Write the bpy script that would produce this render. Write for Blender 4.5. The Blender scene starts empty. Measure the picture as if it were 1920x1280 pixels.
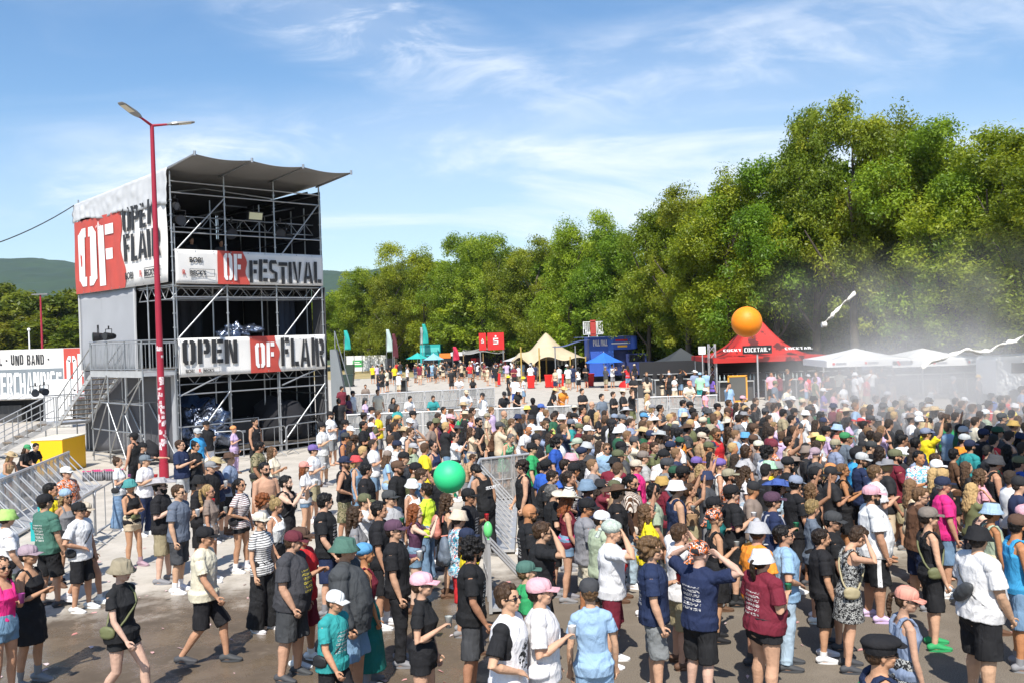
import bpy, math, random
from mathutils import Vector, Matrix, noise, Quaternion
R = math.radians
scene = bpy.context.scene
col = scene.collection
# ------------------------------------------------------------------ camera
F_PX = 1750.0
CAM = Vector((0, 0, 4.2))
ROLL = R(1.85); PITCH = R(-0.43)
_fwd = Vector((0, math.cos(PITCH), math.sin(PITCH)))
_r0 = Vector((1, 0, 0)); _u0 = _r0.cross(_fwd)
RIGHT = (_r0 * math.cos(ROLL) - _u0 * math.sin(ROLL)).normalized()
UP = (_u0 * math.cos(ROLL) + _r0 * math.sin(ROLL)).normalized()
cam_data = bpy.data.cameras.new('camera')
cam = bpy.data.objects.new('camera', cam_data); col.objects.link(cam)
cam_data.sensor_width = 36; cam_data.lens = 36 * F_PX / 1920
cam_data.clip_start = 0.1; cam_data.clip_end = 20000
m = Matrix((RIGHT, UP, -_fwd)).transposed().to_4x4(); m.translation = CAM
cam.matrix_world = m
scene.camera = cam

def ray(px, py):
    return _fwd * F_PX + RIGHT * (px - 960) + UP * (640 - py)
def W(px, py, d):
    r = ray(px, py); return CAM + r * (d / r.y)
def Gd(px, py, z=0.0):
    r = ray(px, py); return CAM + r * ((z - CAM.z) / r.z)
# ------------------------------------------------------------------ world + sun
SUN_EL, SUN_AZ = R(52), R(187)          # azimuth of the sun measured clockwise from +Y
world = bpy.data.worlds.new('World'); scene.world = world; world.use_nodes = True
nt = world.node_tree; N = nt.nodes; L = nt.links
for n in list(N): N.remove(n)
def nd(t, **k):
    n = N.new(t)
    for a, b in k.items(): setattr(n, a, b)
    return n
out = nd('ShaderNodeOutputWorld'); bg = nd('ShaderNodeBackground'); bg.inputs[1].default_value = 0.122
sky = nd('ShaderNodeTexSky'); sky.sky_type = 'NISHITA'; sky.sun_disc = False
sky.sun_elevation = SUN_EL; sky.sun_rotation = SUN_AZ; sky.air_density = 1.0; sky.dust_density = 0.6; sky.ozone_density = 2.2
tc = nd('ShaderNodeTexCoord'); sep = nd('ShaderNodeSeparateXYZ'); L.new(tc.outputs['Generated'], sep.inputs[0])
def mth(op, a, b=None, c=None, clamp=False):
    n = nd('ShaderNodeMath', operation=op); n.use_clamp = clamp
    for i, v in enumerate((a, b, c)):
        if v is None: continue
        if isinstance(v, (int, float)): n.inputs[i].default_value = v
        else: L.new(v, n.inputs[i])
    return n.outputs[0]
ysafe = mth('MAXIMUM', sep.outputs[1], 0.02)
sx = mth('DIVIDE', sep.outputs[0], ysafe)      # bearing of the view direction
sz = mth('DIVIDE', sep.outputs[2], ysafe)      # height of the view direction
comb = nd('ShaderNodeCombineXYZ'); L.new(sx, comb.inputs[0]); L.new(sz, comb.inputs[1])
def cloud(scale, rot, stretch, lo, hi, dist, off=(0, 0, 0), rough=0.6):
    mp = nd('ShaderNodeMapping'); L.new(comb.outputs[0], mp.inputs[0])
    mp.inputs['Rotation'].default_value = (0, 0, R(rot)); mp.inputs['Scale'].default_value = (stretch[0], stretch[1], 1)
    mp.inputs['Location'].default_value = off
    nz = nd('ShaderNodeTexNoise'); L.new(mp.outputs[0], nz.inputs['Vector'])
    nz.inputs['Scale'].default_value = scale; nz.inputs['Detail'].default_value = 9; nz.inputs['Roughness'].default_value = rough
    nz.inputs['Distortion'].default_value = dist
    mr = nd('ShaderNodeMapRange'); mr.interpolation_type = 'SMOOTHSTEP'; L.new(nz.outputs[0], mr.inputs[0])
    mr.inputs[1].default_value = lo; mr.inputs[2].default_value = hi
    return mr.outputs[0]
def blob(cx, cz, rx, rz, rot):   # soft elliptical region in bearing/height space
    mp = nd('ShaderNodeMapping'); mp.vector_type = 'TEXTURE'; L.new(comb.outputs[0], mp.inputs[0])
    mp.inputs['Location'].default_value = (cx, cz, 0); mp.inputs['Rotation'].default_value = (0, 0, R(rot)); mp.inputs['Scale'].default_value = (rx, rz, 1)
    ln = nd('ShaderNodeVectorMath', operation='LENGTH'); L.new(mp.outputs[0], ln.inputs[0])
    mr = nd('ShaderNodeMapRange'); mr.interpolation_type = 'SMOOTHSTEP'; L.new(ln.outputs['Value'], mr.inputs[0])
    mr.inputs[1].default_value = 1.0; mr.inputs[2].default_value = 0.15; mr.inputs[3].default_value = 0; mr.inputs[4].default_value = 1
    return mr.outputs[0]
wisp = cloud(3.2, -12, (1.0, 3.6), 0.44, 0.70, 0.6, (1.7, .3, 0), 0.58)
wisp2 = cloud(7.0, 10, (1.0, 3.0), 0.42, 0.72, 0.9, (4.1, 2.0, 0), 0.65)
b1 = blob(0.26, 0.285, 0.62, 0.085, 7)        # long bright streak
b1b = blob(0.46, 0.34, 0.26, 0.09, 4)
b2 = blob(-0.14, 0.325, 0.22, 0.065, -14)     # hooked wisp
b2b = blob(-0.105, 0.335, 0.035, 0.08, 12)
b3 = blob(0.05, 0.16, 1.3, 0.14, 0)          # low thin veil
b4 = blob(-0.35, 0.19, 0.3, 0.05, 10)
mix1 = mth('MULTIPLY', mth('MAXIMUM', b1, b1b), mth('ADD', mth('ADD', mth('MULTIPLY', wisp, 0.6), mth('MULTIPLY', wisp2, 0.4)), .18))
mix2 = mth('MULTIPLY', mth('MAXIMUM', b2, b2b), mth('ADD', mth('MULTIPLY', wisp2, 0.75), 0.16))
mix3 = mth('MULTIPLY', b3, mth('ADD', mth('MULTIPLY', wisp, 0.5), 0.20))
mix4 = mth('MULTIPLY', b4, mth('MULTIPLY', wisp2, 0.4))
tot = mth('ADD', mth('ADD', mth('MULTIPLY', mix1, 0.62), mth('MULTIPLY', mix2, 0.7)), mth('ADD', mix3, mix4), clamp=True)
tot = mth('ADD', tot, mth('MULTIPLY', wisp, 0.06), clamp=True)
mx = nd('ShaderNodeMix', data_type='RGBA'); hs = nd('ShaderNodeHueSaturation'); hs.inputs['Saturation'].default_value = 1.2; hs.inputs['Value'].default_value = 1.0; L.new(sky.outputs[0], hs.inputs['Color']); L.new(tot, mx.inputs[0]); L.new(hs.outputs[0], mx.inputs[6]); mx.inputs[7].default_value = (7.6, 7.8, 8.1, 1)
L.new(mx.outputs[2], bg.inputs[0]); L.new(bg.outputs[0], out.inputs[0])
sl = bpy.data.lights.new('sun', 'SUN'); sl.energy = 4.8; sl.angle = R(0.5); sl.color = (1, 0.955, 0.88)
sun = bpy.data.objects.new('sun', sl); col.objects.link(sun)
sd = Vector((math.sin(SUN_AZ) * math.cos(SUN_EL), math.cos(SUN_AZ) * math.cos(SUN_EL), math.sin(SUN_EL)))
sun.rotation_euler = sd.to_track_quat('Z', 'Y').to_euler()
scene.view_settings.view_transform = 'Standard'; scene.view_settings.look = 'None'
scene.view_settings.exposure = 0.48; scene.view_settings.gamma = 1
scene.cycles.max_bounces = 5; scene.cycles.diffuse_bounces = 4; scene.cycles.transparent_max_bounces = 6
scene.cycles.volume_bounces = 1; scene.cycles.use_denoising = True
# ------------------------------------------------------------------ materials
MATS = {}
def mat(name, rgb=(.5, .5, .5), rough=.7, metal=0.0, spec=.4, noise_amt=0.0, noise_scale=8, bump=0.0, bscale=30, objcol=False, rgb2=None, wave=None):
    if name in MATS: return MATS[name]
    mt = bpy.data.materials.new(name); mt.use_nodes = True; MATS[name] = mt
    t = mt.node_tree; b = t.nodes['Principled BSDF']
    b.inputs['Roughness'].default_value = rough; b.inputs['Metallic'].default_value = metal; b.inputs['Specular IOR Level'].default_value = spec
    src = None
    if objcol:
        oi = t.nodes.new('ShaderNodeObjectInfo'); src = oi.outputs['Color']
    tcn = t.nodes.new('ShaderNodeTexCoord')
    if noise_amt > 0:
        nz = t.nodes.new('ShaderNodeTexNoise'); nz.inputs['Scale'].default_value = noise_scale; nz.inputs['Detail'].default_value = 6
        t.links.new(tcn.outputs['Object'], nz.inputs['Vector'])
        mxn = t.nodes.new('ShaderNodeMix'); mxn.data_type = 'RGBA'
        mrn = t.nodes.new('ShaderNodeMapRange'); mrn.inputs[1].default_value = .3; mrn.inputs[2].default_value = .7
        t.links.new(nz.outputs[0], mrn.inputs[0]); t.links.new(mrn.outputs[0], mxn.inputs[0])
        if src is not None:
            mu = t.nodes.new('ShaderNodeMix'); mu.data_type = 'RGBA'; mu.blend_type = 'MULTIPLY'; mu.inputs[0].default_value = 1
            t.links.new(src, mu.inputs[6]); k = 1 - noise_amt; mu.inputs[7].default_value = (k, k, k, 1)
            t.links.new(src, mxn.inputs[6]); t.links.new(mu.outputs[2], mxn.inputs[7])
        else:
            c2 = rgb2 or tuple(c * (1 - noise_amt) for c in rgb)
            mxn.inputs[6].default_value = (*rgb, 1); mxn.inputs[7].default_value = (*c2, 1)
        t.links.new(mxn.outputs[2], b.inputs['Base Color'])
    elif src is not None: t.links.new(src, b.inputs['Base Color'])
    else: b.inputs['Base Color'].default_value = (*rgb, 1)
    if bump > 0:
        nb = t.nodes.new('ShaderNodeTexNoise'); nb.inputs['Scale'].default_value = bscale; nb.inputs['Detail'].default_value = 4
        t.links.new(tcn.outputs['Object'], nb.inputs['Vector'])
        bp = t.nodes.new('ShaderNodeBump'); bp.inputs['Strength'].default_value = bump; bp.inputs['Distance'].default_value = .03
        t.links.new(nb.outputs[0], bp.inputs['Height']); t.links.new(bp.outputs[0], b.inputs['Normal'])
    return mt
# ------------------------------------------------------------------ mesh builder
class MB:
    def __init__(s): s.v = []; s.f = []; s.mi = []; s.cur = 0; s.smooth = []
    def add(s, vs, fs, sm=False):
        o = len(s.v); s.v += [tuple(v) for v in vs]
        for f in fs: s.f.append(tuple(i + o for i in f)); s.mi.append(s.cur); s.smooth.append(sm)
    def box(s, a, b):
        x0, y0, z0 = a; x1, y1, z1 = b
        v = [(x0, y0, z0), (x1, y0, z0), (x1, y1, z0), (x0, y1, z0), (x0, y0, z1), (x1, y0, z1), (x1, y1, z1), (x0, y1, z1)]
        s.add(v, [(0, 3, 2, 1), (4, 5, 6, 7), (0, 1, 5, 4), (1, 2, 6, 5), (2, 3, 7, 6), (3, 0, 4, 7)])
    def obox(s, o, u, v, w):      # box from corner o along three edge vectors
        o, u, v, w = map(Vector, (o, u, v, w))
        p = [o, o + u, o + u + v, o + v, o + w, o + u + w, o + u + v + w, o + v + w]
        s.add(p, [(0, 3, 2, 1), (4, 5, 6, 7), (0, 1, 5, 4), (1, 2, 6, 5), (2, 3, 7, 6), (3, 0, 4, 7)])
    def tube(s, a, b, r, r2=None, n=8):
        a, b = Vector(a), Vector(b); r2 = r if r2 is None else r2
        d = (b - a); 
        if d.length < 1e-6: return
        d.normalize(); u = d.orthogonal().normalized(); w = d.cross(u)
        vs = [];
        for p, rr in ((a, r), (b, r2)):
            for i in range(n):
                t = 2 * math.pi * i / n; vs.append(p + (u * math.cos(t) + w * math.sin(t)) * rr)
        fs = [(i, (i + 1) % n, n + (i + 1) % n, n + i) for i in range(n)]
        s.add(vs, fs, True); s.add(vs[:n], [tuple(range(n))[::-1]]); s.add(vs[n:], [tuple(range(n))])
    def path(s, pts, r, n=6):
        for a, b in zip(pts, pts[1:]): s.tube(a, b, r, n=n)
    def lathe(s, prof, c=(0, 0, 0), n=16, sx=1, sy=1):
        c = Vector(c); vs = []; fs = []
        for (r, z) in prof:
            for i in range(n):
                t = 2 * math.pi * i / n; vs.append(c + Vector((r * sx * math.cos(t), r * sy * math.sin(t), z)))
        for k in range(len(prof) - 1):
            for i in range(n): fs.append((k * n + i, k * n + (i + 1) % n, (k + 1) * n + (i + 1) % n, (k + 1) * n + i))
        s.add(vs, fs, True)
    def ell(s, c, r, n=12, m=8, mat3=None):
        c = Vector(c); vs = []; fs = []
        for j in range(m + 1):
            ph = math.pi * j / m
            for i in range(n):
                t = 2 * math.pi * i / n
                p = Vector((r[0] * math.sin(ph) * math.cos(t), r[1] * math.sin(ph) * math.sin(t), r[2] * math.cos(ph)))
                if mat3: p = mat3 @ p
                vs.append(c + p)
        for j in range(m):
            for i in range(n): fs.append((j * n + i, (j + 1) * n + i, (j + 1) * n + (i + 1) % n, j * n + (i + 1) % n))
        s.add(vs, fs, True)
    def grid(s, fn, nu, nv, sm=True):
        vs = [fn(i / nu, j / nv) for j in range(nv + 1) for i in range(nu + 1)]
        fs = [(j * (nu + 1) + i, j * (nu + 1) + i + 1, (j + 1) * (nu + 1) + i + 1, (j + 1) * (nu + 1) + i) for j in range(nv) for i in range(nu)]
        s.add(vs, fs, sm)
    def mesh(s, name, mats=(), off=None):
        me = bpy.data.meshes.new(name)
        vs = s.v if off is None else [(x - off[0], y - off[1], z - off[2]) for x, y, z in s.v]
        me.from_pydata(vs, [], s.f)
        for mt in mats: me.materials.append(mt)
        me.polygons.foreach_set('material_index', s.mi); me.polygons.foreach_set('use_smooth', s.smooth)
        me.update(); return me
    def build(s, name, mats, parent=None):
        if not isinstance(mats, (list, tuple)): mats = [mats]
        off = None
        if parent is not None: off = wloc(parent)
        o = bpy.data.objects.new(name, s.mesh(name, mats, off)); col.objects.link(o)
        if parent is not None: o.parent = parent
        return o
def wloc(o):
    v = Vector((0, 0, 0))
    while o is not None: v += o.location; o = o.parent
    return v
def tag(o, label=None, cat=None, group=None, kind=None):
    if label: o['label'] = label
    if cat: o['category'] = cat
    if group: o['group'] = group
    if kind: o['kind'] = kind
    return o
def empty(name, loc, label=None, cat=None, group=None):
    o = bpy.data.objects.new(name, None); col.objects.link(o); o.location = loc; o.empty_display_size = .3
    return tag(o, label, cat, group)
def pole(name, a, b, r, m_, parent, n=8):
    k = MB(); k.tube(a, b, r, n=n); return k.build(name, m_, parent)
def copy_tree(o, parent=None):
    c = o.copy(); col.objects.link(c)
    if parent is not None: c.parent = parent
    for ch in [x for x in bpy.data.objects if x.parent == o]: copy_tree(ch, c)
    return c
# stencil lettering --------------------------------------------------
def rc(x0, y0, x1, y1): return [(x0, y0), (x1, y0), (x1, y1), (x0, y1)]
_bar = rc(0, 0, .22, 1)
GL = {
 'O': (.62, [rc(0, .1, .22, .9), rc(.4, .1, .62, .9), [(.02, .9), (.22, .84), (.27, .84), (.27, 1), (.12, 1)], [(.35, .84), (.4, .84), (.6, .9), (.5, 1), (.35, 1)], [(.12, 0), (.27, 0), (.27, .16), (.2, .16), (.02, .1)], [(.35, 0), (.5, 0), (.6, .1), (.42, .16), (.35, .16)]]),
 'P': (.6, [_bar, [(.28, .84), (.42, .84), (.6, .9), (.5, 1), (.28, 1)], rc(.4, .5, .6, .88), [(.28, .4), (.5, .4), (.6, .5), (.4, .56), (.28, .56)]]),
 'E': (.56, [_bar, rc(.27, .83, .56, 1), rc(.27, .42, .5, .58), rc(.27, 0, .56, .17)]),
 'N': (.64, [rc(0, 0, .2, 1), rc(.44, 0, .64, 1), [(.22, .98), (.32, .98), (.43, .3), (.43, .02), (.36, .02), (.22, .7)]]),
 'F': (.54, [_bar, rc(.27, .83, .54, 1), rc(.27, .42, .48, .6)]),
 'L': (.54, [_bar, rc(.27, 0, .54, .17)]),
 'A': (.66, [[(0, 0), (.2, 0), (.32, .97), (.22, 1)], [(.66, 0), (.46, 0), (.35, .97), (.45, 1)], rc(.24, .2, .43, .34)]),
 'I': (.22, [_bar]),
 'R': (.62, [_bar, [(.28, .84), (.42, .84), (.6, .9), (.5, 1), (.28, 1)], rc(.4, .56, .6, .88), [(.28, .42), (.5, .42), (.6, .54), (.4, .58), (.28, .58)], [(.28, .4), (.44, .4), (.63, 0), (.42, 0)]]),
 'S': (.58, [rc(0, .55, .2, .9), [(.02, .92), (.2, .84), (.56, .84), (.5, 1), (.12, 1)], [(.02, .52), (.2, .58), (.38, .5), (.56, .46), (.38, .4), (.2, .42)], rc(.38, .1, .58, .44), [(.04, 0), (.48, 0), (.56, .08), (.38, .16), (.02, .16)]]),
 'T': (.58, [rc(0, .83, .58, 1), rc(.18, 0, .4, .78)]),
 'V': (.62, [[(0, 1), (.2, 1), (.33, .04), (.24, 0)], [(.62, 1), (.44, 1), (.35, .04), (.4, 0)]]),
 'D': (.6, [_bar, [(.28, .84), (.42, .84), (.58, .88), (.46, 1), (.28, 1)], rc(.4, .14, .6, .86), [(.28, 0), (.46, 0), (.58, .12), (.42, .16), (.28, .16)]]),
 'B': (.6, [_bar, rc(.28, .84, .5, 1), rc(.4, .58, .58, .9), rc(.28, .42, .5, .57), rc(.4, .1, .6, .42), rc(.28, 0, .5, .16)]),
 'M': (.84, [rc(0, 0, .2, 1), rc(.64, 0, .84, 1), [(.22, 1), (.34, 1), (.42, .5), (.42, .25)], [(.62, 1), (.5, 1), (.42, .5), (.42, .25)]]),
 'C': (.56, [rc(0, .1, .22, .9), [(.04, .92), (.27, .84), (.56, .84), (.56, 1), (.14, 1)], [(.14, 0), (.56, 0), (.56, .16), (.27, .16), (.04, .08)]]),
 'H': (.62, [rc(0, 0, .2, 1), rc(.42, 0, .62, 1), rc(.2, .42, .42, .58)]),
 'U': (.6, [rc(0, .12, .22, 1), rc(.38, .12, .6, 1), [(.1, 0), (.5, 0), (.58, .11), (.4, .17), (.2, .17), (.02, .11)]]),
 'K': (.62, [rc(0, 0, .2, 1), [(.22, .5), (.42, 1), (.62, 1), (.34, .5)], [(.22, .48), (.34, .48), (.62, 0), (.42, 0)]]),
 '-': (.3, [rc(0, .42, .3, .58)]), '!': (.2, [rc(0, .28, .2, 1), rc(0, 0, .2, .18)]), "'": (.12, [rc(0, .75, .12, 1)]),
 'Y': (.6, [[(0, 1), (.2, 1), (.3, .6), (.22, .45)], [(.6, 1), (.4, 1), (.3, .6), (.38, .45)], rc(.19, 0, .41, .44)]),
}
def letters(mb, txt, o, u, v, h, width=None, gap=.1, warp=None, jit=0.0, narrow=1.0, seed=1):
    """writes txt from o along u, h tall along v; every stroke is split into small tiles that follow the cloth"""
    rnd = random.Random(seed)
    tw = sum((.34 if c == ' ' else GL[c][0]) + gap for c in txt) - gap
    sc = (width / tw) if width else h * narrow
    x = 0.0
    for c in txt:
        if c == ' ': x += .34 + gap; continue
        w_, polys = GL[c]
        dy = rnd.uniform(-jit, jit); sk = rnd.uniform(-jit, jit) * .6
        for pl in polys:
            pts = [(x + a + sk * b, b + dy) for a, b in pl]
            p3 = [o + u * (a * sc) + v * (b * h) for a, b in pts]
            if warp: p3 = [p + warp(p) for p in p3]
            mb.add(p3, [tuple(range(len(p3)))])
        x += w_ + gap
    return tw * sc
def plain_text(txt, name, o, u, v, size, m_, parent, bold=.0, align='LEFT', ext=.004, sx=1.0):
    cu = bpy.data.curves.new(name, 'FONT'); cu.body = txt; cu.size = 1; cu.align_x = align; cu.offset = bold; cu.extrude = ext / size
    t = bpy.data.objects.new('tmp', cu); col.objects.link(t)
    dg = bpy.context.evaluated_depsgraph_get(); me = bpy.data.meshes.new_from_object(t.evaluated_get(dg))
    bpy.data.objects.remove(t); bpy.data.curves.remove(cu)
    u = Vector(u).normalized(); v = Vector(v).normalized(); w = u.cross(v)
    off = wloc(parent) if parent is not None else Vector((0, 0, 0))
    for vt in me.vertices:
        p = vt.co.copy(); vt.co = Vector(o) + u * (p.x * size * sx) + v * (p.y * size) + w * (p.z * size) - off
    me.materials.clear(); me.materials.append(m_); me.name = name
    ob = bpy.data.objects.new(name, me); col.objects.link(ob); ob.parent = parent
    return ob
STEEL = mat('galvanised_steel', (.46, .47, .48), .42, .75, noise_amt=.25, noise_scale=3)
ALU = mat('aluminium', (.6, .6, .6), .45, .55, noise_amt=.15, noise_scale=4)
BLACKCLOTH = mat('black_cloth', (.014, .014, .017), .9, bump=.5, bscale=3)
WHITE = mat('white_print', (.78, .77, .75), .6)
REDP = mat('red_print', (.52, .075, .055), .6, noise_amt=.18, noise_scale=2)
INK = mat('dark_ink', (.03, .03, .032), .6, noise_amt=.3, noise_scale=6)
BLACKPL = mat('black_plastic', (.015, .015, .016), .5)
# ------------------------------------------------------------------ ground
def ground_mat():
    mt = bpy.data.materials.new('festival_ground'); mt.use_nodes = True; t = mt.node_tree; b = t.nodes['Principled BSDF']
    g = t.nodes.new('ShaderNodeNewGeometry'); sp = t.nodes.new('ShaderNodeSeparateXYZ'); t.links.new(g.outputs['Position'], sp.inputs[0])
    def noise_(sc, det=8, rough=.6, dist=0):
        n = t.nodes.new('ShaderNodeTexNoise'); n.inputs['Scale'].default_value = sc; n.inputs['Detail'].default_value = det; n.inputs['Roughness'].default_value = rough; n.inputs['Distortion'].default_value = dist
        t.links.new(g.outputs['Position'], n.inputs['Vector']); return n.outputs[0]
    def M(op, a, c=None, d=None, cl=False):
        n = t.nodes.new('ShaderNodeMath'); n.operation = op; n.use_clamp = cl
        for i, v in enumerate((a, c, d)):
            if v is None: continue
            if isinstance(v, (int, float)): n.inputs[i].default_value = v
            else: t.links.new(v, n.inputs[i])
        return n.outputs[0]
    def ramp(x, a, c, lo=0, hi=1):
        n = t.nodes.new('ShaderNodeMapRange'); n.interpolation_type = 'SMOOTHSTEP'; t.links.new(x, n.inputs[0])
        n.inputs[1].default_value = a; n.inputs[2].default_value = c; n.inputs[3].default_value = lo; n.inputs[4].default_value = hi; return n.outputs[0]
    def mixc(f, a, c):
        n = t.nodes.new('ShaderNodeMix'); n.data_type = 'RGBA'; t.links.new(f, n.inputs[0])
        for i, v in ((6, a), (7, c)):
            if isinstance(v, tuple): n.inputs[i].default_value = (*v, 1)
            else: t.links.new(v, n.inputs[i])
        return n.outputs[2]
    big = noise_(.35); mid = noise_(1.3, 10, .65); fine = noise_(14, 6, .7); grit = noise_(70, 3, .6)
    dry = mixc(ramp(mid, .3, .7), (.40, .365, .31), (.52, .475, .41))
    dry = mixc(ramp(fine, .52, .75, 0, .45), dry, (.34, .31, .27))
    asph = mixc(ramp(grit, .35, .65), (.105, .086, .064), (.20, .165, .125))
    asph = mixc(ramp(mid, .45, .8, 0, .6), asph, (.26, .22, .17))
    wet = mixc(ramp(mid, .3, .7), (.080, .058, .038), (.165, .125, .085))
    edge = M('ADD', sp.outputs[1], M('MULTIPLY', M('SUBTRACT', big, .5), 8.0))
    edge = M('ADD', edge, M('MULTIPLY', M('SUBTRACT', mid, .5), 5.0))
    # the wet apron reaches a little over 15 m out, with tongues; to the right it is dry dark asphalt
    edge2 = M('ADD', edge, M('MULTIPLY', sp.outputs[0], -.12))
    isdark = ramp(edge2, 17.4, 14.6)
    rightish = ramp(M('ADD', sp.outputs[0], M('MULTIPLY', M('SUBTRACT', big, .5), 3)), -1.5, 1.0)
    c1 = mixc(rightish, wet, asph)
    c = mixc(isdark, dry, c1)
    stain = ramp(noise_(2.2, 4, .5, 1.5), .66, .70, 0, .7)
    near = ramp(sp.outputs[1], 24, 18)
    c = mixc(M('MULTIPLY', stain, near), c, (.16, .125, .09))
    t.links.new(c, b.inputs['Base Color'])
    wetness = M('MULTIPLY', isdark, M('SUBTRACT', 1.0, rightish))
    t.links.new(M('SUBTRACT', .9, M('MULTIPLY', wetness, ramp(mid, .44, .54, .12, .78))), b.inputs['Roughness'])
    b.inputs['Specular IOR Level'].default_value = .5
    bp = t.nodes.new('ShaderNodeBump'); bp.inputs['Strength'].default_value = .35; bp.inputs['Distance'].default_value = .02
    t.links.new(fine, bp.inputs['Height']); t.links.new(bp.outputs[0], b.inputs['Normal'])
    return mt
g = MB(); g.grid(lambda a, c: (-4000 + 8000 * a, -300 + 7300 * c, 0), 8, 8, False)
tag(g.build('ground', ground_mat()), kind='structure')
gm = mat('dry_grass', (.42, .31, .16), .9, noise_amt=.35, noise_scale=.4, rgb2=(.30, .26, .11))
g = MB(); g.grid(lambda a, c: (-80 + 120 * a + (c - .5) * 6 * math.sin(a * 9), 100 + 60 * c, .004), 12, 3, False)
tag(g.build('dry_grass_strip', gm), kind='structure')
gm2 = mat('meadow', (.10, .13, .045), .9, noise_amt=.4, noise_scale=.05)
g = MB(); g.grid(lambda a, c: (-1500 + 3000 * a, 160 + 1500 * c, .006), 6, 6, False); tag(g.build('meadow', gm2), kind='structure')
# hills
def hill(name, x0, x1, y0, y1, hf, c1, c2):
    g = MB(); g.grid(lambda a, c: Vector((x0 + (x1 - x0) * a, y0 + (y1 - y0) * c, hf(x0 + (x1 - x0) * a, c) + 14 * noise.noise(Vector((a * 60, c * 30, 1))) * math.sin(c * math.pi))), 220, 40)
    return tag(g.build(name, mat('forest_' + name, c1, .95, noise_amt=.5, noise_scale=.012, rgb2=c2, bump=1, bscale=.02)), kind='structure')
def h1(x, c):
    top = 262 + 30 * noise.noise(Vector((x * .0011, 2, 0))) + 12 * noise.noise(Vector((x * .006, 5, 0))) - 70 * max(0, min(1, (x + 1500) / 1000))
    return top * math.sin(min(1, c * 1.1) * math.pi / 2) - 6
hill('hill', -2600, 700, 1500, 2750, h1, (.016, .036, .010), (.028, .058, .014))
# ------------------------------------------------------------------ scaffold tower
A0 = Vector((-11.9, 33.0, 0)); TU = Vector((.70, .714, 0)).normalized(); TV = Vector((-.714, .70, 0)).normalized()
def T(t, s, z): return A0 + TU * t + TV * s + Vector((0, 0, z))
tower = empty('scaffold_tower', A0, 'three storey scaffold mixing tower with a grey tarpaulin roof behind the red lamp post', 'scaffold tower')
FT = [0, 2.07, 4.14, 6.21]; SD = [0, 2.07, 4.14, 6.21, 8.28]
Z1, Z2, ZT = 3.3, 6.35, 10.35
PR = .030
for t in FT:
    for s in (0, 8.28):
        k = MB(); k.tube(T(t, s, 0), T(t, s, ZT), PR * 1.1)
        if s == 0:
            for z in [x * .5 + .3 for x in range(20)]: k.tube(T(t, s, z), T(t, s, z + .05), PR * 1.9, n=8)
        k.build('upright', STEEL, tower)
    pole('upright', T(t, 1.1, 0), T(t, 1.1, 9.6), PR, STEEL, tower)
for s in SD[1:4]: pole('upright', T(0, s, 0), T(0, s, 9.6), PR * 1.1, STEEL, tower); pole('upright', T(6.21, s, 0), T(6.21, s, 9.6), PR, STEEL, tower)
for t in FT[1:3]: pole('upright', T(t, .12, 0), T(t, .12, Z1), PR, STEEL, tower)
pole('upright', T(.12, .05, 0), T(.12, .05, 8.5), PR, STEEL, tower)
# front ledgers
for z in (.25, 1.3, 2.45, Z1 - .05, 3.85, 4.4, Z2 - .05, Z2 - .45, 7.55, 8.2, 9.6, 10.0): pole('ledger', T(0, -.03, z), T(6.21, -.03, z), PR * .9, STEEL, tower)
for z in (.25, 2.1, Z1, 4.3, Z2, 8.3, 9.3, 10.0):
    pole('ledger', T(.03, 0, z), T(.03, 8.28, z), PR * .9, STEEL, tower); pole('ledger', T(6.18, 0, z), T(6.18, 8.28, z), PR * .9, STEEL, tower)
for z in (Z1 - .3, Z2 - .3, 9.1): 
    for t in FT[1:3]: pole('ledger', T(t, 0, z), T(t, 8.2, z), PR * .9, STEEL, tower)
# front diagonals
for (ta, za, tb, zb) in [(0.1, .25, 2.0, 2.45), (4.2, .35, 6.15, 2.5), (0.05, 2.4, 2.0, 3.2), (6.15, 3.2, 4.2, 2.55), (.1, 4.45, 2.0, Z2), (4.4, 4.45, 6.15, Z2), (.15, 7.6, 2.0, 9.5), (4.4, 7.6, 6.1, 9.6)]:
    pole('brace', T(ta, -.08, za), T(tb, -.08, zb), PR, STEEL, tower)
for (sa, za, sb, zb) in [(0, .2, 2.07, 2.1), (2.07, .2, 4.14, 2.2), (4.2, 2.2, 2.1, 3.3)]:
    pole('brace', T(-.08, sa, za), T(-.08, sb, zb), PR, STEEL, tower)
for (a, b) in [((0, .05, 9.6), (2.07, 1.5, 10.1)), ((2.07, 1.5, 10.1), (4.14, .05, 9.7)), ((2.1, .1, 9.3), (4.14, 2, 9.6)), ((4.14, .1, 9.2), (6.2, 1.8, 9.7))]:
    pole('brace', T(*a), T(*b), PR * .9, STEEL, tower)
# lattice girders with zig-zag web
def girder(t0, t1, s, z0, z1, n, par, along='t'):
    k = MB(); P = (lambda q, z: T(q, s, z)) if along == 't' else (lambda q, z: T(s, q, z))
    k.tube(P(t0, z0), P(t1, z0), .024, n=6); k.tube(P(t0, z1), P(t1, z1), .024, n=6)
    for i in range(n):
        a, b = t0 + (t1 - t0) * i / n, t0 + (t1 - t0) * (i + 1) / n; m_ = (a + b) / 2
        k.tube(P(a, z0), P(m_, z1), .014, n=5); k.tube(P(m_, z1), P(b, z0), .014, n=5)
    return k.build('lattice_girder', STEEL, par)
for s in (.2, 1.2): girder(0, 6.21, s, Z2 - .5, Z2 - .06, 8, tower)
girder(0, 6.21, .2, Z1 - .5, Z1 - .06, 8, tower); girder(0, 6.21, .5, 8.45, 8.85, 9, tower)
girder(0.05, 2.9, .05, Z2 - .5, Z2 - .06, 4, tower, 's'); girder(0, 6.21, 8.2, 8.0, 8.4, 8, tower)
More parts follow.
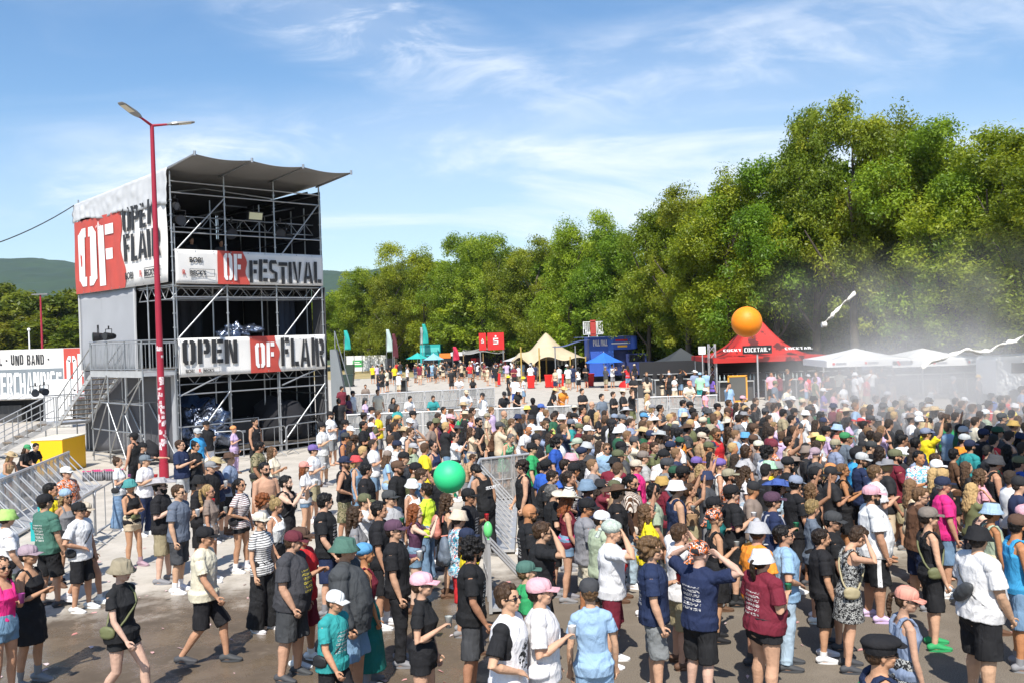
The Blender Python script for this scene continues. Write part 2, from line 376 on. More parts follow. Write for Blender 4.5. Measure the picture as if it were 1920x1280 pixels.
# couplers on the front uprights
k = MB()
pass
deckm = mat('plywood_deck', (.09, .075, .06), .8, noise_amt=.4, noise_scale=2)
for z in (.28, Z1, Z2):
    k = MB(); k.obox(T(.05, .05, z), TU * 6.11, TV * 8.2, Vector((0, 0, .07))); k.build('deck', deckm, tower)
# black cloth lining: back, far side, and the ground storey left side
for (a, b, c, nm) in [((0.06, 8.3, 0.02), TU * 6.1, ZT - .2, 'back'), ((6.27, .9, .02), TV * 7.4, ZT - .1, 'side'), ((6.26, .02, Z2 + .1), TV * 1.0, ZT - Z2 - .3, 'side')]:
    k = MB(); k.obox(T(*a), b, (TU if nm == 'side' else TV) * .03, Vector((0, 0, c))); k.build('wall_cloth', BLACKCLOTH, tower)
k = MB(); k.obox(T(6.30, -.05, .02), TV * .9, TU * .02, Vector((0, 0, 6.3))); k.build('side_cloth', mat('dark_grey_mesh', (.07, .07, .075), .9), tower)
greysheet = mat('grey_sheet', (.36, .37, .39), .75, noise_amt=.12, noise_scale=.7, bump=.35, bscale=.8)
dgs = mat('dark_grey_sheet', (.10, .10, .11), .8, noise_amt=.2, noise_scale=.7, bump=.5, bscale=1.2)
def sheet(name, p0, du, dv, nrm, m_, nu=24, nv=10, amp=.05, freq=9, par=tower):
    k = MB()
    def f(a, b):
        w = amp * (noise.noise(Vector((a * freq, b * 2.2, du.length))) + .5 * math.sin(a * freq * 2.3))
        return p0 + du * a + dv * b + nrm * w
    k.grid(f, nu, nv)
    o = k.build(name, m_, par); sd_ = o.modifiers.new('thickness', 'SOLIDIFY'); sd_.thickness = .012; sd_.offset = 0; return o
NS = -TU      # outward normal of the left side
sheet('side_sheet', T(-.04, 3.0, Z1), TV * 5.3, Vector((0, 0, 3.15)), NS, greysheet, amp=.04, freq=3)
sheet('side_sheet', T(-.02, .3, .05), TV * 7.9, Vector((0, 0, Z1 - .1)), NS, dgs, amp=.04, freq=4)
for s in (3.0, 8.3): k = MB(); k.obox(T(-.1, s, Z1), TV * .1, TU * .05, Vector((0, 0, 3.1))); k.build('side_post', mat('light_grey_post', (.5, .5, .5), .6), tower)
k = MB(); k.obox(T(-.09, -.06, .05), TV * .32, TU * .04, Vector((0, 0, Z1 - .1))); k.build('corner_sheet', greysheet, tower)
# inner curtains on the middle storey
sheet('curtain', T(1.2, 2.2, Z1 + .1), TU * 1.0, Vector((0, 0, 2.7)), TV, BLACKCLOTH, amp=.12, freq=6)
sheet('curtain', T(5.2, 1.6, Z1 + .1), TU * 1.0 + TV * .4, Vector((0, 0, 2.7)), TV, mat('blue_grey_cloth', (.06, .07, .10), .9), amp=.1, freq=8)
sheet('curtain', T(.2, 6.0, Z1 + .1), TU * 5.9, Vector((0, 0, 2.8)), TV, BLACKCLOTH, amp=.1, freq=12)
sheet('curtain', T(.2, 4.0, .4), TU * 5.9, Vector((0, 0, 2.6)), TV, BLACKCLOTH, amp=.1, freq=12)
sheet('curtain', T(.2, 6.0, Z2 + .1), TU * 5.9, Vector((0, 0, 2.3)), TV, BLACKCLOTH, amp=.1, freq=12)
# roof tarpaulin with scalloped canopy
roofm = mat('roof_tarpaulin', (.20, .195, .185), .7, noise_amt=.15, noise_scale=1, bump=.3, bscale=2)
def roof(a, b):      # a along the front, b from canopy edge to the back
    t = -.12 + 6.45 * a; s = -2.05 + 10.5 * b
    sag = -.09 * abs(math.sin(a * 3 * math.pi)) * (1 - b * .7)
    z = (ZT + .28 - .18 * (s + 2.05) / 2.05) if s < 0 else ZT + .10 - .30 * (s / 8.4)
    return T(t, s, z + sag)
k = MB(); k.grid(roof, 36, 20); ro = k.build('roof', roofm, tower); sm_ = ro.modifiers.new('thickness', 'SOLIDIFY'); sm_.thickness = .02
for t in (-.1, 2.05, 4.15, 6.3):
    k = MB(); k.tube(T(t, .3, ZT + .02), T(t, -2.1, ZT + .26), .035, n=6); k.tube(T(t, -2.1, ZT + .2), T(t, -2.1, ZT + .36), .05, n=6); k.build('canopy_rafter', STEEL, ro)
tarp = mat('grey_tarpaulin', (.50, .51, .52), .65, noise_amt=.1, noise_scale=.6, bump=.6, bscale=1.5)
def sidetarp(a, b):
    s = -.1 + 8.55 * a; zt = ZT + .10 - .30 * (s / 8.4); zb = 9.15 + .28 * a + .12 * math.sin(a * 17) * .5
    w = .05 * math.sin(a * 60 + b * 3) * (b) + .09 * noise.noise(Vector((a * 14, b * 3, 3)))
    return T(-.13 - abs(w) - .05 * b, s, zt + (zb - zt) * b)
k = MB(); k.grid(sidetarp, 80, 10); st = k.build('side_tarpaulin', tarp, tower); sm_ = st.modifiers.new('thickness', 'SOLIDIFY'); sm_.thickness = .01
# banners ------------------------------------------------------------
canvas = mat('white_canvas', (.74, .72, .69), .7, noise_amt=.08, noise_scale=1.2, bump=.35, bscale=2.2)
def crown(mb, o, u, v, s):
    for pts in ([(.35, 0), (.65, 0), (.6, .35), (.4, .35)], [(.4, .35), (.6, .35), (.62, .7), (.5, .45), (.38, .7)], [(0, .15), (.22, .3), (.2, .4), (.02, .28)], [(1, .15), (.78, .3), (.8, .4), (.98, .28)]):
        mb.add([o + u * (a * s) + v * (b * s) for a, b in pts], [tuple(range(len(pts)))])
def banner(o, u, v, nrm, wd, ht, label, red, texts, small, name='banner', vis=None):
    """o lower left corner, u along, v up; red = (x0,x1) of the red field"""
    e = empty(name, o, label, 'banner', 'printed banners hanging on the scaffold tower')
    def wp(p): 
        q = p - o; a = q.dot(u); b = q.dot(v)
        return nrm * (.022 * math.sin(a * 2.1 + .5) * math.sin(b / ht * math.pi) + .014 * math.sin(a * 7 + b * 2))
    def quad(x0, x1, off, nu, nv):
        k = MB(); k.grid(lambda a, b: o + u * (x0 + (x1 - x0) * a) + v * (ht * b) + nrm * off + wp(o + u * (x0 + (x1 - x0) * a) + v * (ht * b)), nu, nv); return k
    q = quad(0, wd, 0, 60, 8).build('canvas', canvas, e); sm_ = q.modifiers.new('thickness', 'SOLIDIFY'); sm_.thickness = .006
    if red:
        k = MB(); n_ = 12
        def f(a, b):
            x = red[0] + (red[1] - red[0]) * a + (.05 * ht * math.sin(b * 9 + red[0]) * (1 if a > .5 else 0)) - (b - .5) * .12 * ht * (1 if a > .5 else 0)
            p = o + u * x + v * (ht * b); return p + nrm * .03 + wp(p)
        k.grid(f, 40, 12); k.build('red_field', REDP, e)
    for (txt, x, y, h, w_, m_, nm, jit) in texts:
        k = MB(); letters(k, txt, o + u * x + v * y + nrm * .055, u, v, h, width=w_, gap=.09, warp=wp, jit=jit, seed=len(txt) + int(x * 10)); k.build('lettering', m_, e)
    for (txt, x, y, h, m_, bx) in small:
        ob = plain_text(txt, 'lettering', o + u * x + v * y + nrm * .06, u, v, h, m_, e, bold=.02, sx=.9)
        if bx:
            k = MB(); x0, x1, y0, y1 = x - .06 * h, x + bx, y - .25 * h, y + .95 * h
            for (a0, a1, b0, b1) in ((x0, x1, y0, y0 + .07 * h), (x0, x1, y1 - .07 * h, y1), (x0, x0 + .07 * h, y0, y1), (x1 - .07 * h, x1, y0, y1)):
                k.obox(o + u * a0 + v * b0 + nrm * .05, u * (a1 - a0), v * (b1 - b0), nrm * .006)
            k.build('frame_line', INK, e)
    if name == 'banner':
        k = MB()
        for i in range(int(wd / .7) + 1):
            for yy in (.05, ht - .05):
                p = o + u * min(wd - .05, .05 + i * .7) + v * yy; k.tube(p + nrm * .03, p + nrm * .035, .022, n=8)
        k.build('eyelet', STEEL, e)
    return e
NF = -TV
# middle storey: OPEN OF FLAIR
banner(T(.02, -.16, Z1 - .22), TU, Vector((0, 0, 1)), NF, 6.15, 1.36, 'long white banner reading OPEN OF FLAIR on the middle floor railing of the tower', (2.80, 4.0),
       [('OPEN', .12, .42, .86, 2.15, INK, '', .03), ('OF', 3.0, .22, .92, .80, WHITE, '', .04), ('FLAIR', 4.1, .16, 1.08, 1.98, INK, '', .05)],
       [('BOB!', .22, .14, .17, INK, 0), ('R', .72, .14, .17, REDP, 0), ("BECK'S", .90, .14, .15, INK, .64)])
# upper storey: BOB / OF / FESTIVAL
banner(T(.02, -.16, Z2 + .02), TU, Vector((0, 0, 1)), NF, 6.15, 1.22, 'white banner reading FESTIVAL below the open top floor of the tower', (1.6, 2.75),
       [('OF', 1.83, .12, .98, .72, WHITE, '', .04), ('FESTIVAL', 2.85, .08, .84, 3.2, INK, '', .05)],
       [('BOB!', .5, .76, .26, INK, 0), ('R', .22, .32, .24, REDP, 0), ("BECK'S", .52, .32, .22, INK, .95)])
# left side: big OF + OPEN FLAIR
be = banner(T(-.16, 8.32, Z2 + .08), -TV, Vector((0, 0, 1)), NS, 8.28, 2.95, 'tall red and white banner with big OF logo on the left side of the tower', (0.0, 4.6),
       [('OF', .45, .2, 2.35, 3.55, WHITE, '', .05), ('OPEN', 4.75, 2.12, .9, 2.85, INK, '', .06), ('FLAIR', 4.75, .92, 1.02, 3.1, INK, '', .06)],
       [('BOB!', 4.85, .30, .36, INK, 0), ('R', 6.1, .32, .34, REDP, 0), ("BECK'S", 6.5, .32, .32, INK, 1.32)])
k = MB(); crown(k, T(-.16, 8.32, Z2 + .08) - TV * 2.3 + Vector((0, 0, 2.42)) + NS * .07, -TV, Vector((0, 0, 1)), .5); k.build('crown_mark', WHITE, None).parent = be
be.children[-1].location = -be.location if False else be.children[-1].location
for ch in be.children:
    if ch.name.startswith('crown_mark'):
        for v_ in ch.data.vertices: v_.co -= be.location
# fixtures --------------------------------------------------------------
def stage_light(loc, yaw, tilt, s, label, group=None, name='stage_light'):
    e = empty(name, loc, label, 'spotlight', group)
    Rm = Matrix.Rotation(yaw, 4, 'Z') @ Matrix.Rotation(tilt, 4, 'Y')
    def X(k, nm, m_): 
        for i, p in enumerate(k.v): q = Rm @ Vector(p); k.v[i] = tuple(q * s + Vector(loc))
        return k.build(nm, m_, e)
    k = MB(); k.tube((-.18, 0, 0), (.16, 0, 0), .11, .15, n=14); k.tube((-.26, 0, 0), (-.18, 0, 0), .08, .11, n=12); X(k, 'housing', BLACKPL)
    k = MB(); k.tube((.165, 0, 0), (.17, 0, 0), .13, n=14); X(k, 'lens', mat('lens_glass', (.03, .035, .045), .08, .2))
    k = MB(); k.tube((0, -.17, 0), (0, -.17, .26), .014, n=6); k.tube((0, .17, 0), (0, .17, .26), .014, n=6); k.tube((0, -.17, .26), (0, .17, .26), .014, n=6); k.tube((0, 0, .26), (0, 0, .38), .03, n=6); X(k, 'yoke', BLACKPL)
    return e
gl = 'spotlights clamped on the top floor girder'
stage_light(T(.35, .1, 8.65), R(-50), R(10), 1.3, 'moving spotlight hanging at the left corner of the top floor', gl)
stage_light(T(.15, .1, 9.15), R(-20), R(15), 1.0, 'small spotlight clamped on the corner upright just under the roof', gl)
stage_light(T(2.35, .2, 8.35), R(-50), R(25), 1.5, 'black spotlight beside the second upright of the top floor', gl)
stage_light(T(4.45, .2, 8.45), R(-60), R(25), 1.5, 'black spotlight beside the third upright of the top floor', gl)
stage_light(T(5.0, .5, 8.4), R(-60), R(35), 1.2, 'spotlight hanging in the right bay of the top floor', gl)
fl = empty('floodlight', T(3.2, -.1, 8.95), 'square floodlight with pale yellow panel in the middle bay of the top floor', 'floodlight', None)
k = MB(); k.obox(T(2.95, -.12, 8.8), TU * .62, TV * .12, Vector((0, 0, .32)) - TV * .08); k.build('housing', BLACKPL, fl)
k = MB(); k.obox(T(2.99, -.13, 8.83) , TU * .54, -TV * .012, Vector((0, 0, .25)) - TV * .06); k.build('panel', mat('flood_panel', (.72, .68, .42), .35), fl)
k = MB(); k.tube(T(3.26, 0, 9.1), T(3.26, 0, 9.35), .02); k.build('bracket', BLACKPL, fl)
stage_light(T(-1.3, 3.45, Z1 + 1.3), R(-150), R(0), 1.15, 'black flood lamp on the stair landing rail at its outer end', 'lamps on the landing rail')
stage_light(T(-1.3, 2.5, Z1 + 1.3), R(-120), R(0), 1.0, 'black flood lamp on the landing rail beside the outer one', 'lamps on the landing rail')
# consoles, cases and covered gear
case = mat('flight_case', (.03, .03, .035), .5, noise_amt=.3, noise_scale=5)
foil = mat('silver_foil', (.28, .32, .42), .25, .85, noise_amt=.8, noise_scale=7, bump=1.0, bscale=14)
bluefoil = mat('blue_tarp', (.02, .05, .12), .5, bump=.6, bscale=6)
def case_box(p, su, sv, h, label, m_=case, g='equipment cases on the tower'):
    e = empty('flight_case', p, label, 'case', g)
    k = MB(); k.obox(p, TU * su, TV * sv, Vector((0, 0, h))); k.build('body', m_, e)
    k = MB()
    for a in (0, 1):
        for b in (0, 1):
            q = p + TU * (su * a) + TV * (sv * b); k.tube(q + Vector((0, 0, -.005)), q + Vector((0, 0, h + .01)), .02, n=4)
    for z in (0, h):
        k.tube(p + Vector((0, 0, z)), p + TU * su + Vector((0, 0, z)), .018, n=4)
    k.build('edge_trim', ALU, e)
    k = MB(); k.obox(p + TU * (su * .4) - TV * .02 + Vector((0, 0, h * .45)), TU * .14, TV * .02, Vector((0, 0, .09))); k.build('latch', ALU, e); return e
case_box(T(2.5, .9, .36), 1.2, .8, .95, 'black equipment case beside the second upright on the ground floor of the tower')
case_box(T(.3, 5, Z2 + .08), 1.4, .7, 1.0, 'dark case at the back of the top floor')
case_box(T(3.6, 1.0, Z1 + .08), 2.0, .8, .72, 'low grey mixing desk on the middle floor of the tower', mat('desk_grey', (.16, .16, .17), .5))
def crumple(name, c, r, m_, label, cat, seed, amp=.35, fr=2.6):
    k = MB(); k.ell(c, r, 40, 24)
    for i, p in enumerate(k.v):
        q = Vector(p) - c; d = 1 + amp * noise.noise(q * fr + Vector((seed, 0, 0))) + .3 * amp * noise.noise(q * fr * 4)
        q = q * d; q.z = max(q.z, -r[2] * .8); k.v[i] = tuple(c + q)
    o = k.build(name, m_); return tag(o, label, cat)
crumple('foil_cover', T(1.15, .75, 1.05), (1.05, .55, .75), foil, 'crumpled silver foil sheet covering gear on the ground floor of the tower', 'foil cover', 1, .75, 3.6)
crumple('blue_sheet', T(1.3, 1.7, 1.3), (1.2, .5, 1.0), bluefoil, 'dark blue plastic sheet behind the silver foil on the ground floor', 'plastic sheet', 3)
crumple('foil_cover', T(2.5, .5, 4.62), (.42, .28, .30), foil, 'silver foil bundle on the middle floor above the OPEN banner', 'foil cover', 5, 1.0, 4.5)
crumple('foil_cover', T(3.3, .6, 4.75), (.5, .3, .22), foil, 'small flat piece of silver foil lying on the mixing desk', 'foil cover', 7, .6)
crumple('cloth_cover', T(4.7, 1.0, 1.05), (1.2, .7, 1.0), BLACKCLOTH, 'black cloth draped over a rig on the ground floor of the tower', 'cloth cover', 9, .3, 1.5)
# coil of cables right of the cloth
k = MB(); rr = random.Random(4)
for i in range(14):
    c = T(5.6 + rr.uniform(-.4, .4), .35 + rr.uniform(-.1, .3), .8 + rr.uniform(-.3, .3)); a0 = rr.uniform(0, 6)
    pts = [c + TU * (math.cos(a0 + j * .5) * .33) + Vector((0, 0, math.sin(a0 + j * .5) * .33)) + TV * (j * .01) for j in range(13)]
    k.path(pts, .014, 5)
tag(k.build('cable_coil', BLACKPL), 'tangle of black cable loops hung inside the right bay of the tower', 'cable')
# landing + stairs on the left side -------------------------------------
stair = empty('scaffold_stair', T(-.8, 2, 0), 'steel scaffold stair with railings leading up to the middle floor of the tower', 'staircase')
S0, S1 = -.3, 4.1; OUT = -1.35
k = MB(); k.obox(T(OUT, S0, Z1 - .12), TU * 1.2, TV * (S1 - S0), Vector((0, 0, .12))); k.build('landing', ALU, stair)
k = MB(); k.obox(T(OUT - .03, S0, Z1 - .16), TU * .03, TV * (S1 - S0), Vector((0, 0, .22))); k.build('toe_board', ALU, stair)
for s in (S0, 1.1, 2.6, S1):
    pole('upright', T(OUT, s, 0), T(OUT, s, Z1 + 1.1), .028, STEEL, stair); pole('upright', T(OUT + 1.15, s, 0), T(OUT + 1.15, s, Z1), .028, STEEL, stair)
for z in (.25, 1.2, 2.2): pole('ledger', T(OUT, S0, z), T(OUT, S1, z), .025, STEEL, stair)
for s in (1.1, 2.6, S1):
    for z in (.3, 2.2): pole('ledger', T(OUT, s, z), T(OUT + 1.2, s, z), .024, STEEL, stair)
for (a, za, b, zb) in ((S0, .2, 1.1, 1.8), (1.1, .2, 2.6, 2.2), (2.6, .2, 1.1, 2.2), (4.1, .2, 2.6, 2.2), (1.1, 1.9, S0, 3.1), (4.1, 1.2, 2.6, 3.2)): pole('brace', T(OUT - .05, a, za), T(OUT - .05, b, zb), .025, STEEL, stair)
def railing(P0, P1, h, par, step=.12):
    k = MB(); d = P1 - P0; n_ = max(2, int(d.length / step)); z = Vector((0, 0, 1))
    k.tube(P0 + z * h, P1 + z * h, .026, n=6); k.tube(P0 + z * .12, P1 + z * .12, .018, n=6); k.tube(P0 + z * (h * .93), P1 + z * (h * .93), .014, n=5)
    for i in range(n_ + 1):
        p = P0 + d * (i / n_); k.tube(p + z * .12, p + z * h * .93, .011 if i % 8 else .024, n=5)
    return k.build('railing', STEEL, par)
railing(T(OUT - .03, S0, Z1), T(OUT - .03, S1, Z1), 1.1, stair); railing(T(OUT, S0, Z1), T(-.1, S0, Z1), 1.1, stair)
E1 = T(OUT + .55, 8.4, 1.25)
def flight(P0, P1, side, wd, n_, par):
    d = P1 - P0; 
    k = MB()
    for sgn in (0, 1):
        o = side * (wd * sgn); k.obox(P0 + o - Vector((0, 0, .12)), d, side * .04, Vector((0, 0, .2)))
    k.build('stringer', ALU, par)
    k = MB()
    for i in range(n_):
        p = P0 + d * ((i + .5) / n_); h_ = Vector((d.x, d.y, 0)).normalized(); k.obox(p - h_ * .13, h_ * .26, side * wd, Vector((0, 0, .035)))
    k.build('tread', mat('stair_tread', (.23, .18, .13), .8, noise_amt=.3, noise_scale=3), par)
    for sgn in (0, 1):
        o = side * (wd * sgn); k = MB(); z = Vector((0, 0, 1))
        k.tube(P0 + o + z, P1 + o + z, .026, n=6); k.tube(P0 + o + z * .5, P1 + o + z * .5, .02, n=6)
        for i in range(6): p = P0 + o + d * (i / 5); k.tube(p, p + z, .02, n=6)
        k.build('handrail', STEEL, par)
flight(T(OUT + .05, S1, Z1), T(OUT + .05, 7.7, 1.25), TU, 1.1, 10, stair)
k = MB(); k.obox(T(OUT, 7.7, 1.15), TU * 1.3, TV * 1.4, Vector((0, 0, .1))); k.build('landing', ALU, stair)
for s in (7.75, 9.0):
    for q in (OUT, OUT + 1.25): pole('upright', T(q, s, 0), T(q, s, 2.3), .026, STEEL, stair)
railing(T(OUT + 1.2, 7.8, 1.25), T(OUT + 1.2, 9.1, 1.25), 1.05, stair); railing(T(OUT, 9.1, 1.25), T(OUT + 1.2, 9.1, 1.25), 1.05, stair)
p2 = T(OUT, 8.0, 1.25); sidev = TV
flight(p2, p2 - TU * 2.6 - Vector((0, 0, 1.2)) , sidev, 1.0, 6, stair)
# black junk & white case seen under the stair
crumple('cloth_cover', T(-.8, 1.0, .45), (.55, .4, .4), BLACKCLOTH, 'black cover on gear under the stair landing', 'cloth cover', 11, .3)
# cable to the left
k = MB(); a = T(-.1, 8.4, 10.15); b = W(-260, 500, 30)
k.path([a + (b - a) * (i / 16) + Vector((0, 0, -4 * .6 * (i / 16) * (1 - i / 16))) for i in range(17)], .02, 6)
tag(k.build('overhead_cable', BLACKPL), 'black cable hanging from the back corner of the tower roof', 'cable')
# ------------------------------------------------------------------ red lamp post
base = Gd(308, 897); base = Vector((base.x, base.y, 0)); dlp = base.y
top = W(287, 236, dlp); H_ = top.z
lamp = empty('street_lamp', base, 'tall red lamp post covered with stickers, two flat lamp heads on top', 'street lamp')
redpaint = mat('red_paint', (.34, .018, .04), .45, noise_amt=.15, noise_scale=2)
k = MB(); k.tube((base.x, base.y, 0), (base.x, base.y, H_), .125, .062, n=16); k.build('post', redpaint, lamp)
k = MB(); k.tube(base, base + Vector((0, 0, .5)), .15, .145, n=16); k.build('base_sleeve', redpaint, lamp)
k = MB(); rr = random.Random(8)
for i in range(46):
    z = rr.uniform(.9, 3.2) if i < 42 else rr.uniform(3.2, 4.2); a = rr.uniform(-2.6, -.3) ; r_ = .125 - .063 * z / H_ + .003; w_ = rr.uniform(.05, .13); h_ = rr.uniform(.05, .16)
    n_ = 4; k.grid(lambda u_, v_: Vector((base.x + r_ * math.cos(a + (u_ - .5) * w_ / r_), base.y + r_ * math.sin(a + (u_ - .5) * w_ / r_), z + v_ * h_)), 4, 1)
k.build('sticker', mat('sticker_paper', (.72, .70, .70), .5, noise_amt=.5, noise_scale=22, rgb2=(.45, .2, .22)), lamp)
def lamphead(d, length, tilt_side):
    d = d.normalized(); s = Vector((-d.y, d.x, 0)).normalized() ; n_ = d.cross(s)
    t0 = Vector((base.x, base.y, H_))
    k = MB(); k.tube(t0, t0 + d * .5, .045, .035, n=8); k.build('arm', redpaint, lamp)
    k = MB(); p = t0 + d * .45
    pts = [(0, .05, .04), (.15, .13, .06), (.3, .16, .06), (.75, .15, .035), (.85, .10, .02)]
    vs = []; fs = []
    for (q, w_, h_) in pts: c = p + d * q; vs += [c - s * w_ - n_ * h_ * .3, c + s * w_ - n_ * h_ * .3, c + s * w_ * .8 + n_ * h_ * .7, c - s * w_ * .8 + n_ * h_ * .7]
    for i in range(len(pts) - 1):
        for j in range(4): fs.append((i * 4 + j, i * 4 + (j + 1) % 4, i * 4 + 4 + (j + 1) % 4, i * 4 + 4 + j))
    fs += [(3, 2, 1, 0), (16, 17, 18, 19)]; k.add(vs, fs); k.build('lamp_head', mat('lamp_grey', (.22, .22, .22), .45, .3), lamp)
    sg = -1 if n_.z > 0 else 1
    k = MB(); a = p + d * .34 + n_ * sg * -0 ; zz = n_ * (-.02 if n_.z > 0 else .05)
    k.obox(p + d * .36 - s * .12 + n_ * (-.03), d * .38, s * .24, n_ * .012); k.build('led_panel', mat('led_panel', (.6, .55, .42), .4), lamp)
lamphead(Vector((-.40, -.80, .36)), 1, 0)
lamphead(Vector((.93, .38, .14)), 1, 0)
# a second, distant red lamp and a white pole left
for (px, yt, yb, d, m_, lb, r_) in ((81, 553, 662, 95, redpaint, 'distant red lamp post standing before the dark trees', .14), (57, 618, 662, 70, WHITE, 'short thin white pole behind the merchandise sign', .08)):
    p = W(px, 700, d); p = Vector((p.x, p.y, 0)); tp = W(px, yt, d).z
    e = empty('street_lamp' if m_ is redpaint else 'flag_pole', p, lb, 'street lamp' if m_ is redpaint else 'pole')
    k = MB(); k.tube(p, p + Vector((0, 0, tp)), r_, r_ * .6, n=10); k.build('post', m_, e)
    k = MB()
    if m_ is redpaint: k.obox(p + Vector((-.8, -.2, tp)), (1.6, 0, 0), (0, .35, 0), (0, 0, .12)); k.build('lamp_head', mat('lamp_grey'), e)
    else: k.ell(p + Vector((0, 0, tp)), (.12, .12, .12)); k.build('finial', m_, e)
# ------------------------------------------------------------------ trees
def leaf_mat(name, c1, c2, c3):
    mt = bpy.data.materials.new(name); mt.use_nodes = True; t = mt.node_tree
    for n in list(t.nodes): t.nodes.remove(n)
    o = t.nodes.new('ShaderNodeOutputMaterial'); at = t.nodes.new('ShaderNodeAttribute'); at.attribute_name = 'tint'
    oi = t.nodes.new('ShaderNodeObjectInfo')
    cr = t.nodes.new('ShaderNodeValToRGB'); cr.color_ramp.elements[0].color = (*c1, 1); cr.color_ramp.elements[1].color = (*c3, 1); e = cr.color_ramp.elements.new(.5); e.color = (*c2, 1)
    t.links.new(at.outputs['Fac'], cr.inputs[0])
    mu = t.nodes.new('ShaderNodeMix'); mu.data_type = 'RGBA'; mu.blend_type = 'MULTIPLY'; mu.inputs[0].default_value = 1
    t.links.new(cr.outputs[0], mu.inputs[6]); t.links.new(oi.outputs['Color'], mu.inputs[7])
    d = t.nodes.new('ShaderNodeBsdfDiffuse'); tr = t.nodes.new('ShaderNodeBsdfTranslucent'); gl = t.nodes.new('ShaderNodeBsdfGlossy'); gl.inputs['Roughness'].default_value = .45
    t.links.new(mu.outputs[2], d.inputs[0]); 
    yl = t.nodes.new('ShaderNodeMix'); yl.data_type = 'RGBA'; yl.blend_type = 'MULTIPLY'; yl.inputs[0].default_value = 1; yl.inputs[7].default_value = (1.35, 1.25, .5, 1); t.links.new(mu.outputs[2], yl.inputs[6]); t.links.new(yl.outputs[2], tr.inputs[0])
    m1 = t.nodes.new('ShaderNodeMixShader'); m1.inputs[0].default_value = .46; t.links.new(d.outputs[0], m1.inputs[1]); t.links.new(tr.outputs[0], m1.inputs[2])
    m2 = t.nodes.new('ShaderNodeMixShader'); m2.inputs[0].default_value = .02; t.links.new(m1.outputs[0], m2.inputs[1]); t.links.new(gl.outputs[0], m2.inputs[2])
    t.links.new(m2.outputs[0], o.inputs[0]); return mt
LEAF = leaf_mat('foliage', (.105, .165, .016), (.21, .29, .028), (.36, .42, .050))
BARK = mat('bark', (.09, .075, .055), .9, noise_amt=.4, noise_scale=3, bump=.6, bscale=6)
def crown_mesh(seed, nc, nl, leaf, rx, rz, low=0.0):
    """crown of unit radius rx wide and rz tall centred on z=0; clumps of small leaf faces"""
    rnd = random.Random(seed); vs = []; fs = []; tint = []; cl = []
    lobes = [(Vector((rnd.uniform(-.62, .62) * rx, rnd.uniform(-.62, .62) * rx, (-.72 + 1.45 * q / 12) * rz)), rnd.uniform(.22, .44) * rx * (1.15 - .3 * q / 12)) for q in range(13)]
    lobes.append((Vector((rnd.uniform(-.2, .2) * rx, 0, rz * .78)), rx * .24)); lobes.append((Vector((0, 0, -.1 * rz)), rx * .5))
    for i in range(nc):
        c, r = rnd.choice(lobes)
        dv = Vector((rnd.gauss(0, 1), rnd.gauss(0, 1), rnd.gauss(0, 1) + .25)).normalized()
        cl.append((c + dv * (r * rnd.uniform(.75, 1.08)), rnd.uniform(.55, 1.15) * rx * .19, rnd.random()))
    for (c, r, tn) in cl:
        for j in range(nl):
            dv = Vector((rnd.gauss(0, 1), rnd.gauss(0, 1), rnd.gauss(0, .75))).normalized()
            p = c + dv * (r * (rnd.random() ** .5)) ; p.z -= .12 * r
            n_ = (dv * .7 + Vector((rnd.gauss(0, .5), rnd.gauss(0, .5), rnd.gauss(.5, .5)))).normalized()
            u = n_.orthogonal().normalized(); u = Quaternion(n_, rnd.uniform(0, 6.28)) @ u; w = n_.cross(u); s = leaf * rnd.uniform(.6, 1.25)
            o = len(vs); vs += [p - u * s, p - w * s * .42 + u * s * .1, p + u * s, p + w * s * .42 - u * s * .1]; fs.append((o, o + 1, o + 2, o + 3)); tint.append(min(1, max(0, tn * .75 + rnd.uniform(-.06, .16))))
    me = bpy.data.meshes.new('crown'); me.from_pydata([tuple(v) for v in vs], [], fs); me.materials.append(LEAF)
    a = me.attributes.new('tint', 'FLOAT', 'FACE'); a.data.foreach_set('value', tint); me.update()
    return me
CROWNS = [crown_mesh(11 + i, 260, 185, .122, 5.2, 6.6) for i in range(4)]
CROWNS_FAR = [crown_mesh(31 + i, 150, 60, .30, 5.2, 6.2) for i in range(3)]
def trunk_mesh(seed, h0, h1):
    rnd = random.Random(seed); k = MB(); p = Vector((0, 0, 0)); r = .30; pts = [p]
    top_ = h0 + (h1 - h0) * .55; n_ = 7
    for i in range(1, n_ + 1):
        q = Vector((rnd.uniform(-.15, .15) * i / 3, rnd.uniform(-.15, .15) * i / 3, top_ * i / n_)); k.tube(pts[-1], q, r * (1 - .10 * (i - 1)), r * (1 - .10 * i), n=9); pts.append(q)
    for i in range(9):
        s0 = pts[rnd.randint(2, n_)]; a = rnd.uniform(0, 6.28); ln = rnd.uniform(2.2, 4.0)
        e = s0 + Vector((math.cos(a) * ln * .8, math.sin(a) * ln * .8, ln * rnd.uniform(.6, 1.1))); mdl = (s0 + e) / 2 + Vector((0, 0, -.2)); k.tube(s0, mdl, .13, .09, n=6); k.tube(mdl, e, .09, .04, n=6)
        k.tube(mdl, mdl + Vector((rnd.uniform(-1, 1), rnd.uniform(-1, 1), 1.4)), .06, .02, n=5)
    return k.mesh('trunk', [BARK])
TRUNKS = [trunk_mesh(50 + i, 4.5, 17) for i in range(4)]
tree_n = 0
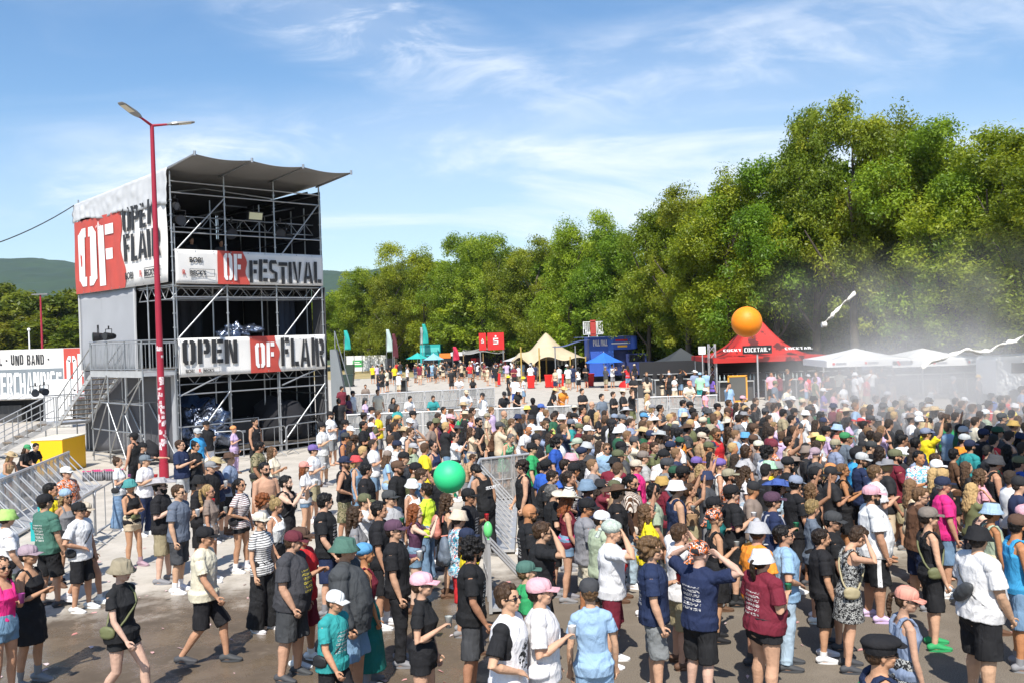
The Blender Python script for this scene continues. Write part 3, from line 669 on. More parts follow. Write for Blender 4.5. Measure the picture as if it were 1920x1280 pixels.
def tree(x, y, h, w_, label, group, low=.22, tint=(1, 1, 1), far=False, kind='tree', seed=None):
    """h total height, w_ crown width, low = share of the height that is bare trunk"""
    global tree_n; tree_n += 1; rnd = random.Random(seed or tree_n * 7)
    e = empty(kind, (x, y, 0), label, 'tree', group)
    t = bpy.data.objects.new('trunk', TRUNKS[tree_n % 4]); col.objects.link(t); t.parent = e; s = h / 17; t.scale = (s, s, s)
    me = (CROWNS_FAR if far else CROWNS)[tree_n % (3 if far else 4)]
    c = bpy.data.objects.new('crown', me); col.objects.link(c); c.parent = e
    zc = h * (low + 1) / 2; c.location = (0, 0, zc); c.rotation_euler = (0, 0, rnd.uniform(0, 6.28))
    c.scale = (w_ / 10.0, w_ / 10.0, h * (1 - low) / 14.0)
    v = rnd.uniform(.8, 1.2); c.color = (tint[0] * v * rnd.uniform(.9, 1.15), tint[1] * v, tint[2] * v, 1)
    return e
def yh(px): return 627 - .0323 * (px - 960)
def tx(px, d): return (px - 960) / F_PX * d
def htop(px, ytop, d): return CAM.z + (yh(px) - ytop) / F_PX * d
LINE = [ # px, top y, depth, width, label
 (1955, 236, 47, 11, 'broad tall tree at the right end of the tree line behind the white van'),
 (1865, 225, 52, 10, 'tall light green tree standing over the white van'),
 (1770, 208, 56, 9.5, 'tall tree with yellowish green top behind the white parasols'),
 (1690, 188, 60, 9, 'towering ash tree, one of two tallest, right of the highest top'),
 (1605, 172, 60, 9, 'tallest ash tree of the row, peaking above the white parasols'),
 (1530, 200, 63, 8.5, 'tall airy ash tree on the left flank of the tallest one'),
 (1455, 282, 64, 9.5, 'rounded tree right behind the tip of the red cocktail tent'),
 (1370, 305, 66, 9.5, 'full bright green tree behind the orange balloon'),
 (1292, 340, 72, 9.5, 'mid green tree over the black gazebo'),
 (1215, 388, 78, 9, 'dark green tree between the blue truck and the black gazebo'),
 (1140, 415, 84, 8.5, 'green tree just above the blue truck sign'),
 (1072, 402, 88, 8.5, 'taller narrow tree behind the peak of the beige tent'),
 (1008, 438, 94, 9, 'tree above the left side of the beige tent'),
 (940, 432, 99, 9.5, 'tree rising over the red sign boards'),
 (868, 428, 105, 10, 'broad tree behind the turquoise truck'),
 (800, 455, 110, 9.5, 'tree left of the turquoise truck'),
 (742, 488, 116, 9, 'lower tree above the white fence with the green sign'),
 (690, 500, 122, 10, 'rounded tree behind the teal beach flag'),
 (636, 548, 128, 10, 'low dark tree at the left end of the line next to the tower')]
for (px, yt, d, w_, lb) in LINE:
    tree(tx(px, d), d, htop(px, yt, d), w_, lb, 'broadleaf trees along the festival ground', low=.16 if d < 75 else .1, tint=[(1.08, 1.04, .9), (1.2, 1.1, .75), (.9, 1.04, .8), (1.0, 1.0, .8)][(tree_n * 3) % 4])
second = [(2040, 300, 58), (1910, 262, 63), (1815, 280, 66), (1730, 262, 70), (1645, 262, 70), (1565, 270, 73), (1495, 300, 74), (1412, 330, 76), (1330, 352, 80), (1253, 380, 86), (1178, 418, 92), (1105, 428, 98), (1040, 440, 104), (975, 452, 108), (905, 450, 114), (833, 462, 120), (770, 482, 126), (715, 500, 132), (662, 520, 138), (1035, 500, 96), (905, 490, 100), (1165, 470, 84)]
for i, (px, yt, d) in enumerate(second):
    tree(tx(px, d), d, htop(px, yt + 14, d), 11, 'dark tree standing in the second row, showing only between the front crowns', 'trees in the second row', low=.05, tint=(.9, .98, .75), far=True)
for i, (px, yt, d) in enumerate([(-60, 540, 120), (15, 522, 125), (50, 535, 118), (100, 548, 118), (140, 535, 125), (190, 548, 130), (250, 555, 132), (-10, 580, 110), (85, 590, 110), (135, 590, 110), (620, 560, 136), (580, 575, 140)]):
    tree(tx(px, d), d, htop(px, yt, d), 12, ['olive green tree with a wide crown above the merchandise sign', 'dark round tree beside the distant red lamp'][i % 2] if i < 2 else 'round dark tree in the copse left of the tower', 'trees left of the tower', low=.02, tint=(.62, .56, .5), far=True)
# undergrowth that closes the view under the crowns: each bush a thing
BUSH = [crown_mesh(71 + i, 90, 60, .2, 3.0, 2.2) for i in range(2)]
rb = random.Random(5); nb = 0
pxs = [(2010, 52), (1930, 57), (1850, 61), (1780, 64), (1710, 67), (1640, 68), (1570, 70), (1500, 72), (1430, 73), (1360, 75), (1290, 79), (1225, 84), (1160, 90), (1100, 95), (1045, 100), (985, 105), (925, 110), (868, 116), (812, 121), (758, 127), (705, 132), (655, 137)]
for (px, d) in pxs:
    for q in (0, 1):
        e = empty('bush', (tx(px, d) + q * 1.8, d + q * 2 - 1, 0), 'dark bush growing under the tree line', 'bush', 'undergrowth bushes below the trees'); nb += 1
        c = bpy.data.objects.new('foliage', BUSH[(nb) % 2]); col.objects.link(c); c.parent = e; s = rb.uniform(1.0, 1.35); c.location = (0, 0, 2.2 * s); c.scale = (s, s, s * 1.2); c.rotation_euler = (0, 0, rb.uniform(0, 6)); c.color = (.6, .7, .6, 1)
# ------------------------------------------------------------------ stalls and things at the back
def gp(px, d, z=0.0): return Vector((tx(px, d), d, z))
def zt(px, py, d): return CAM.z + (yh(px) - py) / F_PX * d
X, Yv, Z = Vector((1, 0, 0)), Vector((0, 1, 0)), Vector((0, 0, 1))
def paint(n, rgb, r=.6, na=.12): return mat(n, rgb, r, noise_amt=na, noise_scale=1.5)
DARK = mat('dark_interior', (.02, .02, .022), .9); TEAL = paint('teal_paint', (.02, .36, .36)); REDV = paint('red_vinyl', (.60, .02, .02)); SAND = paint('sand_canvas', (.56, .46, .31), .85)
BLUE = paint('blue_vinyl', (.03, .09, .42)); GREY = paint('grey_awning', (.30, .30, .30)); OR_ = paint('orange_vinyl', (.8, .22, .03)); YEL = paint('yellow_paint', (.85, .46, .005), .5, .05); WHP = paint('white_paint', (.75, .75, .74), .5, .06)
WOOD = mat('wood', (.33, .22, .10), .7, noise_amt=.3, noise_scale=3)
def canopy(k, c, hw, hd, z0, z1, n=10, sag=.35, val=.25):
    """peaked four sided canopy with sagging faces and a valance"""
    pk = Vector((c.x, c.y, z1)); cs = [Vector((c.x + a * hw, c.y + b * hd, z0)) for a, b in ((-1, -1), (1, -1), (1, 1), (-1, 1))]
    for i in range(4):
        a, b = cs[i], cs[(i + 1) % 4]
        def f(u, v):
            e = a.lerp(b, u); p = e.lerp(pk, v); p.z -= sag * math.sin(v * math.pi) * (z1 - z0) * .5; return p
        k.grid(f, n, n)
        if val: k.add([a, b, b - Z * val, a - Z * val], [(0, 1, 2, 3)])
def solid(o, th=.02): s = o.modifiers.new('thickness', 'SOLIDIFY'); s.thickness = th; s.offset = 0; return o
# merchandise stall (left)
d = 55.0
ms = empty('merchandise_stall', gp(40, d), 'long merchandise stall with white and grey lettered fascia left of the tower', 'stall')
x0, x1 = tx(-120, d), tx(157, d); zb, ztp = 1.3, 4.25
k = MB(); k.obox(Vector((x0, d, zb)), X * (x1 - x0), Yv * .1, Z * (ztp - zb)); k.build('fascia', canvas, ms)
k = MB(); k.obox(Vector((x0, d - .02, zb + .05)), X * (tx(117, d) - x0), Yv * .015, Z * 1.75); k.build('grey_field', paint('slate_print', (.20, .23, .25)), ms)
k = MB(); k.obox(Vector((tx(119, d), d - .025, zb - .02)), X * (x1 - tx(119, d)), Yv * .02, Z * (ztp - zb)); k.build('red_field', REDP, ms)
k = MB(); letters(k, 'MERCHANDISE', Vector((tx(114, d) - 4.1, d - .04, zb + .2)), X, Z, 1.4, width=4.1, jit=.03); k.build('lettering', WHITE, ms)
k = MB(); letters(k, 'FESTIVAL - UND BAND -', Vector((tx(92, d) - 4.6, d - .03, zb + 2.05)), X, Z, .6, width=4.6, gap=.14, jit=.04); k.build('lettering', INK, ms)
k = MB(); letters(k, 'OF', Vector((tx(124, d), d - .05, zb + .25)), X, Z, 2.3, width=1.2, jit=.04); k.build('lettering', WHITE, ms)
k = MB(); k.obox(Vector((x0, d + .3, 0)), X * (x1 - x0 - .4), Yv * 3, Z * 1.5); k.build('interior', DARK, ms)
k = MB()
for i in range(40): k.obox(Vector((x0 + i * .35, d - .9, 1.42 - (i % 2) * .02)), X * .33, Yv * 1.2 + Z * .28, Z * .02)
k.build('awning', paint('pale_awning', (.55, .55, .55)), ms)
k = MB(); k.obox(Vector((x0, d - .2, 0)), X * (tx(40, d) - x0), Yv * .4, Z * 1.0); k.build('counter', paint('dark_counter', (.06, .06, .06)), ms)
tent_w = sheet('x', gp(75, 50), Vector((1.6, 0, 0)), Vector((.2, 0, 2.6)), -Yv, WHP, amp=.08, par=None); tent_w.name = 'tarpaulin'; tag(tent_w, 'white cloth hanging in folds beside the stair foot', 'cloth')
stage_light(W(66, 735, 44), R(-60), R(10), 1.2, 'black lamp on the merchandise awning, the one farther from the tower', 'lamps above the stall')
stage_light(W(82, 733, 44), R(-40), R(10), 1.2, 'black lamp on the merchandise awning, the one closer to the tower', 'lamps above the stall')
# yellow container
d = 31.5; p = gp(82, d)
p = gp(52, d); e = empty('yellow_container', p, 'bright yellow box with a white notice beside the stair foot', 'container')
k = MB(); hgt = zt(110, 824, d); k.obox(p, X * 1.05, Yv * 1.7, Z * hgt); k.build('body', YEL, e)
k = MB(); k.obox(p + Vector((-.02, -.02, hgt)), X * 1.09, Yv * 1.74, Z * .03); k.build('lid', paint('cream_lid', (.72, .68, .52)), e)
k = MB(); k.obox(p + Vector((-.02, -.012, hgt - .42)), X * .24, Yv * .01, Z * .33); k.build('notice', WHITE, e)
# white fence panels with green sign, dark screen
d = 118
e = empty('site_fence', gp(648, d), 'white sheeted site fence with a green sign on it', 'fence')
for i in range(5):
    xa = tx(648 + i * 15, d); k = MB(); k.obox(Vector((xa, d, .2)), X * (tx(648 + i * 15 + 14.6, d) - xa), Yv * .06, Z * 1.95); k.build('panel', WHP, e)
    pole('post', (xa, d - .05, 0), (xa, d - .05, 2.2), .05, STEEL, e)
k = MB(); k.obox(Vector((tx(660, d), d - .04, .75)), X * 1.35, Yv * .02, Z * .85); k.build('green_sign', paint('green_sign', (.04, .32, .08)), e)
k = MB(); k.obox(Vector((tx(663, d), d - .06, 1.05)), X * .9, Yv * .01, Z * .12); k.obox(Vector((tx(663, d), d - .06, 1.28)), X * .7, Yv * .01, Z * .1); k.build('lettering', WHITE, e)
d = 104
e = empty('dark_screen', gp(722, d), 'dark mesh privacy screen beside the white site fence', 'screen')
k = MB(); k.obox(gp(721, d, .1), X * 1.0, Yv * .05, Z * 1.9); k.build('mesh_panel', BLACKCLOTH, e)
for px in (721, 738): pole('post', gp(px, d), gp(px, d, 2.2), .05, STEEL, e)
# beach flags
def flag(px, yt, yb, d, rgb, label, g='feather flags along the back'):
    p = gp(px, d); h = zt(px, yt, d); z0 = zt(px, yb, d); e = empty('feather_flag', p, label, 'flag', g)
    k = MB(); k.path([p, p + Z * (h * .8) + X * .02, p + Z * h + X * .25], .03, 6); k.build('pole', STEEL, e)
    m_ = paint('flag_%d_%d' % (px, yt), rgb)
    k = MB(); k.grid(lambda a, b: p + X * (.05 + .62 * a * (1 - .55 * b ** 3)) + Yv * (.12 * math.sin(a * 3 + b * 4)) + Z * (z0 + (h - z0) * b), 5, 14); solid(k.build('sail', m_, e))
    k = MB(); k.obox(p - Vector((.35, .35, 0)), X * .7, Yv * .7, Z * .08); k.build('base', BLACKPL, e)
flag(645, 620, 656, 95, (.02, .38, .33), 'tall teal feather flag just right of the tower')
flag(724, 618, 660, 100, (.45, .55, .52), 'pale grey green feather flag next to the dark screen')
flag(735, 626, 672, 104, (.10, .02, .03), 'dark red narrow flag above the dark screen')
flag(792, 608, 645, 102, (.02, .38, .33), 'teal feather flag above the turquoise truck')
flag(788, 614, 645, 106, (.40, .42, .40), 'grey feather flag behind the teal one at the turquoise truck')
flag(848, 650, 676, 95, (.60, .03, .08), 'small pink red flag at the food stall')
# turquoise truck
d = 103; p = gp(787, d); w_ = tx(825, d) - p.x
e = empty('food_truck', p, 'turquoise food truck under the feather flags', 'truck')
k = MB(); k.obox(p + Z * .35, X * w_, Yv * 4.5, Z * 3.0); k.build('body', TEAL, e)
k = MB(); k.obox(p + Vector((.1, -.02, 2.55)), X * (w_ - .2), Yv * .02, Z * .5); k.build('fascia', paint('light_teal', (.10, .52, .50)), e)
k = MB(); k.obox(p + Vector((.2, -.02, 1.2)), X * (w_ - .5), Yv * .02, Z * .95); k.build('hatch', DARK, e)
for xx in (.4, w_ - .4):
    k = MB(); k.tube(p + Vector((xx, -.05, .35)), p + Vector((xx, .2, .35)), .35, n=16); k.build('wheel', BLACKPL, e)
def parasol(px, yt, ye, yb, d, hw, rgb, label, sides=8, g='sun parasols at the back', val=0, text=None, name='parasol', spread=None):
    p = gp(px, d); h = zt(px, yt, d); ze = zt(px, ye, d); e = empty(name, p, label, 'parasol', g)
    m_ = paint('canopy_%d' % px, rgb, .7); k = MB()
    vs = [p + Z * h]; n_ = sides * 2
    for ring, fr in ((1, .5), (2, 1.0)):
        for i in range(n_):
            a = 2 * math.pi * i / n_ + math.pi / sides; rr_ = hw * fr * (1 if i % 2 == 0 else math.cos(math.pi / sides) * .97)
            vs.append(p + Vector((rr_ * math.cos(a), rr_ * math.sin(a), h + (ze - h) * (fr ** .85) + (0 if i % 2 == 0 else -.0))))
    fs = [(0, 1 + i, 1 + (i + 1) % n_) for i in range(n_)] + [(1 + i, 1 + n_ + i, 1 + n_ + (i + 1) % n_, 1 + (i + 1) % n_) for i in range(n_)]
    k.add(vs, fs)
    if val:
        b = len(k.v) - n_; o = [Vector(k.v[b + i]) - Z * val for i in range(n_)]; base_ = [Vector(k.v[b + i]) for i in range(n_)]
        k.add(base_ + o, [(i, n_ + i, n_ + (i + 1) % n_, (i + 1) % n_) for i in range(n_)])
    cn = solid(k.build('canopy', m_, e), .015)
    k = MB(); k.tube(p, p + Z * (h + .05), .035, n=8); k.build('pole', ALU, e)
    k = MB()
    for i in range(sides):
        a = 2 * math.pi * (i) / sides + math.pi / sides; k.tube(p + Z * (h - .08), p + Vector((hw * math.cos(a), hw * math.sin(a), ze - .03)), .012, n=4)
    k.build('rib', STEEL, e)
    k = MB(); k.obox(p - Vector((.3, .3, 0)), X * .6, Yv * .6, Z * .1); k.build('base', BLACKPL, e)
    return e
parasol(782, 661, 672, 700, 97, 1.25, (.03, .42, .38), 'teal parasol in front of the turquoise truck')
parasol(812, 662, 674, 700, 94, 1.1, (.25, .50, .62), 'light blue parasol in front of the turquoise truck')
# food stall row
d = 96
e = empty('food_stall', gp(835, d), 'low food stall row with orange sign, white roof and grey awning', 'stall')
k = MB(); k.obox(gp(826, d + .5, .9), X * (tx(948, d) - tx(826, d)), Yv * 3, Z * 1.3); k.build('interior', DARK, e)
k = MB(); k.obox(gp(826, d, 0), X * (tx(948, d) - tx(826, d)), Yv * .3, Z * 1.0); k.build('counter', paint('counter_grey', (.16, .13, .12)), e)
k = MB(); k.obox(gp(823, d - .3, 2.0), X * 1.15, Yv * .1, Z * .5); k.build('orange_sign', OR_, e)
k = MB(); k.obox(gp(844, d - .2, 2.2), X * 1.5, Yv * 2.4, Z * .35); k.build('white_roof', WHP, e)
k = MB(); k.grid(lambda a, b: gp(866, d, 2.45) + X * ((tx(946, d) - tx(866, d)) * a) + Yv * (-1.6 + 4 * b) + Z * (.35 * b - .12 * math.sin(a * math.pi * 3)), 18, 6); solid(k.build('awning', GREY, e))
for px in (868, 905, 944): pole('post', gp(px, d - 1.5), gp(px, d - 1.5, 2.4), .05, WOOD, e)
for i, (px, c) in enumerate(((882, REDV), (893, paint('maroon_vinyl', (.12, .01, .03))), (925, REDV), (937, REDV))):
    k = MB(); k.obox(gp(px, d - .1, .9 if i < 3 else .6), X * .55, Yv * .1, Z * (1.0 if i != 2 else .4)); k.build('menu_board', c, e)
# red sign box
d = 92
e = empty('sign_tower', gp(922, d), 'red sign boards with white logos rising above the food stall', 'sign')
for (a, b, nm) in ((898, 911.5, 'side_board'), (914, 945, 'front_board')):
    z0, z1 = zt(920, 656, d), zt(920, 624, d); k = MB(); k.obox(gp(a, d, z0), X * (tx(b, d) - tx(a, d)), Yv * .25, Z * (z1 - z0)); k.build(nm, REDV, e)
    c = gp((a + b) / 2, d - .03, (z0 + z1) / 2); s = .42 if nm[0] == 'f' else .22
    k = MB(); k.tube(c + Z * (s * 1.15), c + Z * (s * 1.15) - Yv * .02, s * .22, n=12); k.obox(c + Vector((-s * .6, -.02, s * .45)), X * s * 1.2, Yv * .02, Z * s * .28); k.obox(c + Vector((-s * .6, -.02, 0)), X * s * .3, Yv * .02, Z * s * .5)
    k.obox(c + Vector((-s * .6, -.02, -s * .12)), X * s * 1.2, Yv * .02, Z * s * .28); k.obox(c + Vector((s * .3, -.02, -s * .6)), X * s * .3, Yv * .02, Z * s * .5); k.obox(c + Vector((-s * .6, -.02, -s * .7)), X * s * 1.2, Yv * .02, Z * s * .26); k.build('logo', WHITE, e)
for px in (900, 943): pole('post', gp(px, d + .1), gp(px, d + .1, 3.4), .06, STEEL, e)
# beige tent
d = 84; c = gp(1024, d); zp = zt(1023, 628, d); ze = zt(1023, 671, d)
e = empty('stretch_tent', c, 'sand coloured stretch tent with pointed peak on wooden poles', 'tent')
def tentf(a, b):
    x = tx(958, d) + (tx(1102, d) - tx(958, d)) * a; y = d - 3 + 6.5 * b
    r_ = math.hypot((x - c.x) / 3.3, (y - c.y) / 3.6); z = ze - .15 + (zp - ze) * max(0, 1 - r_) ** 1.35 * 1.15 + .12 * math.sin(a * 17) * (1 - b) - (.25 if b > .95 else 0)
    z += .35 * max(0, a - .6) + .25 * math.exp(-((a - .1) / .05) ** 2) - .3 * math.exp(-((a - .25) / .06) ** 2) * (1 - b)
    return Vector((x, y, z))
k = MB(); k.grid(tentf, 44, 22); solid(k.build('canopy', SAND, e))
for px, yt in ((976, 650), (1010, 652), (1023, 628), (1068, 668), (1097, 668)):
    dd = d - 3 if px != 1023 else d; pole('tent_pole', gp(px, dd), gp(px, dd, zt(px, yt, dd)), .06, mat('bamboo', (.48, .33, .09), .7), e)
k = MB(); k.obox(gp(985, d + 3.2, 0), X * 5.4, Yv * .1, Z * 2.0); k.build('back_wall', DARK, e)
k = MB()
for i in range(6): k.obox(gp(1043, d + 3.1, 1.2) + X * (i * .36), X * .22, Yv * .02, Z * .6)
k.build('poster', WHITE, e)
parasol(966, 668, 676, 705, 86, 1.3, (.55, .55, .55), 'pale grey parasol left of the beige tent')
# blue truck with sign and awning
d = 78; e = empty('promo_truck', gp(1140, d), 'dark blue double height promotion truck with awning', 'truck')
xa, xb = tx(1104, d), tx(1190, d); z1 = zt(1140, 632, d)
k = MB(); k.obox(Vector((xa, d, .5)), X * 1.65, Yv * 5, Z * (z1 - .5)); k.obox(Vector((xa + 1.65, d + .0, 2.65)), X * (xb - xa - 1.65), Yv * 5, Z * (z1 - 2.65)); k.build('body', BLUE, e)
k = MB(); k.obox(Vector((xa + 1.65, d + .6, .5)), X * 2.1, Yv * 4, Z * 2.1); k.build('lower_body', paint('navy_vinyl', (.018, .03, .12)), e)
k = MB(); k.obox(Vector((xa + 1.62, d - .01, .6)), X * .42, Yv * .02, Z * 2.9); k.build('bright_stripe', paint('mid_blue', (.04, .14, .55)), e)
k = MB(); k.tube((xb - .1, d, 2.7), (xb - .1, d, z1), .3, n=12); k.build('rounded_corner', BLUE, e)
k = MB(); k.obox(Vector((tx(1172, d), d - .9, .55)), X * 2.3, Yv * 3, Z * 1.05); k.obox(Vector((tx(1172, d), d - .3, 1.6)), X * 1.7, Yv * 2.3, Z * .7); k.build('cab', paint('navy_vinyl', (.018, .03, .12)), e)
k = MB(); k.obox(Vector((tx(1178, d), d - .32, 1.62)), X * 1.3, Yv * .02, Z * .6); k.build('windscreen', mat('dark_glass', (.01, .012, .015), .1), e)
for px in (1180, 1214):
    k = MB(); k.tube(gp(px, d - .95, .38), gp(px, d - .6, .38), .38, n=16); k.build('wheel', BLACKPL, e)
k = MB(); k.grid(lambda a, b: Vector((tx(1036, d) + (xa - tx(1036, d)) * a, d - 1.5 + 3 * b, zt(1040, 650, d) + .42 * a - .1 * math.sin(a * 6))), 14, 4); k.grid(lambda a, b: Vector((tx(1076, d) + (xb - tx(1076, d)) * a, d - .9 + 1.2 * b, z1 + .04)), 14, 3); solid(k.build('awning', paint('steel_blue', (.10, .13, .26)), e), .04)
for px in (1040, 1078): pole('awning_post', gp(px, d - 1.4), gp(px, d - 1.4, zt(px, 648, d)), .05, STEEL, e)
k = MB(); letters(k, 'PALL', Vector((xa + .35, d - .03, 3.0)), X, Z, .5, width=.55); k.build('lettering', WHITE, e); k = MB(); letters(k, 'MALL', Vector((xa + 1.0, d - .03, 3.0)), X, Z, .5, width=.55); k.build('lettering', WHITE, e)
k = MB(); k.obox(Vector((tx(1162, d) - .35, d - .03, 3.35)), X * 1.0, Yv * .02, Z * .14); k.build('red_bar', REDV, e)
k = MB(); k.obox(Vector((tx(1162, d) - .7, d - .03, 3.13)), X * 1.6, Yv * .02, Z * .1); k.build('white_bar', WHITE, e)
k = MB(); k.obox(Vector((tx(1162, d) - .2, d - .03, 2.85)), X * .8, Yv * .02, Z * .16); k.build('yellow_bar', YEL, e)
e = empty('mast_sign', gp(1112, d + 1), 'tall sign reading PALL MALL with a red centre bar on the truck roof', 'sign')
z0 = zt(1112, 627, d); k = MB(); k.obox(gp(1107.5, d, z0 - .15), X * .46, Yv * .12, Z * 1.35); k.build('centre_bar', paint('brick_red', (.42, .05, .04)), e)
k = MB(); letters(k, 'PALL', gp(1094, d, z0 + .05), X, Z, .95, width=.58, gap=.16); k.build('lettering', WHITE, e); k = MB(); letters(k, 'MALL', gp(1118.5, d, z0 + .05), X, Z, .95, width=.60, gap=.16); k.build('lettering', WHITE, e)
k = MB(); k.obox(gp(1094, d, z0 - .02), X * 1.65, Yv * .06, Z * .05); k.obox(gp(1094, d, z0 + 1.02), X * 1.65, Yv * .06, Z * .05); k.tube(gp(1120, d + .1, z1), gp(1120, d + .1, z0), .05); k.tube(gp(1104, d + .1, z1), gp(1104, d + .1, z0), .05); k.build('frame', WHP, e)
parasol(1131, 660, 679, 727, 70, 1.55, (.03, .16, .62), 'bright blue parasol in front of the blue truck', sides=6)
def bin_(px, yb, d, rgb, label, w_=.62, h_=.95, g='red bins at the beige tent'):
    p = gp(px, d); e = empty('wheeled_bin', p, label, 'bin', g); m_ = paint('bin_%s' % (str(rgb)), rgb, .5); hw = w_ / 2
    k = MB(); b0 = [p + Vector((a * hw * .8, b * hw * .8, .06)) for a, b in ((-1, -1), (1, -1), (1, 1), (-1, 1))]; b1 = [p + Vector((a * hw, b * hw, h_)) for a, b in ((-1, -1), (1, -1), (1, 1), (-1, 1))]
    k.add(b0 + b1, [(0, 3, 2, 1), (4, 5, 6, 7), (0, 1, 5, 4), (1, 2, 6, 5), (2, 3, 7, 6), (3, 0, 4, 7)]); k.build('body', m_, e)
    k = MB(); k.obox(p + Vector((-hw - .02, -hw - .02, h_)), X * (w_ + .04), Yv * (w_ + .04), Z * .06); k.build('lid', m_, e)
    for s in (-1, 1):
        k = MB(); k.tube(p + Vector((s * hw * .8, hw * .8, .08)), p + Vector((s * hw * .95, hw * .8, .08)), .08, n=10); k.build('wheel', BLACKPL, e)
for i, (px, lb) in enumerate(((993, 'red bin standing alone left of the bin group'), (1026, 'red bin at the left end of the group of three'), (1037, 'red bin in the middle of the group of three'), (1048, 'red bin at the right end of the group of three'), (1103, 'red bin under the awning of the blue truck'))):
    bin_(px, 727, 72 + (i % 2) * .5, (.68, .02, .015), lb, w_=.6 if i != 4 else .7)
bin_(933, 720, 78, (.65, .02, .02), 'slim red bin before the food stall', w_=.3, g=None)
bin_(651, 721, 84, (.03, .05, .04), 'dark green bin near the tower right side', w_=1.0, h_=1.05, g='dark bins'); bin_(655, 692, 115, (.04, .06, .05), 'grey green bin before the white site fence', w_=1.0, h_=1.1, g='dark bins')
e = empty('bar_table', gp(748, 73), 'dark standing table with high stools in the open square', 'table')
k = MB(); k.obox(gp(737, 73, .98), X * 1.1, Yv * .7, Z * .05); k.build('table_top', BLACKPL, e)
for a in (738.5, 748, 759): pole('leg', gp(a, 73.2), gp(a, 73.2, .98), .03, STEEL, e)
k = MB(); k.obox(gp(741, 73.5, 0), X * .8, Yv * .5, Z * .9); k.build('cabinet', BLACKPL, e)
# red dome chair
p = gp(1176, 70); e = empty('inflatable_dome', p, 'red inflatable dome seat with white cap before the blue truck', 'inflatable')
k = MB(); k.lathe([(.75, 0), (.74, .15), (.6, .35), (.35, .48), (.15, .52)], p, 16); k.build('body', REDV, e)
k = MB(); k.lathe([(.17, .5), (.15, .62), (.05, .66), (0, .66)], p, 12); k.build('cap', WHITE, e)
# black gazebo and dark bar
d = 66; e = empty('gazebo', gp(1275, d), 'black gazebo roof over the dark bar', 'gazebo'); c = gp(1276, d)
k = MB(); canopy(k, c, 1.75, 1.6, zt(1276, 678, d), zt(1276, 652, d), 8, .25, .12); solid(k.build('canopy', mat('black_canopy', (.045, .05, .055), .7), e))
for a in (-1, 1):
    for b in (-1, 1): pole('leg', (c.x + a * 1.65, c.y + b * 1.5, 0), (c.x + a * 1.65, c.y + b * 1.5, zt(1276, 678, d)), .04, STEEL, e)
k = MB(); k.obox(Vector((tx(1254, d), d - 1.64, zt(1276, 681, d))), X * .9, Yv * .02, Z * .16); k.build('logo', WHITE, e)
def bar(px0, px1, d, label, h=1.12, posts=4):
    e = empty('bar_counter', gp((px0 + px1) / 2, d), label, 'bar counter', 'bar counters in front of the trees')
    k = MB(); k.obox(gp(px0, d, h), X * (tx(px1, d) - tx(px0, d)), Yv * .5, Z * .05); k.build('counter_top', paint('pale_top', (.5, .5, .47)), e)
    k = MB(); k.obox(gp(px0, d + .25, 0), X * (tx(px1, d) - tx(px0, d)), Yv * .2, Z * h); k.build('front', paint('counter_dark', (.075, .072, .07)), e)
    for i in range(posts): a = px0 + 1 + (px1 - px0 - 2) * i / (posts - 1); pole('post', gp(a, d + .05), gp(a, d + .05, h), .045, STEEL, e)
    return e
bar(1191, 1222, 58, 'short bar counter left of the people in light clothes', posts=3); bar(1225, 1330, 57, 'long dark bar counter under the black gazebo', posts=5)
bar(1345, 1412, 53, 'bar counter under the left half of the red cocktail tent'); bar(1432, 1520, 53, 'bar counter under the right half of the red cocktail tent'); bar(1545, 1850, 54, 'long grey counter under the white parasols', posts=8)
for (px, d, w_, h_, lb) in ((1262, 62, 4.6, 2.1, 'black back wall of the bar under the gazebo'), (1430, 60, 7.5, 2.5, 'dark back wall inside the red cocktail tent'), (1700, 59, 11.5, 2.3, 'dark back wall behind the white parasols')):
    e = empty('back_wall', gp(px, d), lb, 'wall', 'dark back walls of the bars'); k = MB(); k.obox(gp(px, d) - X * w_ / 2, X * w_, Yv * .1, Z * h_); k.build('panel', paint('anthracite', (.022, .022, .024)), e)
    k = MB()
    for i in range(int(w_ / .9)): k.obox(gp(px, d - .35, 1.25) - X * (w_ / 2 - .3 - i * .9), X * .6, Yv * .3, Z * .04)
    k.build('shelf', GREY, e)
    if px == 1700:
        k = MB()
        for i in range(3): k.obox(gp(px, d - .06, 1.1) + X * (-w_ * .25 + i * w_ * .22), X * .8, Yv * .03, Z * 1.0)
        k.build('cooler_door', mat('cooler_glass', (.16, .18, .26), .3), e)
# bottles on the cocktail counters
rb2 = random.Random(3); bt = None
for i in range(22):
    px = 1348 + i * 8 + rb2.uniform(-1, 1)
    if 1412 < px < 1434: continue
    if bt is None:
        k = MB(); k.lathe([(.0, 0), (.045, 0), (.045, .2), (.018, .27), (.018, .34), (0, .34)], (0, 0, 0), 8); bt = k.build('bottle', mat('bottle_glass', (.35, .4, .38), .15), None); o = bt
    else: o = bt.copy(); col.objects.link(o)
    o.location = gp(px, 53.2, 1.17); tag(o, 'glass bottle standing on a cocktail tent counter', 'bottle', 'bottles on the cocktail counters')
# orange framed board
e = empty('menu_stand', gp(1378, 50), 'orange framed menu board under the cocktail tent', 'menu board')
k = MB()
for a in ((1362, .2, 1.05, .09), (1362, 1.55, 1.05, .09)): k.obox(gp(a[0], 50, a[1]), X * a[2], Yv * .06, Z * a[3])
k.obox(gp(1362, 50, .2), X * .08, Yv * .06, Z * 1.4); k.obox(gp(1362, 50, .2) + X * .97, X * .08, Yv * .06, Z * 1.4); k.build('frame', mat('orange_frame', (.75, .33, .03), .5), e)
k = MB(); k.obox(gp(1363, 50.02, .28), X * .95, Yv * .02, Z * 1.3); k.build('board', paint('slate_board', (.10, .10, .09)), e)
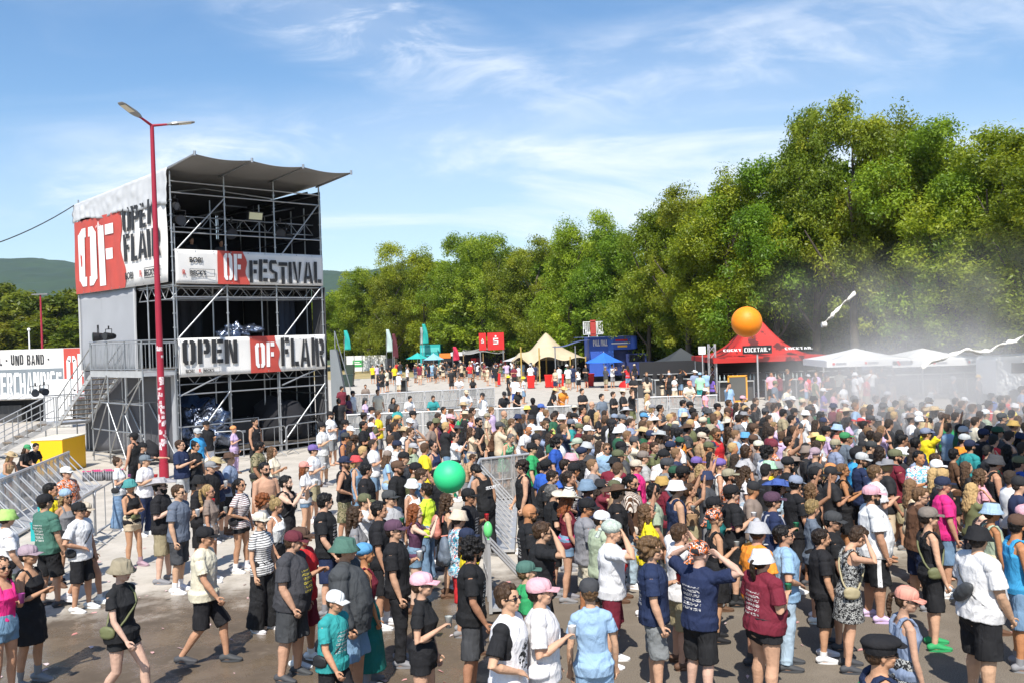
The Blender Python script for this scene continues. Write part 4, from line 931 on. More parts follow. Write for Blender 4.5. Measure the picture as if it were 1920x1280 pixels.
# sign post and truss
d = 55; e = empty('sign_post', gp(1316, d), 'white blank sign board on a thin post left of the truss', 'sign')
pole('post', gp(1316, d), gp(1316, d, zt(1316, 651, d)), .035, ALU, e); k = MB(); k.obox(gp(1309, d - .05, zt(1316, 664, d)), X * .42, Yv * .03, Z * .46); k.build('board', WHITE, e)
e = empty('truss_tower', gp(1334, d), 'aluminium truss mast at the left corner of the cocktail tent', 'truss')
k = MB(); q = [gp(1329, d), gp(1341, d), gp(1341, d) + Yv * .35, gp(1329, d) + Yv * .35]; hh = zt(1334, 645, d)
for a in q: k.tube(a, a + Z * hh, .03, n=6)
k.build('chord', ALU, e); k = MB()
for j in range(7):
    for i in range(4): k.tube(q[i] + Z * (hh * j / 7), q[(i + 1) % 4] + Z * (hh * (j + 1) / 7), .015, n=5)
k.build('web', ALU, e)
# cocktail tent
d = 55; c = gp(1416, d + 2.2); zp = zt(1427, 586, d + 2); ze = zt(1424, 668, d)
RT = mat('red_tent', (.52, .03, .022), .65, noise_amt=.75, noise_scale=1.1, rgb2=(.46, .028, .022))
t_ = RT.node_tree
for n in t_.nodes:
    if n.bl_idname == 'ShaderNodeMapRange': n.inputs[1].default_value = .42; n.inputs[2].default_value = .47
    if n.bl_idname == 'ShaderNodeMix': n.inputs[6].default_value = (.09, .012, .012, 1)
e = empty('cocktail_tent', gp(1424, d + 2.2), 'large red pointed tent with COCKTAIL sign under the trees', 'tent')
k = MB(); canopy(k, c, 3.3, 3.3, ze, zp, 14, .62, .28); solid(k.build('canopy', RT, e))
for a in (-1, 1):
    for b in (-1, 1): pole('leg', (c.x + a * 3.1, c.y + b * 3.1, 0), (c.x + a * 3.1, c.y + b * 3.1, ze), .05, ALU, e)
k = MB(); cc = gp(1419, 52.0); k.tube(cc, cc + Z * zt(1419, 664, 52), .05, n=8); k.build('sign_mast', ALU, e)
sg = gp(1392, 51.9, zt(1419, 663, 52)); k = MB(); k.obox(sg, X * 1.62, Yv * .06, Z * .46); k.build('sign_board', BLACKPL, e)
k = MB(); letters(k, 'COCKTAIL', sg + Vector((.08, -.02, .11)), X, Z, .24, width=1.3, gap=.14); k.build('lettering', WHITE, e)
k = MB(); q_ = sg + Vector((1.45, -.02, .12)); k.add([q_ + Vector((-.03, 0, .17)), q_ + Vector((.09, 0, .17)), q_ + Vector((.03, 0, .06))], [(0, 2, 1)]); k.build('glass_mark', WHITE, e)
fo = Vector((c.x, c.y - 3.34, ze - .2))
for (x_, tx_) in ((-2.6, 'COCKTAIL'), (1.0, 'COCKTAIL')):
    k = MB(); letters(k, tx_, Vector((c.x + x_, c.y - 3.2 + .35, ze + .36)), X, (Vector((0, .55, .42))).normalized(), .22, width=1.6, gap=.14); k.build('lettering', WHITE, e)
# white market parasols
for (px, lb, hw) in ((1603, 'white market parasol nearer the cocktail tent', 2.25), (1728, 'white market parasol farther from the cocktail tent', 2.45)):
    d = 51; e = empty('market_parasol', gp(px, d), lb, 'parasol', 'white market parasols'); c = gp(px, d); z0 = zt(px, 672, d); z1 = zt(px, 653, d)
    k = MB(); canopy(k, c, hw, 2.0, z0, z1, 8, .15, .34); solid(k.build('canopy', WHP, e))
    pole('pole', c, c + Z * z1, .05, ALU, e)
    for i in range(3):
        q_ = Vector((c.x - hw + .3 + i * hw * .75, c.y - 2.03, z0 - .27)); k = MB(); k.tube(q_ + Vector((.05, 0, .1)), q_ + Vector((.05, -.01, .1)), .07, n=10); k.build('logo', REDV, e)
        k = MB(); k.obox(q_ + Vector((.17, 0, .05)), X * .55, Yv * .01, Z * .1); k.build('logo_bar', paint('grey_ink', (.3, .3, .32)), e)
    k = MB(); k.obox(c - Vector((.4, .4, 0)), X * .8, Yv * .8, Z * .12); k.build('base', GREY, e)
# white van
d = 46; p = gp(1866, d); e = empty('white_van', p, 'white van parked at the right edge under the trees', 'van')
prof = [(0, .45), (0, 2.15), (.12, 2.32), (4.9, 2.5), (5.0, .45)]
k = MB(); vs = [p + Vector((a, 0, b)) for a, b in prof] + [p + Vector((a, 2.0, b)) for a, b in prof]; n_ = len(prof)
k.add(vs, [tuple(range(n_)), tuple(range(n_, 2 * n_))[::-1]] + [(i, n_ + i, n_ + (i + 1) % n_, (i + 1) % n_) for i in range(n_)]); ob = k.build('body', mat('white_gloss', (.70, .70, .70), .6), e)
k = MB(); k.obox(p + Vector((.75, -.02, 1.5)), X * .9, Yv * .02, Z * .5); k.build('window', mat('dark_glass'), e)
for xx in (.9, 3.9):
    k = MB(); k.tube(p + Vector((xx, -.04, .36)), p + Vector((xx, .2, .36)), .36, n=18); k.build('wheel', BLACKPL, e)
# balloons
def balloon(px, py, r_px, d, rgb, label, knot=True):
    c = W(px, py, d); r = r_px / F_PX * d; e = empty('balloon', c, label, 'balloon')
    mt = bpy.data.materials.new('rubber_' + label[:5]); mt.use_nodes = True; t = mt.node_tree; b = t.nodes['Principled BSDF']; b.inputs['Base Color'].default_value = (*rgb, 1); b.inputs['Roughness'].default_value = .55
    b.inputs['Subsurface Weight'].default_value = .35; b.inputs['Subsurface Radius'].default_value = (.25, .25, .25); b.inputs['Subsurface Scale'].default_value = r * .6
    k = MB(); k.ell(c, (r, r, r * 1.01), 48, 32); k.build('skin', mt, e)
    k = MB(); q = c + Vector((.3 * r, -.2 * r, -.98 * r)); k.tube(q, q - Z * .05 + X * .01, .02, .03, n=8); k.build('knot', mt, e)
balloon(1400, 604, 28.5, 30, (.95, .27, .005), 'big orange balloon flying before the red cocktail tent')
balloon(843, 893, 30.5, 14.0, (.03, .58, .22), 'big green balloon floating over the crowd by the barrier end')
e = W(915, 992, 12.3); k = MB(); k.ell(e, (.06, .06, .11), 16, 12); k.tube(e - Z * .11, e - Z * .13, .012, .02, n=6)
tag(k.build('small_balloon', mat('light_green_rubber', (.15, .65, .20), .4)), 'small light green balloon beside the yellow shirt', 'balloon')
# paper streamers flying
def streamer(pts, w_, label):
    k = MB(); P_ = [W(*p) for p in pts]; vs = []; 
    for i, p in enumerate(P_):
        a = i * .55; wv = Vector((math.sin(a) * .4, .6 * math.cos(a), .8)).normalized() * (w_ * (.5 + .5 * abs(math.sin(i * .9 + .4)))); vs += [p - wv * .5, p + wv * .5]
    k.add(vs, [(2 * i, 2 * i + 2, 2 * i + 3, 2 * i + 1) for i in range(len(P_) - 1)], True); o = k.build('paper_streamer', mat('tissue_paper', (.78, .75, .68), .9, bump=.4, bscale=12)); solid(o, .004)
    return tag(o, label, 'streamer', 'toilet paper streamers in the air')
def interp(ps, n):
    o = []
    for i in range(n):
        t = i / (n - 1) * (len(ps) - 1); a = int(min(t, len(ps) - 2)); f = t - a; o.append(tuple(ps[a][j] + (ps[a + 1][j] - ps[a][j]) * f + (0 if j != 1 else 1.2 * math.sin(i * 1.1)) for j in range(3)))
    return o
streamer(interp([(1541, 610, 24), (1552, 600, 24), (1562, 590, 24), (1578, 572, 24), (1590, 562, 24), (1604, 549, 24)], 24), .13, 'short paper streamer curling upward above the white parasols')
streamer(interp([(1728, 688, 26), (1750, 678, 26), (1778, 667, 26), (1808, 656, 26), (1840, 660, 26), (1858, 656, 26), (1880, 645, 26), (1900, 640, 26), (1918, 632, 26)], 40), .14, 'long paper streamer trailing from the parasols to the right edge')
c = W(1545, 609, 24); k = MB(); k.tube(c - X * .06, c + X * .06, .07, n=14); tag(k.build('paper_roll', mat('tissue_paper')), 'small paper roll at the lower end of the short streamer', 'paper roll')
# railing right back
def tubefence(P0, P1, label, n=2, g='low tube barriers', h=1.1):
    for i in range(n):
        a = P0.lerp(P1, i / n); b = P0.lerp(P1, (i + .97) / n); e = empty('crowd_barrier', a, label, 'barrier', g); u = (b - a).normalized()
        k = MB(); r_ = .12; z = Z
        k.path([a + z * .15, a + z * (h - r_), a + u * .04 + z * (h - .03), a + u * r_ + z * h, b - u * r_ + z * h, b - u * .04 + z * (h - .03), b + z * (h - r_), b + z * .15], .021, 7); k.tube(a + z * .18, b + z * .18, .018, n=6); k.build('frame', STEEL, e)
        k = MB(); m_ = int((b - a).length / .55)
        for j in range(1, m_): q = a.lerp(b, j / m_); k.tube(q + z * .18, q + z * h, .011, n=5)
        k.build('bar', STEEL, e)
        for q in (a + u * .3, b - u * .3):
            k = MB(); nn = u.cross(z); k.tube(q - nn * .3 + z * .03, q + z * .17, .016, n=5); k.tube(q + nn * .3 + z * .03, q + z * .17, .016, n=5); k.build('foot', STEEL, e)
tubefence(Vector((-9.4, 33.2, 0)), Vector((-7.6, 36.3, 0)), 'tube barrier standing before the right half of the tower', 2)
tubefence(gp(395, 33), gp(452, 33.3), 'tube barrier standing before the left half of the tower', 1)
tubefence(Vector((-8.6, 16.9, 0)), Vector((-9.4, 21.8, 0)), 'tube barrier running behind the green shirt to the open square', 3)
tubefence(gp(1700, 50), gp(1868, 50), 'tube barrier beside the white van', 3)
# perforated stage barriers
pan = mat('perforated_sheet', (.45, .45, .44), .5, .35, noise_amt=.25, noise_scale=2)
t_ = pan.node_tree; pb = t_.nodes['Principled BSDF']; po = t_.nodes['Material Output']; ptr = t_.nodes.new('ShaderNodeBsdfTransparent'); pm = t_.nodes.new('ShaderNodeMixShader'); pm.inputs[0].default_value = .52
t_.links.new(pb.outputs[0], pm.inputs[1]); t_.links.new(ptr.outputs[0], pm.inputs[2]); t_.links.new(pm.outputs[0], po.inputs[0])      # punched holes let a third of the light through
bp0 = None
def mojo(P0, P1, label, g, flip=1):
    global bp0
    L_ = (P1 - P0).length; n = max(1, round(L_ / 1.08)); ang = math.atan2(P1.y - P0.y, P1.x - P0.x)
    for i in range(n):
        if bp0 is None:
            e = empty('stage_barrier', (0, 0, 0)); 
            k = MB(); k.obox((.02, 0, .12), (1.0, 0, 0), (0, .015, 0), (0, 0, .98)); 
            k.build('panel', pan, e)
            k = MB(); k.tube((0, 0, 1.12), (1.04, 0, 1.12), .035, n=8); k.build('top_rail', ALU, e)
            for x_ in (.03, 1.01):
                k = MB(); k.obox((x_ - .02, -.03, .02), (.04, 0, 0), (0, .05, 0), (0, 0, 1.1)); k.build('upright', ALU, e)
            for x_ in (.06, .52, .98):
                k = MB(); k.tube((x_, .03, 1.02), (x_, .85, .08), .02, n=6); k.build('strut', ALU, e)
            k = MB(); k.obox((.02, .02, .05), (1.0, 0, 0), (0, .9, 0), (0, 0, .05)); k.build('foot_plate', ALU, e)
            k = MB(); k.tube((.04, -.015, .55), (1.0, -.015, .55), .016, n=5); k.tube((.35, -.015, .12), (.35, -.015, 1.1), .014, n=5); k.tube((.7, -.015, .12), (.7, -.015, 1.1), .014, n=5); k.build('rib', ALU, e)
            bp0 = e
        else: e = copy_tree(bp0)
        e.location = P0.lerp(P1, i / n); e.rotation_euler = (0, 0, ang if flip > 0 else ang); e.scale = (L_ / n / 1.06, flip, 1)
        tag(e, label, 'barrier', g)
mojo(Vector((-9.1, 52, 0)), Vector((-1.1, 54.8, 0)), 'aluminium stage barrier panel in the far row across the open square', 'stage barriers, far row')
mojo(Vector((-6.9, 38.4, 0)), Vector((2.4, 39.4, 0)), 'aluminium stage barrier panel in the second row with people leaning on it', 'stage barriers, second row')
mojo(Vector((2.4, 39.4, 0)), Vector((5.6, 42, 0)), 'aluminium stage barrier panel bending away from the second row', 'stage barriers, bend')
mojo(Vector((-.9, 23.3, 0)), Vector((2.4, 25.2, 0)), 'aluminium stage barrier panel under the arms of the man in the brown shirt', 'stage barriers behind the guard')
mojo(Vector((2.4, 25.2, 0)), Vector((4.6, 30.5, 0)), 'aluminium stage barrier panel leading away through the crowd', 'stage barriers through the crowd')
mojo(Vector((-.9, 23.2, 0)), Vector((-1.0, 17.8, 0)), 'aluminium stage barrier seen end on, behind the green balloon', 'stage barriers at the balloon', 1)
mojo(Vector((-.55, 15.0, 0)), Vector((-.44, 13.95, 0)), 'single barrier frame with slanted struts next to the small green balloon', 'barrier frame in the crowd', 1)
mojo(Vector((6.0, 43, 0)), Vector((9.4, 43, 0)), 'aluminium stage barrier panel before the bar counter crowd', 'stage barriers at the bar')
mojo(Vector((-12.05, 20.4, 0)), Vector((-13.4, 28.0, 0)), 'grey stage barrier panel with two women leaning on it near the yellow box', 'stage barriers at the yellow box', -1)
# bottle trays and crates
dr = random.Random(2); tr = None
for i in range(6):
    p = Vector((tx(147 + i * 11, 29.5), 29.5 + (i % 2) * .25, 0)); e = empty('bottle_tray', p, 'shrink wrapped tray of bottles with pink caps beside the yellow box', 'bottle tray', 'trays of bottles by the yellow box')
    if tr is None:
        k = MB(); k.lathe([(0, 0), (.032, 0), (.032, .2), (.014, .27), (.014, .3)], (0, 0, 0), 8); m1 = k.mesh('bottle', [mat('clear_bottle', (.25, .25, .27), .2)])
        k = MB(); k.tube((0, 0, .3), (0, 0, .33), .018, n=7); m2 = k.mesh('cap', [mat('pink_cap', (.75, .08, .25), .5)]); tr = 1
    for a in range(4):
        for b in range(2):
            q = bpy.data.objects.new('bottle', m1); col.objects.link(q); q.parent = e; q.location = (a * .07, b * .07, 0)
            q2 = bpy.data.objects.new('cap', m2); col.objects.link(q2); q2.parent = q
for (px, py, d, lb) in ((60, 935, 22.5, 'teal crate behind the stage barrier, the one nearer the yellow box'), (45, 955, 20.5, 'teal crate behind the stage barrier near the lime bucket hat')):
    p = gp(px, d); e = empty('crate', p, lb, 'crate', 'teal crates'); k = MB(); k.obox(p, X * .5, Yv * .4, Z * .38); k.build('body', TEAL, e); k = MB(); k.obox(p + Vector((-.01, -.01, .38)), X * .52, Yv * .42, Z * .03); k.build('rim', TEAL, e)
# red steel stair at the tower far side
p = gp(618, 52); e = empty('steel_staircase', p, 'grey steel stair tower beyond the right side of the scaffold tower', 'staircase')
k = MB(); h_ = zt(620, 655, 52)
vs = [p, p + X * .95, p + X * .35 + Z * h_, p + Z * h_]; vs2 = [v + Yv * .5 for v in vs]; k.add(vs + vs2, [(0, 1, 2, 3), (7, 6, 5, 4), (0, 4, 5, 1), (1, 5, 6, 2), (2, 6, 7, 3), (3, 7, 4, 0)]); k.build('side_cheek', paint('stair_grey', (.22, .24, .25)), e)
k = MB(); k.tube(p + Z * (h_ + 1) + X * .3, p + X * 1.2 + Z * 1, .03); k.tube(p + Z * h_ + X * .3, p + Z * (h_ + 1) + X * .3, .03); k.tube(p + X * 1.15, p + X * 1.2 + Z * 1, .03); k.build('handrail', STEEL, e)
# small things on the ground: litter
rl = random.Random(12)
k = MB()
for i in range(420):
    x_ = rl.uniform(-9, 9); y_ = rl.uniform(9, 24); s = rl.uniform(.02, .075); a = rl.uniform(0, 6)
    u_ = Vector((math.cos(a), math.sin(a), 0)) * s; v_ = Vector((-math.sin(a), math.cos(a), .3)) * s * .6; k.add([Vector((x_, y_, .008)) + q for q in (-u_ - v_ * .2, u_, u_ + v_, v_)], [(0, 1, 2, 3)])
tag(k.build('litter', mat('litter_scraps', (.55, .5, .5), .8, noise_amt=.6, noise_scale=.6, rgb2=(.5, .15, .12))), kind='stuff')
# stage roof wing just beyond the right edge of the frame; its shade falls on the edge of the crowd
e = empty('stage_roof', (14, 12, 0), 'dark roof wing of the stage on four truss legs beside the crowd', 'stage roof')
cs_ = [(7.6, 9.0), (9.7, 16.6), (20, 16.6), (20, 9.0)]
k = MB(); k.add([Vector((x, y, 9.0)) for x, y in cs_] + [Vector((x, y, 9.5)) for x, y in cs_], [(3, 2, 1, 0), (4, 5, 6, 7), (0, 1, 5, 4), (1, 2, 6, 5), (2, 3, 7, 6), (3, 0, 4, 7)]); k.build('roof', BLACKCLOTH, e)
for (x, y) in cs_: pole('leg', (x + (.5 if x < 15 else -.5), y + (.2 if y < 10 else -.2), 0), (x + (.5 if x < 15 else -.5), y + (.2 if y < 10 else -.2), 9), .16, BLACKPL, e)
# smoke drifting over the right side of the crowd
SB = (Vector((6, 21, .2)), Vector((26, 46, 10.5)))
k = MB(); k.box(SB[0], SB[1])
sm = bpy.data.materials.new('smoke'); sm.use_nodes = True; t = sm.node_tree
for n in list(t.nodes): t.nodes.remove(n)
o_ = t.nodes.new('ShaderNodeOutputMaterial'); pv = t.nodes.new('ShaderNodeVolumePrincipled'); t.links.new(pv.outputs[0], o_.inputs['Volume']); pv.inputs['Color'].default_value = (.98, .955, .92, 1); pv.inputs['Anisotropy'].default_value = .1
gg = t.nodes.new('ShaderNodeNewGeometry')
def vblob(c, r, rot=0):
    mp = t.nodes.new('ShaderNodeMapping'); mp.vector_type = 'TEXTURE'; t.links.new(gg.outputs['Position'], mp.inputs[0]); mp.inputs['Location'].default_value = c; mp.inputs['Scale'].default_value = r; mp.inputs['Rotation'].default_value = (0, R(rot), 0)
    ln = t.nodes.new('ShaderNodeVectorMath'); ln.operation = 'LENGTH'; t.links.new(mp.outputs[0], ln.inputs[0]); mr = t.nodes.new('ShaderNodeMapRange'); mr.interpolation_type = 'SMOOTHSTEP'; t.links.new(ln.outputs['Value'], mr.inputs[0])
    mr.inputs[1].default_value = 1; mr.inputs[2].default_value = .1; mr.inputs[3].default_value = 0; mr.inputs[4].default_value = 1; return mr.outputs[0]
def vm(op, a, b):
    n = t.nodes.new('ShaderNodeMath'); n.operation = op
    for i, v in enumerate((a, b)):
        if isinstance(v, (int, float)): n.inputs[i].default_value = v
        else: t.links.new(v, n.inputs[i])
    return n.outputs[0]
bs = vm('ADD', vm('ADD', vm('MULTIPLY', vblob((13.0, 30, 1.7), (6.3, 8.5, 3.0)), 1.9), vm('MULTIPLY', vblob((10.8, 26.5, 1.9), (5.0, 6.0, 2.2)), 1.1)), vm('ADD', vm('MULTIPLY', vblob((14.0, 35, 3.8), (5.8, 6, 3.6), 18), .46), vm('MULTIPLY', vblob((18, 36, 4.0), (6.5, 7, 4.2)), .30)))
nz = t.nodes.new('ShaderNodeTexNoise'); nz.inputs['Scale'].default_value = .45; nz.inputs['Detail'].default_value = 4; nz.inputs['Distortion'].default_value = .6; t.links.new(gg.outputs['Position'], nz.inputs['Vector'])
mr = t.nodes.new('ShaderNodeMapRange'); t.links.new(nz.outputs[0], mr.inputs[0]); mr.inputs[1].default_value = .34; mr.inputs[2].default_value = .66
t.links.new(vm('MULTIPLY', vm('MULTIPLY', bs, mr.outputs[0]), .15), pv.inputs['Density'])
tag(k.build('smoke', sm), 'pale smoke drifting over the crowd before the white parasols', 'smoke', kind='stuff')
# ------------------------------------------------------------------ people
V = Vector
def loft(mb, pts, rad, ref=V((1, 0, 0)), n=12, cap=True):
    """closed tapering tube through pts; rad = (radius along ref, radius across)"""
    pts = [V(p) for p in pts]; rings = []
    for i, p in enumerate(pts):
        t = (pts[min(i + 1, len(pts) - 1)] - pts[max(i - 1, 0)]).normalized(); a = (ref - t * ref.dot(t))
        if a.length < .05: a = V((0, 0, 1)) - t * t.z
        a.normalize(); b = t.cross(a); rings.append((p, a, b, rad[i], t))
    if cap:
        p, a, b, r, t = rings[0]; q = min(r); pre = [(p - t * q * .75, a, b, (r[0] * .5, r[1] * .5), t), (p - t * q * .4, a, b, (r[0] * .85, r[1] * .85), t)]
        p, a, b, r, t = rings[-1]; q = min(r); post = [(p + t * q * .4, a, b, (r[0] * .85, r[1] * .85), t), (p + t * q * .75, a, b, (r[0] * .5, r[1] * .5), t)]
        rings = pre + rings + post
    vs = []; 
    for (p, a, b, r, t) in rings:
        for i in range(n):
            th = 2 * math.pi * i / n; vs.append(p + a * (r[0] * math.cos(th)) + b * (r[1] * math.sin(th)))
    m_ = len(rings); fs = [(j * n + i, j * n + (i + 1) % n, (j + 1) * n + (i + 1) % n, (j + 1) * n + i) for j in range(m_ - 1) for i in range(n)]
    fs += [tuple(range(n))[::-1], tuple(range((m_ - 1) * n, m_ * n))]; mb.add(vs, fs, True)
BUILDS = {
 # z: (depth radius, half width, x offset)
 'M': dict(t=[(.86, .105, .150, 0), (.95, .115, .165, 0), (1.06, .105, .148, .0), (1.20, .118, .165, .005), (1.32, .125, .180, .0), (1.41, .100, .165, -.01), (1.465, .062, .09, -.01)], sh=.185, shz=1.405, arm=1.0, leg=1.0, hip=.088),
 'F': dict(t=[(.86, .110, .160, 0), (.95, .120, .172, -.005), (1.07, .090, .125, .0), (1.19, .105, .138, .012), (1.27, .125, .148, .02), (1.38, .082, .140, -.005), (1.455, .052, .075, -.01)], sh=.160, shz=1.385, arm=.80, leg=.98, hip=.085),
 'L': dict(t=[(.84, .150, .195, .0), (.95, .170, .215, .015), (1.08, .185, .215, .035), (1.20, .170, .205, .03), (1.31, .150, .200, .01), (1.41, .115, .180, -.01), (1.47, .070, .10, -.01)], sh=.21, shz=1.41, arm=1.22, leg=1.3, hip=.105)}
def AD(ux, uy, uz, fx, fy, fz): return (V((ux, uy, uz)).normalized(), V((fx, fy, fz)).normalized())
REL = AD(.06, .20, -1, .28, .02, -1); POSES = {
 'turn': (REL, AD(.12, .22, -1, .5, -.1, -.9), 0, 's', (7, 28)), 'easy': (REL, AD(-.05, .55, -.85, .55, -.75, -.35), 2, 's', (-8, -10)),
 # (left arm, right arm, bend forward deg, legs, head (pitch, yaw) deg); y outward is positive for both arms
 'relax': (REL, REL, 0, 's', (0, 0)), 'cup': (REL, AD(.02, .2, -1, .8, -.5, .50), 0, 's', (-3, 6)), 'clap': (AD(.22, .2, -1, .72, -.70, .38), AD(.22, .2, -1, .74, -.64, .46), 0, 's', (-4, 0)),
 'cross': (AD(.25, .2, -1, .45, -1, .08), AD(.25, .2, -1, .42, -1, .2), 0, 's', (0, 4)), 'brow': (REL, AD(.8, .55, .1, -.32, -.62, .72), 0, 's', (4, 0)),
 'up': (REL, AD(.35, .35, .9, .12, -.1, 1), 0, 's', (-6, 0)), 'cam': (AD(.75, .35, -.35, .28, -.62, .72), AD(.75, .35, -.35, .28, -.62, .72), 0, 's', (0, 0)),
 'lean': (AD(.55, .2, -.8, .85, -.6, -.05), AD(.55, .2, -.8, .9, -.45, -.1), 24, 's', (-10, 5)), 'walk': (AD(-.3, .2, -1, .25, .0, -1), AD(.3, .2, -1, .6, -.05, -.9), 2, 'w', (3, 0)),
 'crown': (AD(.3, .9, .35, -.1, -.85, .55), AD(.3, .9, .35, -.1, -.85, .5), 0, 's', (0, 0)), 'head': (REL, AD(.45, .75, .15, -.15, -.75, .65), 6, 's', (26, 10)), 'look': (REL, REL, 14, 's', (34, 0)), 'hips': (AD(-.1, .8, -.8, .35, -.85, -.45), AD(-.1, .8, -.8, .35, -.85, -.45), 0, 's', (0, 0)),
 'wave': (AD(.5, .5, .6, .1, -.1, 1), AD(.5, .4, .75, .3, -.15, 1), 0, 's', (-5, 0)), 'point': (REL, AD(.9, .3, -.2, 1, -.05, .05), 4, 's', (0, 0))}
PIV = V((0, 0, .95))
def bendv(p, ang):
    if ang == 0 or p.z < .90: return p
    f = min(1, (p.z - .90) / .25); f = f * f * (3 - 2 * f); return PIV + Matrix.Rotation(R(ang) * f, 3, 'Y') @ (p - PIV)
def head_mtx(pose):
    b, (pt, yw) = POSES[pose][2], POSES[pose][4]
    nk = V((-.005, 0, 1.50)); m1 = Matrix.Translation(nk) @ Matrix.Rotation(R(yw), 4, 'Z') @ Matrix.Rotation(R(pt), 4, 'Y') @ Matrix.Translation(-nk)
    m2 = Matrix.Translation(PIV) @ Matrix.Rotation(R(b), 4, 'Y') @ Matrix.Translation(-PIV) if b else Matrix.Identity(4)
    hc = V((0, 0, 1.52)); return m2 @ m1 @ Matrix.Translation(hc) @ Matrix.Scale(.99, 4) @ Matrix.Translation(-hc)
def joints(build, pose):
    B = BUILDS[build]; J = {}
    for s, (u, f) in zip((1, -1), POSES[pose][:2]):
        u = V((u.x, u.y * s, u.z)); f = V((f.x, f.y * s, f.z)); sh = V((-.005, B['sh'] * s, B['shz'])); el = sh + u * .285; wr = el + f * .25; J[s] = (sh, el, wr, f)
    L_ = {}
    for s in (1, -1):
        hip = V((0, B['hip'] * s, .90))
        if POSES[pose][3] == 'w': kn, an = ((V((.20, .09 * s, .50)), V((.22, .09 * s, .09))) if s > 0 else (V((-.02, .09 * s, .50)), V((-.27, .09 * s, .15))))
        else: kn, an = V((.02 + .02 * s, (B['hip'] + .02) * s, .49)), V((-.02 + .03 * s, (B['hip'] + .045) * s, .085))
        L_[s] = (hip, kn, an)
    return J, L_
def body_mb(build, pose, near):
    B = BUILDS[build]; J, Lg = joints(build, pose); up = MB(); lo = MB(); hd = MB(); k = B['arm']
    loft(up, [(x, 0, z) for z, a, b, x in B['t']], [(a, b) for z, a, b, x in B['t']], n=20)
    for s in (1, -1):
        sh, el, wr, f = J[s]; loft(up, [V((-.01, .03 * s, B['shz'] + .055)), V((-.01, .10 * s, B['shz'] + .035)), sh + V((0, -.01 * s, .004))], [(.045 * k, .040 * k), (.050 * k, .044 * k), (.050 * k, .048 * k)], n=10)
        loft(up, [sh, sh.lerp(el, .25), sh.lerp(el, .6), el, el.lerp(wr, .3), el.lerp(wr, .7), wr], [(r * k, r * k) for r in (.056, .052, .046, .040, .043, .034, .026)], n=10)
        # hand: palm, four fingers, thumb
        sd_ = V((0, -s, 0)); sd_ = (sd_ - f * f.dot(sd_)).normalized() if abs(f.y) < .9 else V((-1, 0, 0)); nn = f.cross(sd_).normalized()
        pc = wr + f * .045; loft(up, [wr, pc, wr + f * .085], [(.020, .024), (.017, .038), (.014, .038)], ref=nn, n=8)
        inw = V((-1, 0, 0)) if f.z < -.5 else V((0, -s * .5, -.5)); ax = V((1, 0, 0)) if f.z < -.5 else sd_; ax = (ax - f * f.dot(ax)).normalized(); oth = f.cross(ax)
        for i, (o, ln) in enumerate(((-.030, .060), (-.010, .072), (.011, .068), (.030, .052))):
            b0 = wr + f * .08 + ax * o; fist = pose in ('cup', 'clap', 'cross', 'cam', 'lean') and f.z > -.6; curl = (V((0, -s, 0)) if f.z < -.5 else V((0, 0, -1))); curl = curl - f * f.dot(curl)
            loft(up, [b0, b0 + f * ln * .42 + curl * .014, b0 + f * ln * .30 + curl * .048] if fist else [b0, b0 + f * ln * .5 + curl * .008, b0 + f * ln * .85 + curl * (.03 + .006 * i)], [(.0095, .0095)] * 2 + [(.0075, .0075)], n=6)
        t0 = wr + f * .03 + ax * .030; loft(up, [t0, t0 + ax * .025 + f * .025, t0 + ax * .03 + f * .055], [(.012, .012), (.011, .011), (.008, .008)], n=6)
        hip, kn, an = Lg[s]; q = B['leg']
        loft(lo, [hip + V((0, 0, .03)), hip.lerp(kn, .35), hip.lerp(kn, .8), kn, kn.lerp(an, .3) - V((.012, 0, 0)), kn.lerp(an, .7), an], [(r * q, r * q) for r in (.086, .080, .060, .053, .055, .040, .034)], n=12)
        loft(lo, [an + V((-.045, 0, -.04)), an + V((.06, 0, -.045)), an + V((.16, 0, -.06))], [(.035, .034), (.036, .042), (.020, .034)], ref=V((0, 0, 1)), n=10)
    # head
    hd.ell((.008, 0, 1.655), (.097, .076, .105), 20, 14); hd.ell((.035, 0, 1.585), (.066, .060, .062), 16, 10); hd.ell((.062, 0, 1.553), (.034, .034, .026), 10, 8)
    hd.ell((.100, 0, 1.618), (.022, .013, .026), 8, 8); hd.ell((.112, 0, 1.606), (.015, .015, .011), 8, 6); hd.ell((.088, 0, 1.667), (.018, .045, .010), 10, 6)
    for s in (1, -1): hd.ell((0, .077 * s, 1.625), (.018, .010, .032), 8, 6); hd.ell((.070, .040 * s, 1.605), (.025, .022, .022), 8, 6)
    hd.ell((.094, 0, 1.578), (.012, .024, .009), 8, 6)
    loft(hd, [(-.015, 0, 1.44), (-.005, 0, 1.52), (.005, 0, 1.60)], [(.062 * (.85 if build == 'F' else 1),) * 2, (.055 * (.85 if build == 'F' else 1.02),) * 2, (.058, .055)], n=14)
    HM = head_mtx(pose); bg_ = POSES[pose][2]
    hd.v = [tuple(HM @ V(p)) for p in hd.v]; up.v = [tuple(bendv(V(p), bg_)) for p in up.v]
    mb = MB(); 
    for q in (up, lo, hd): mb.add(q.v, q.f, True)
    return mb
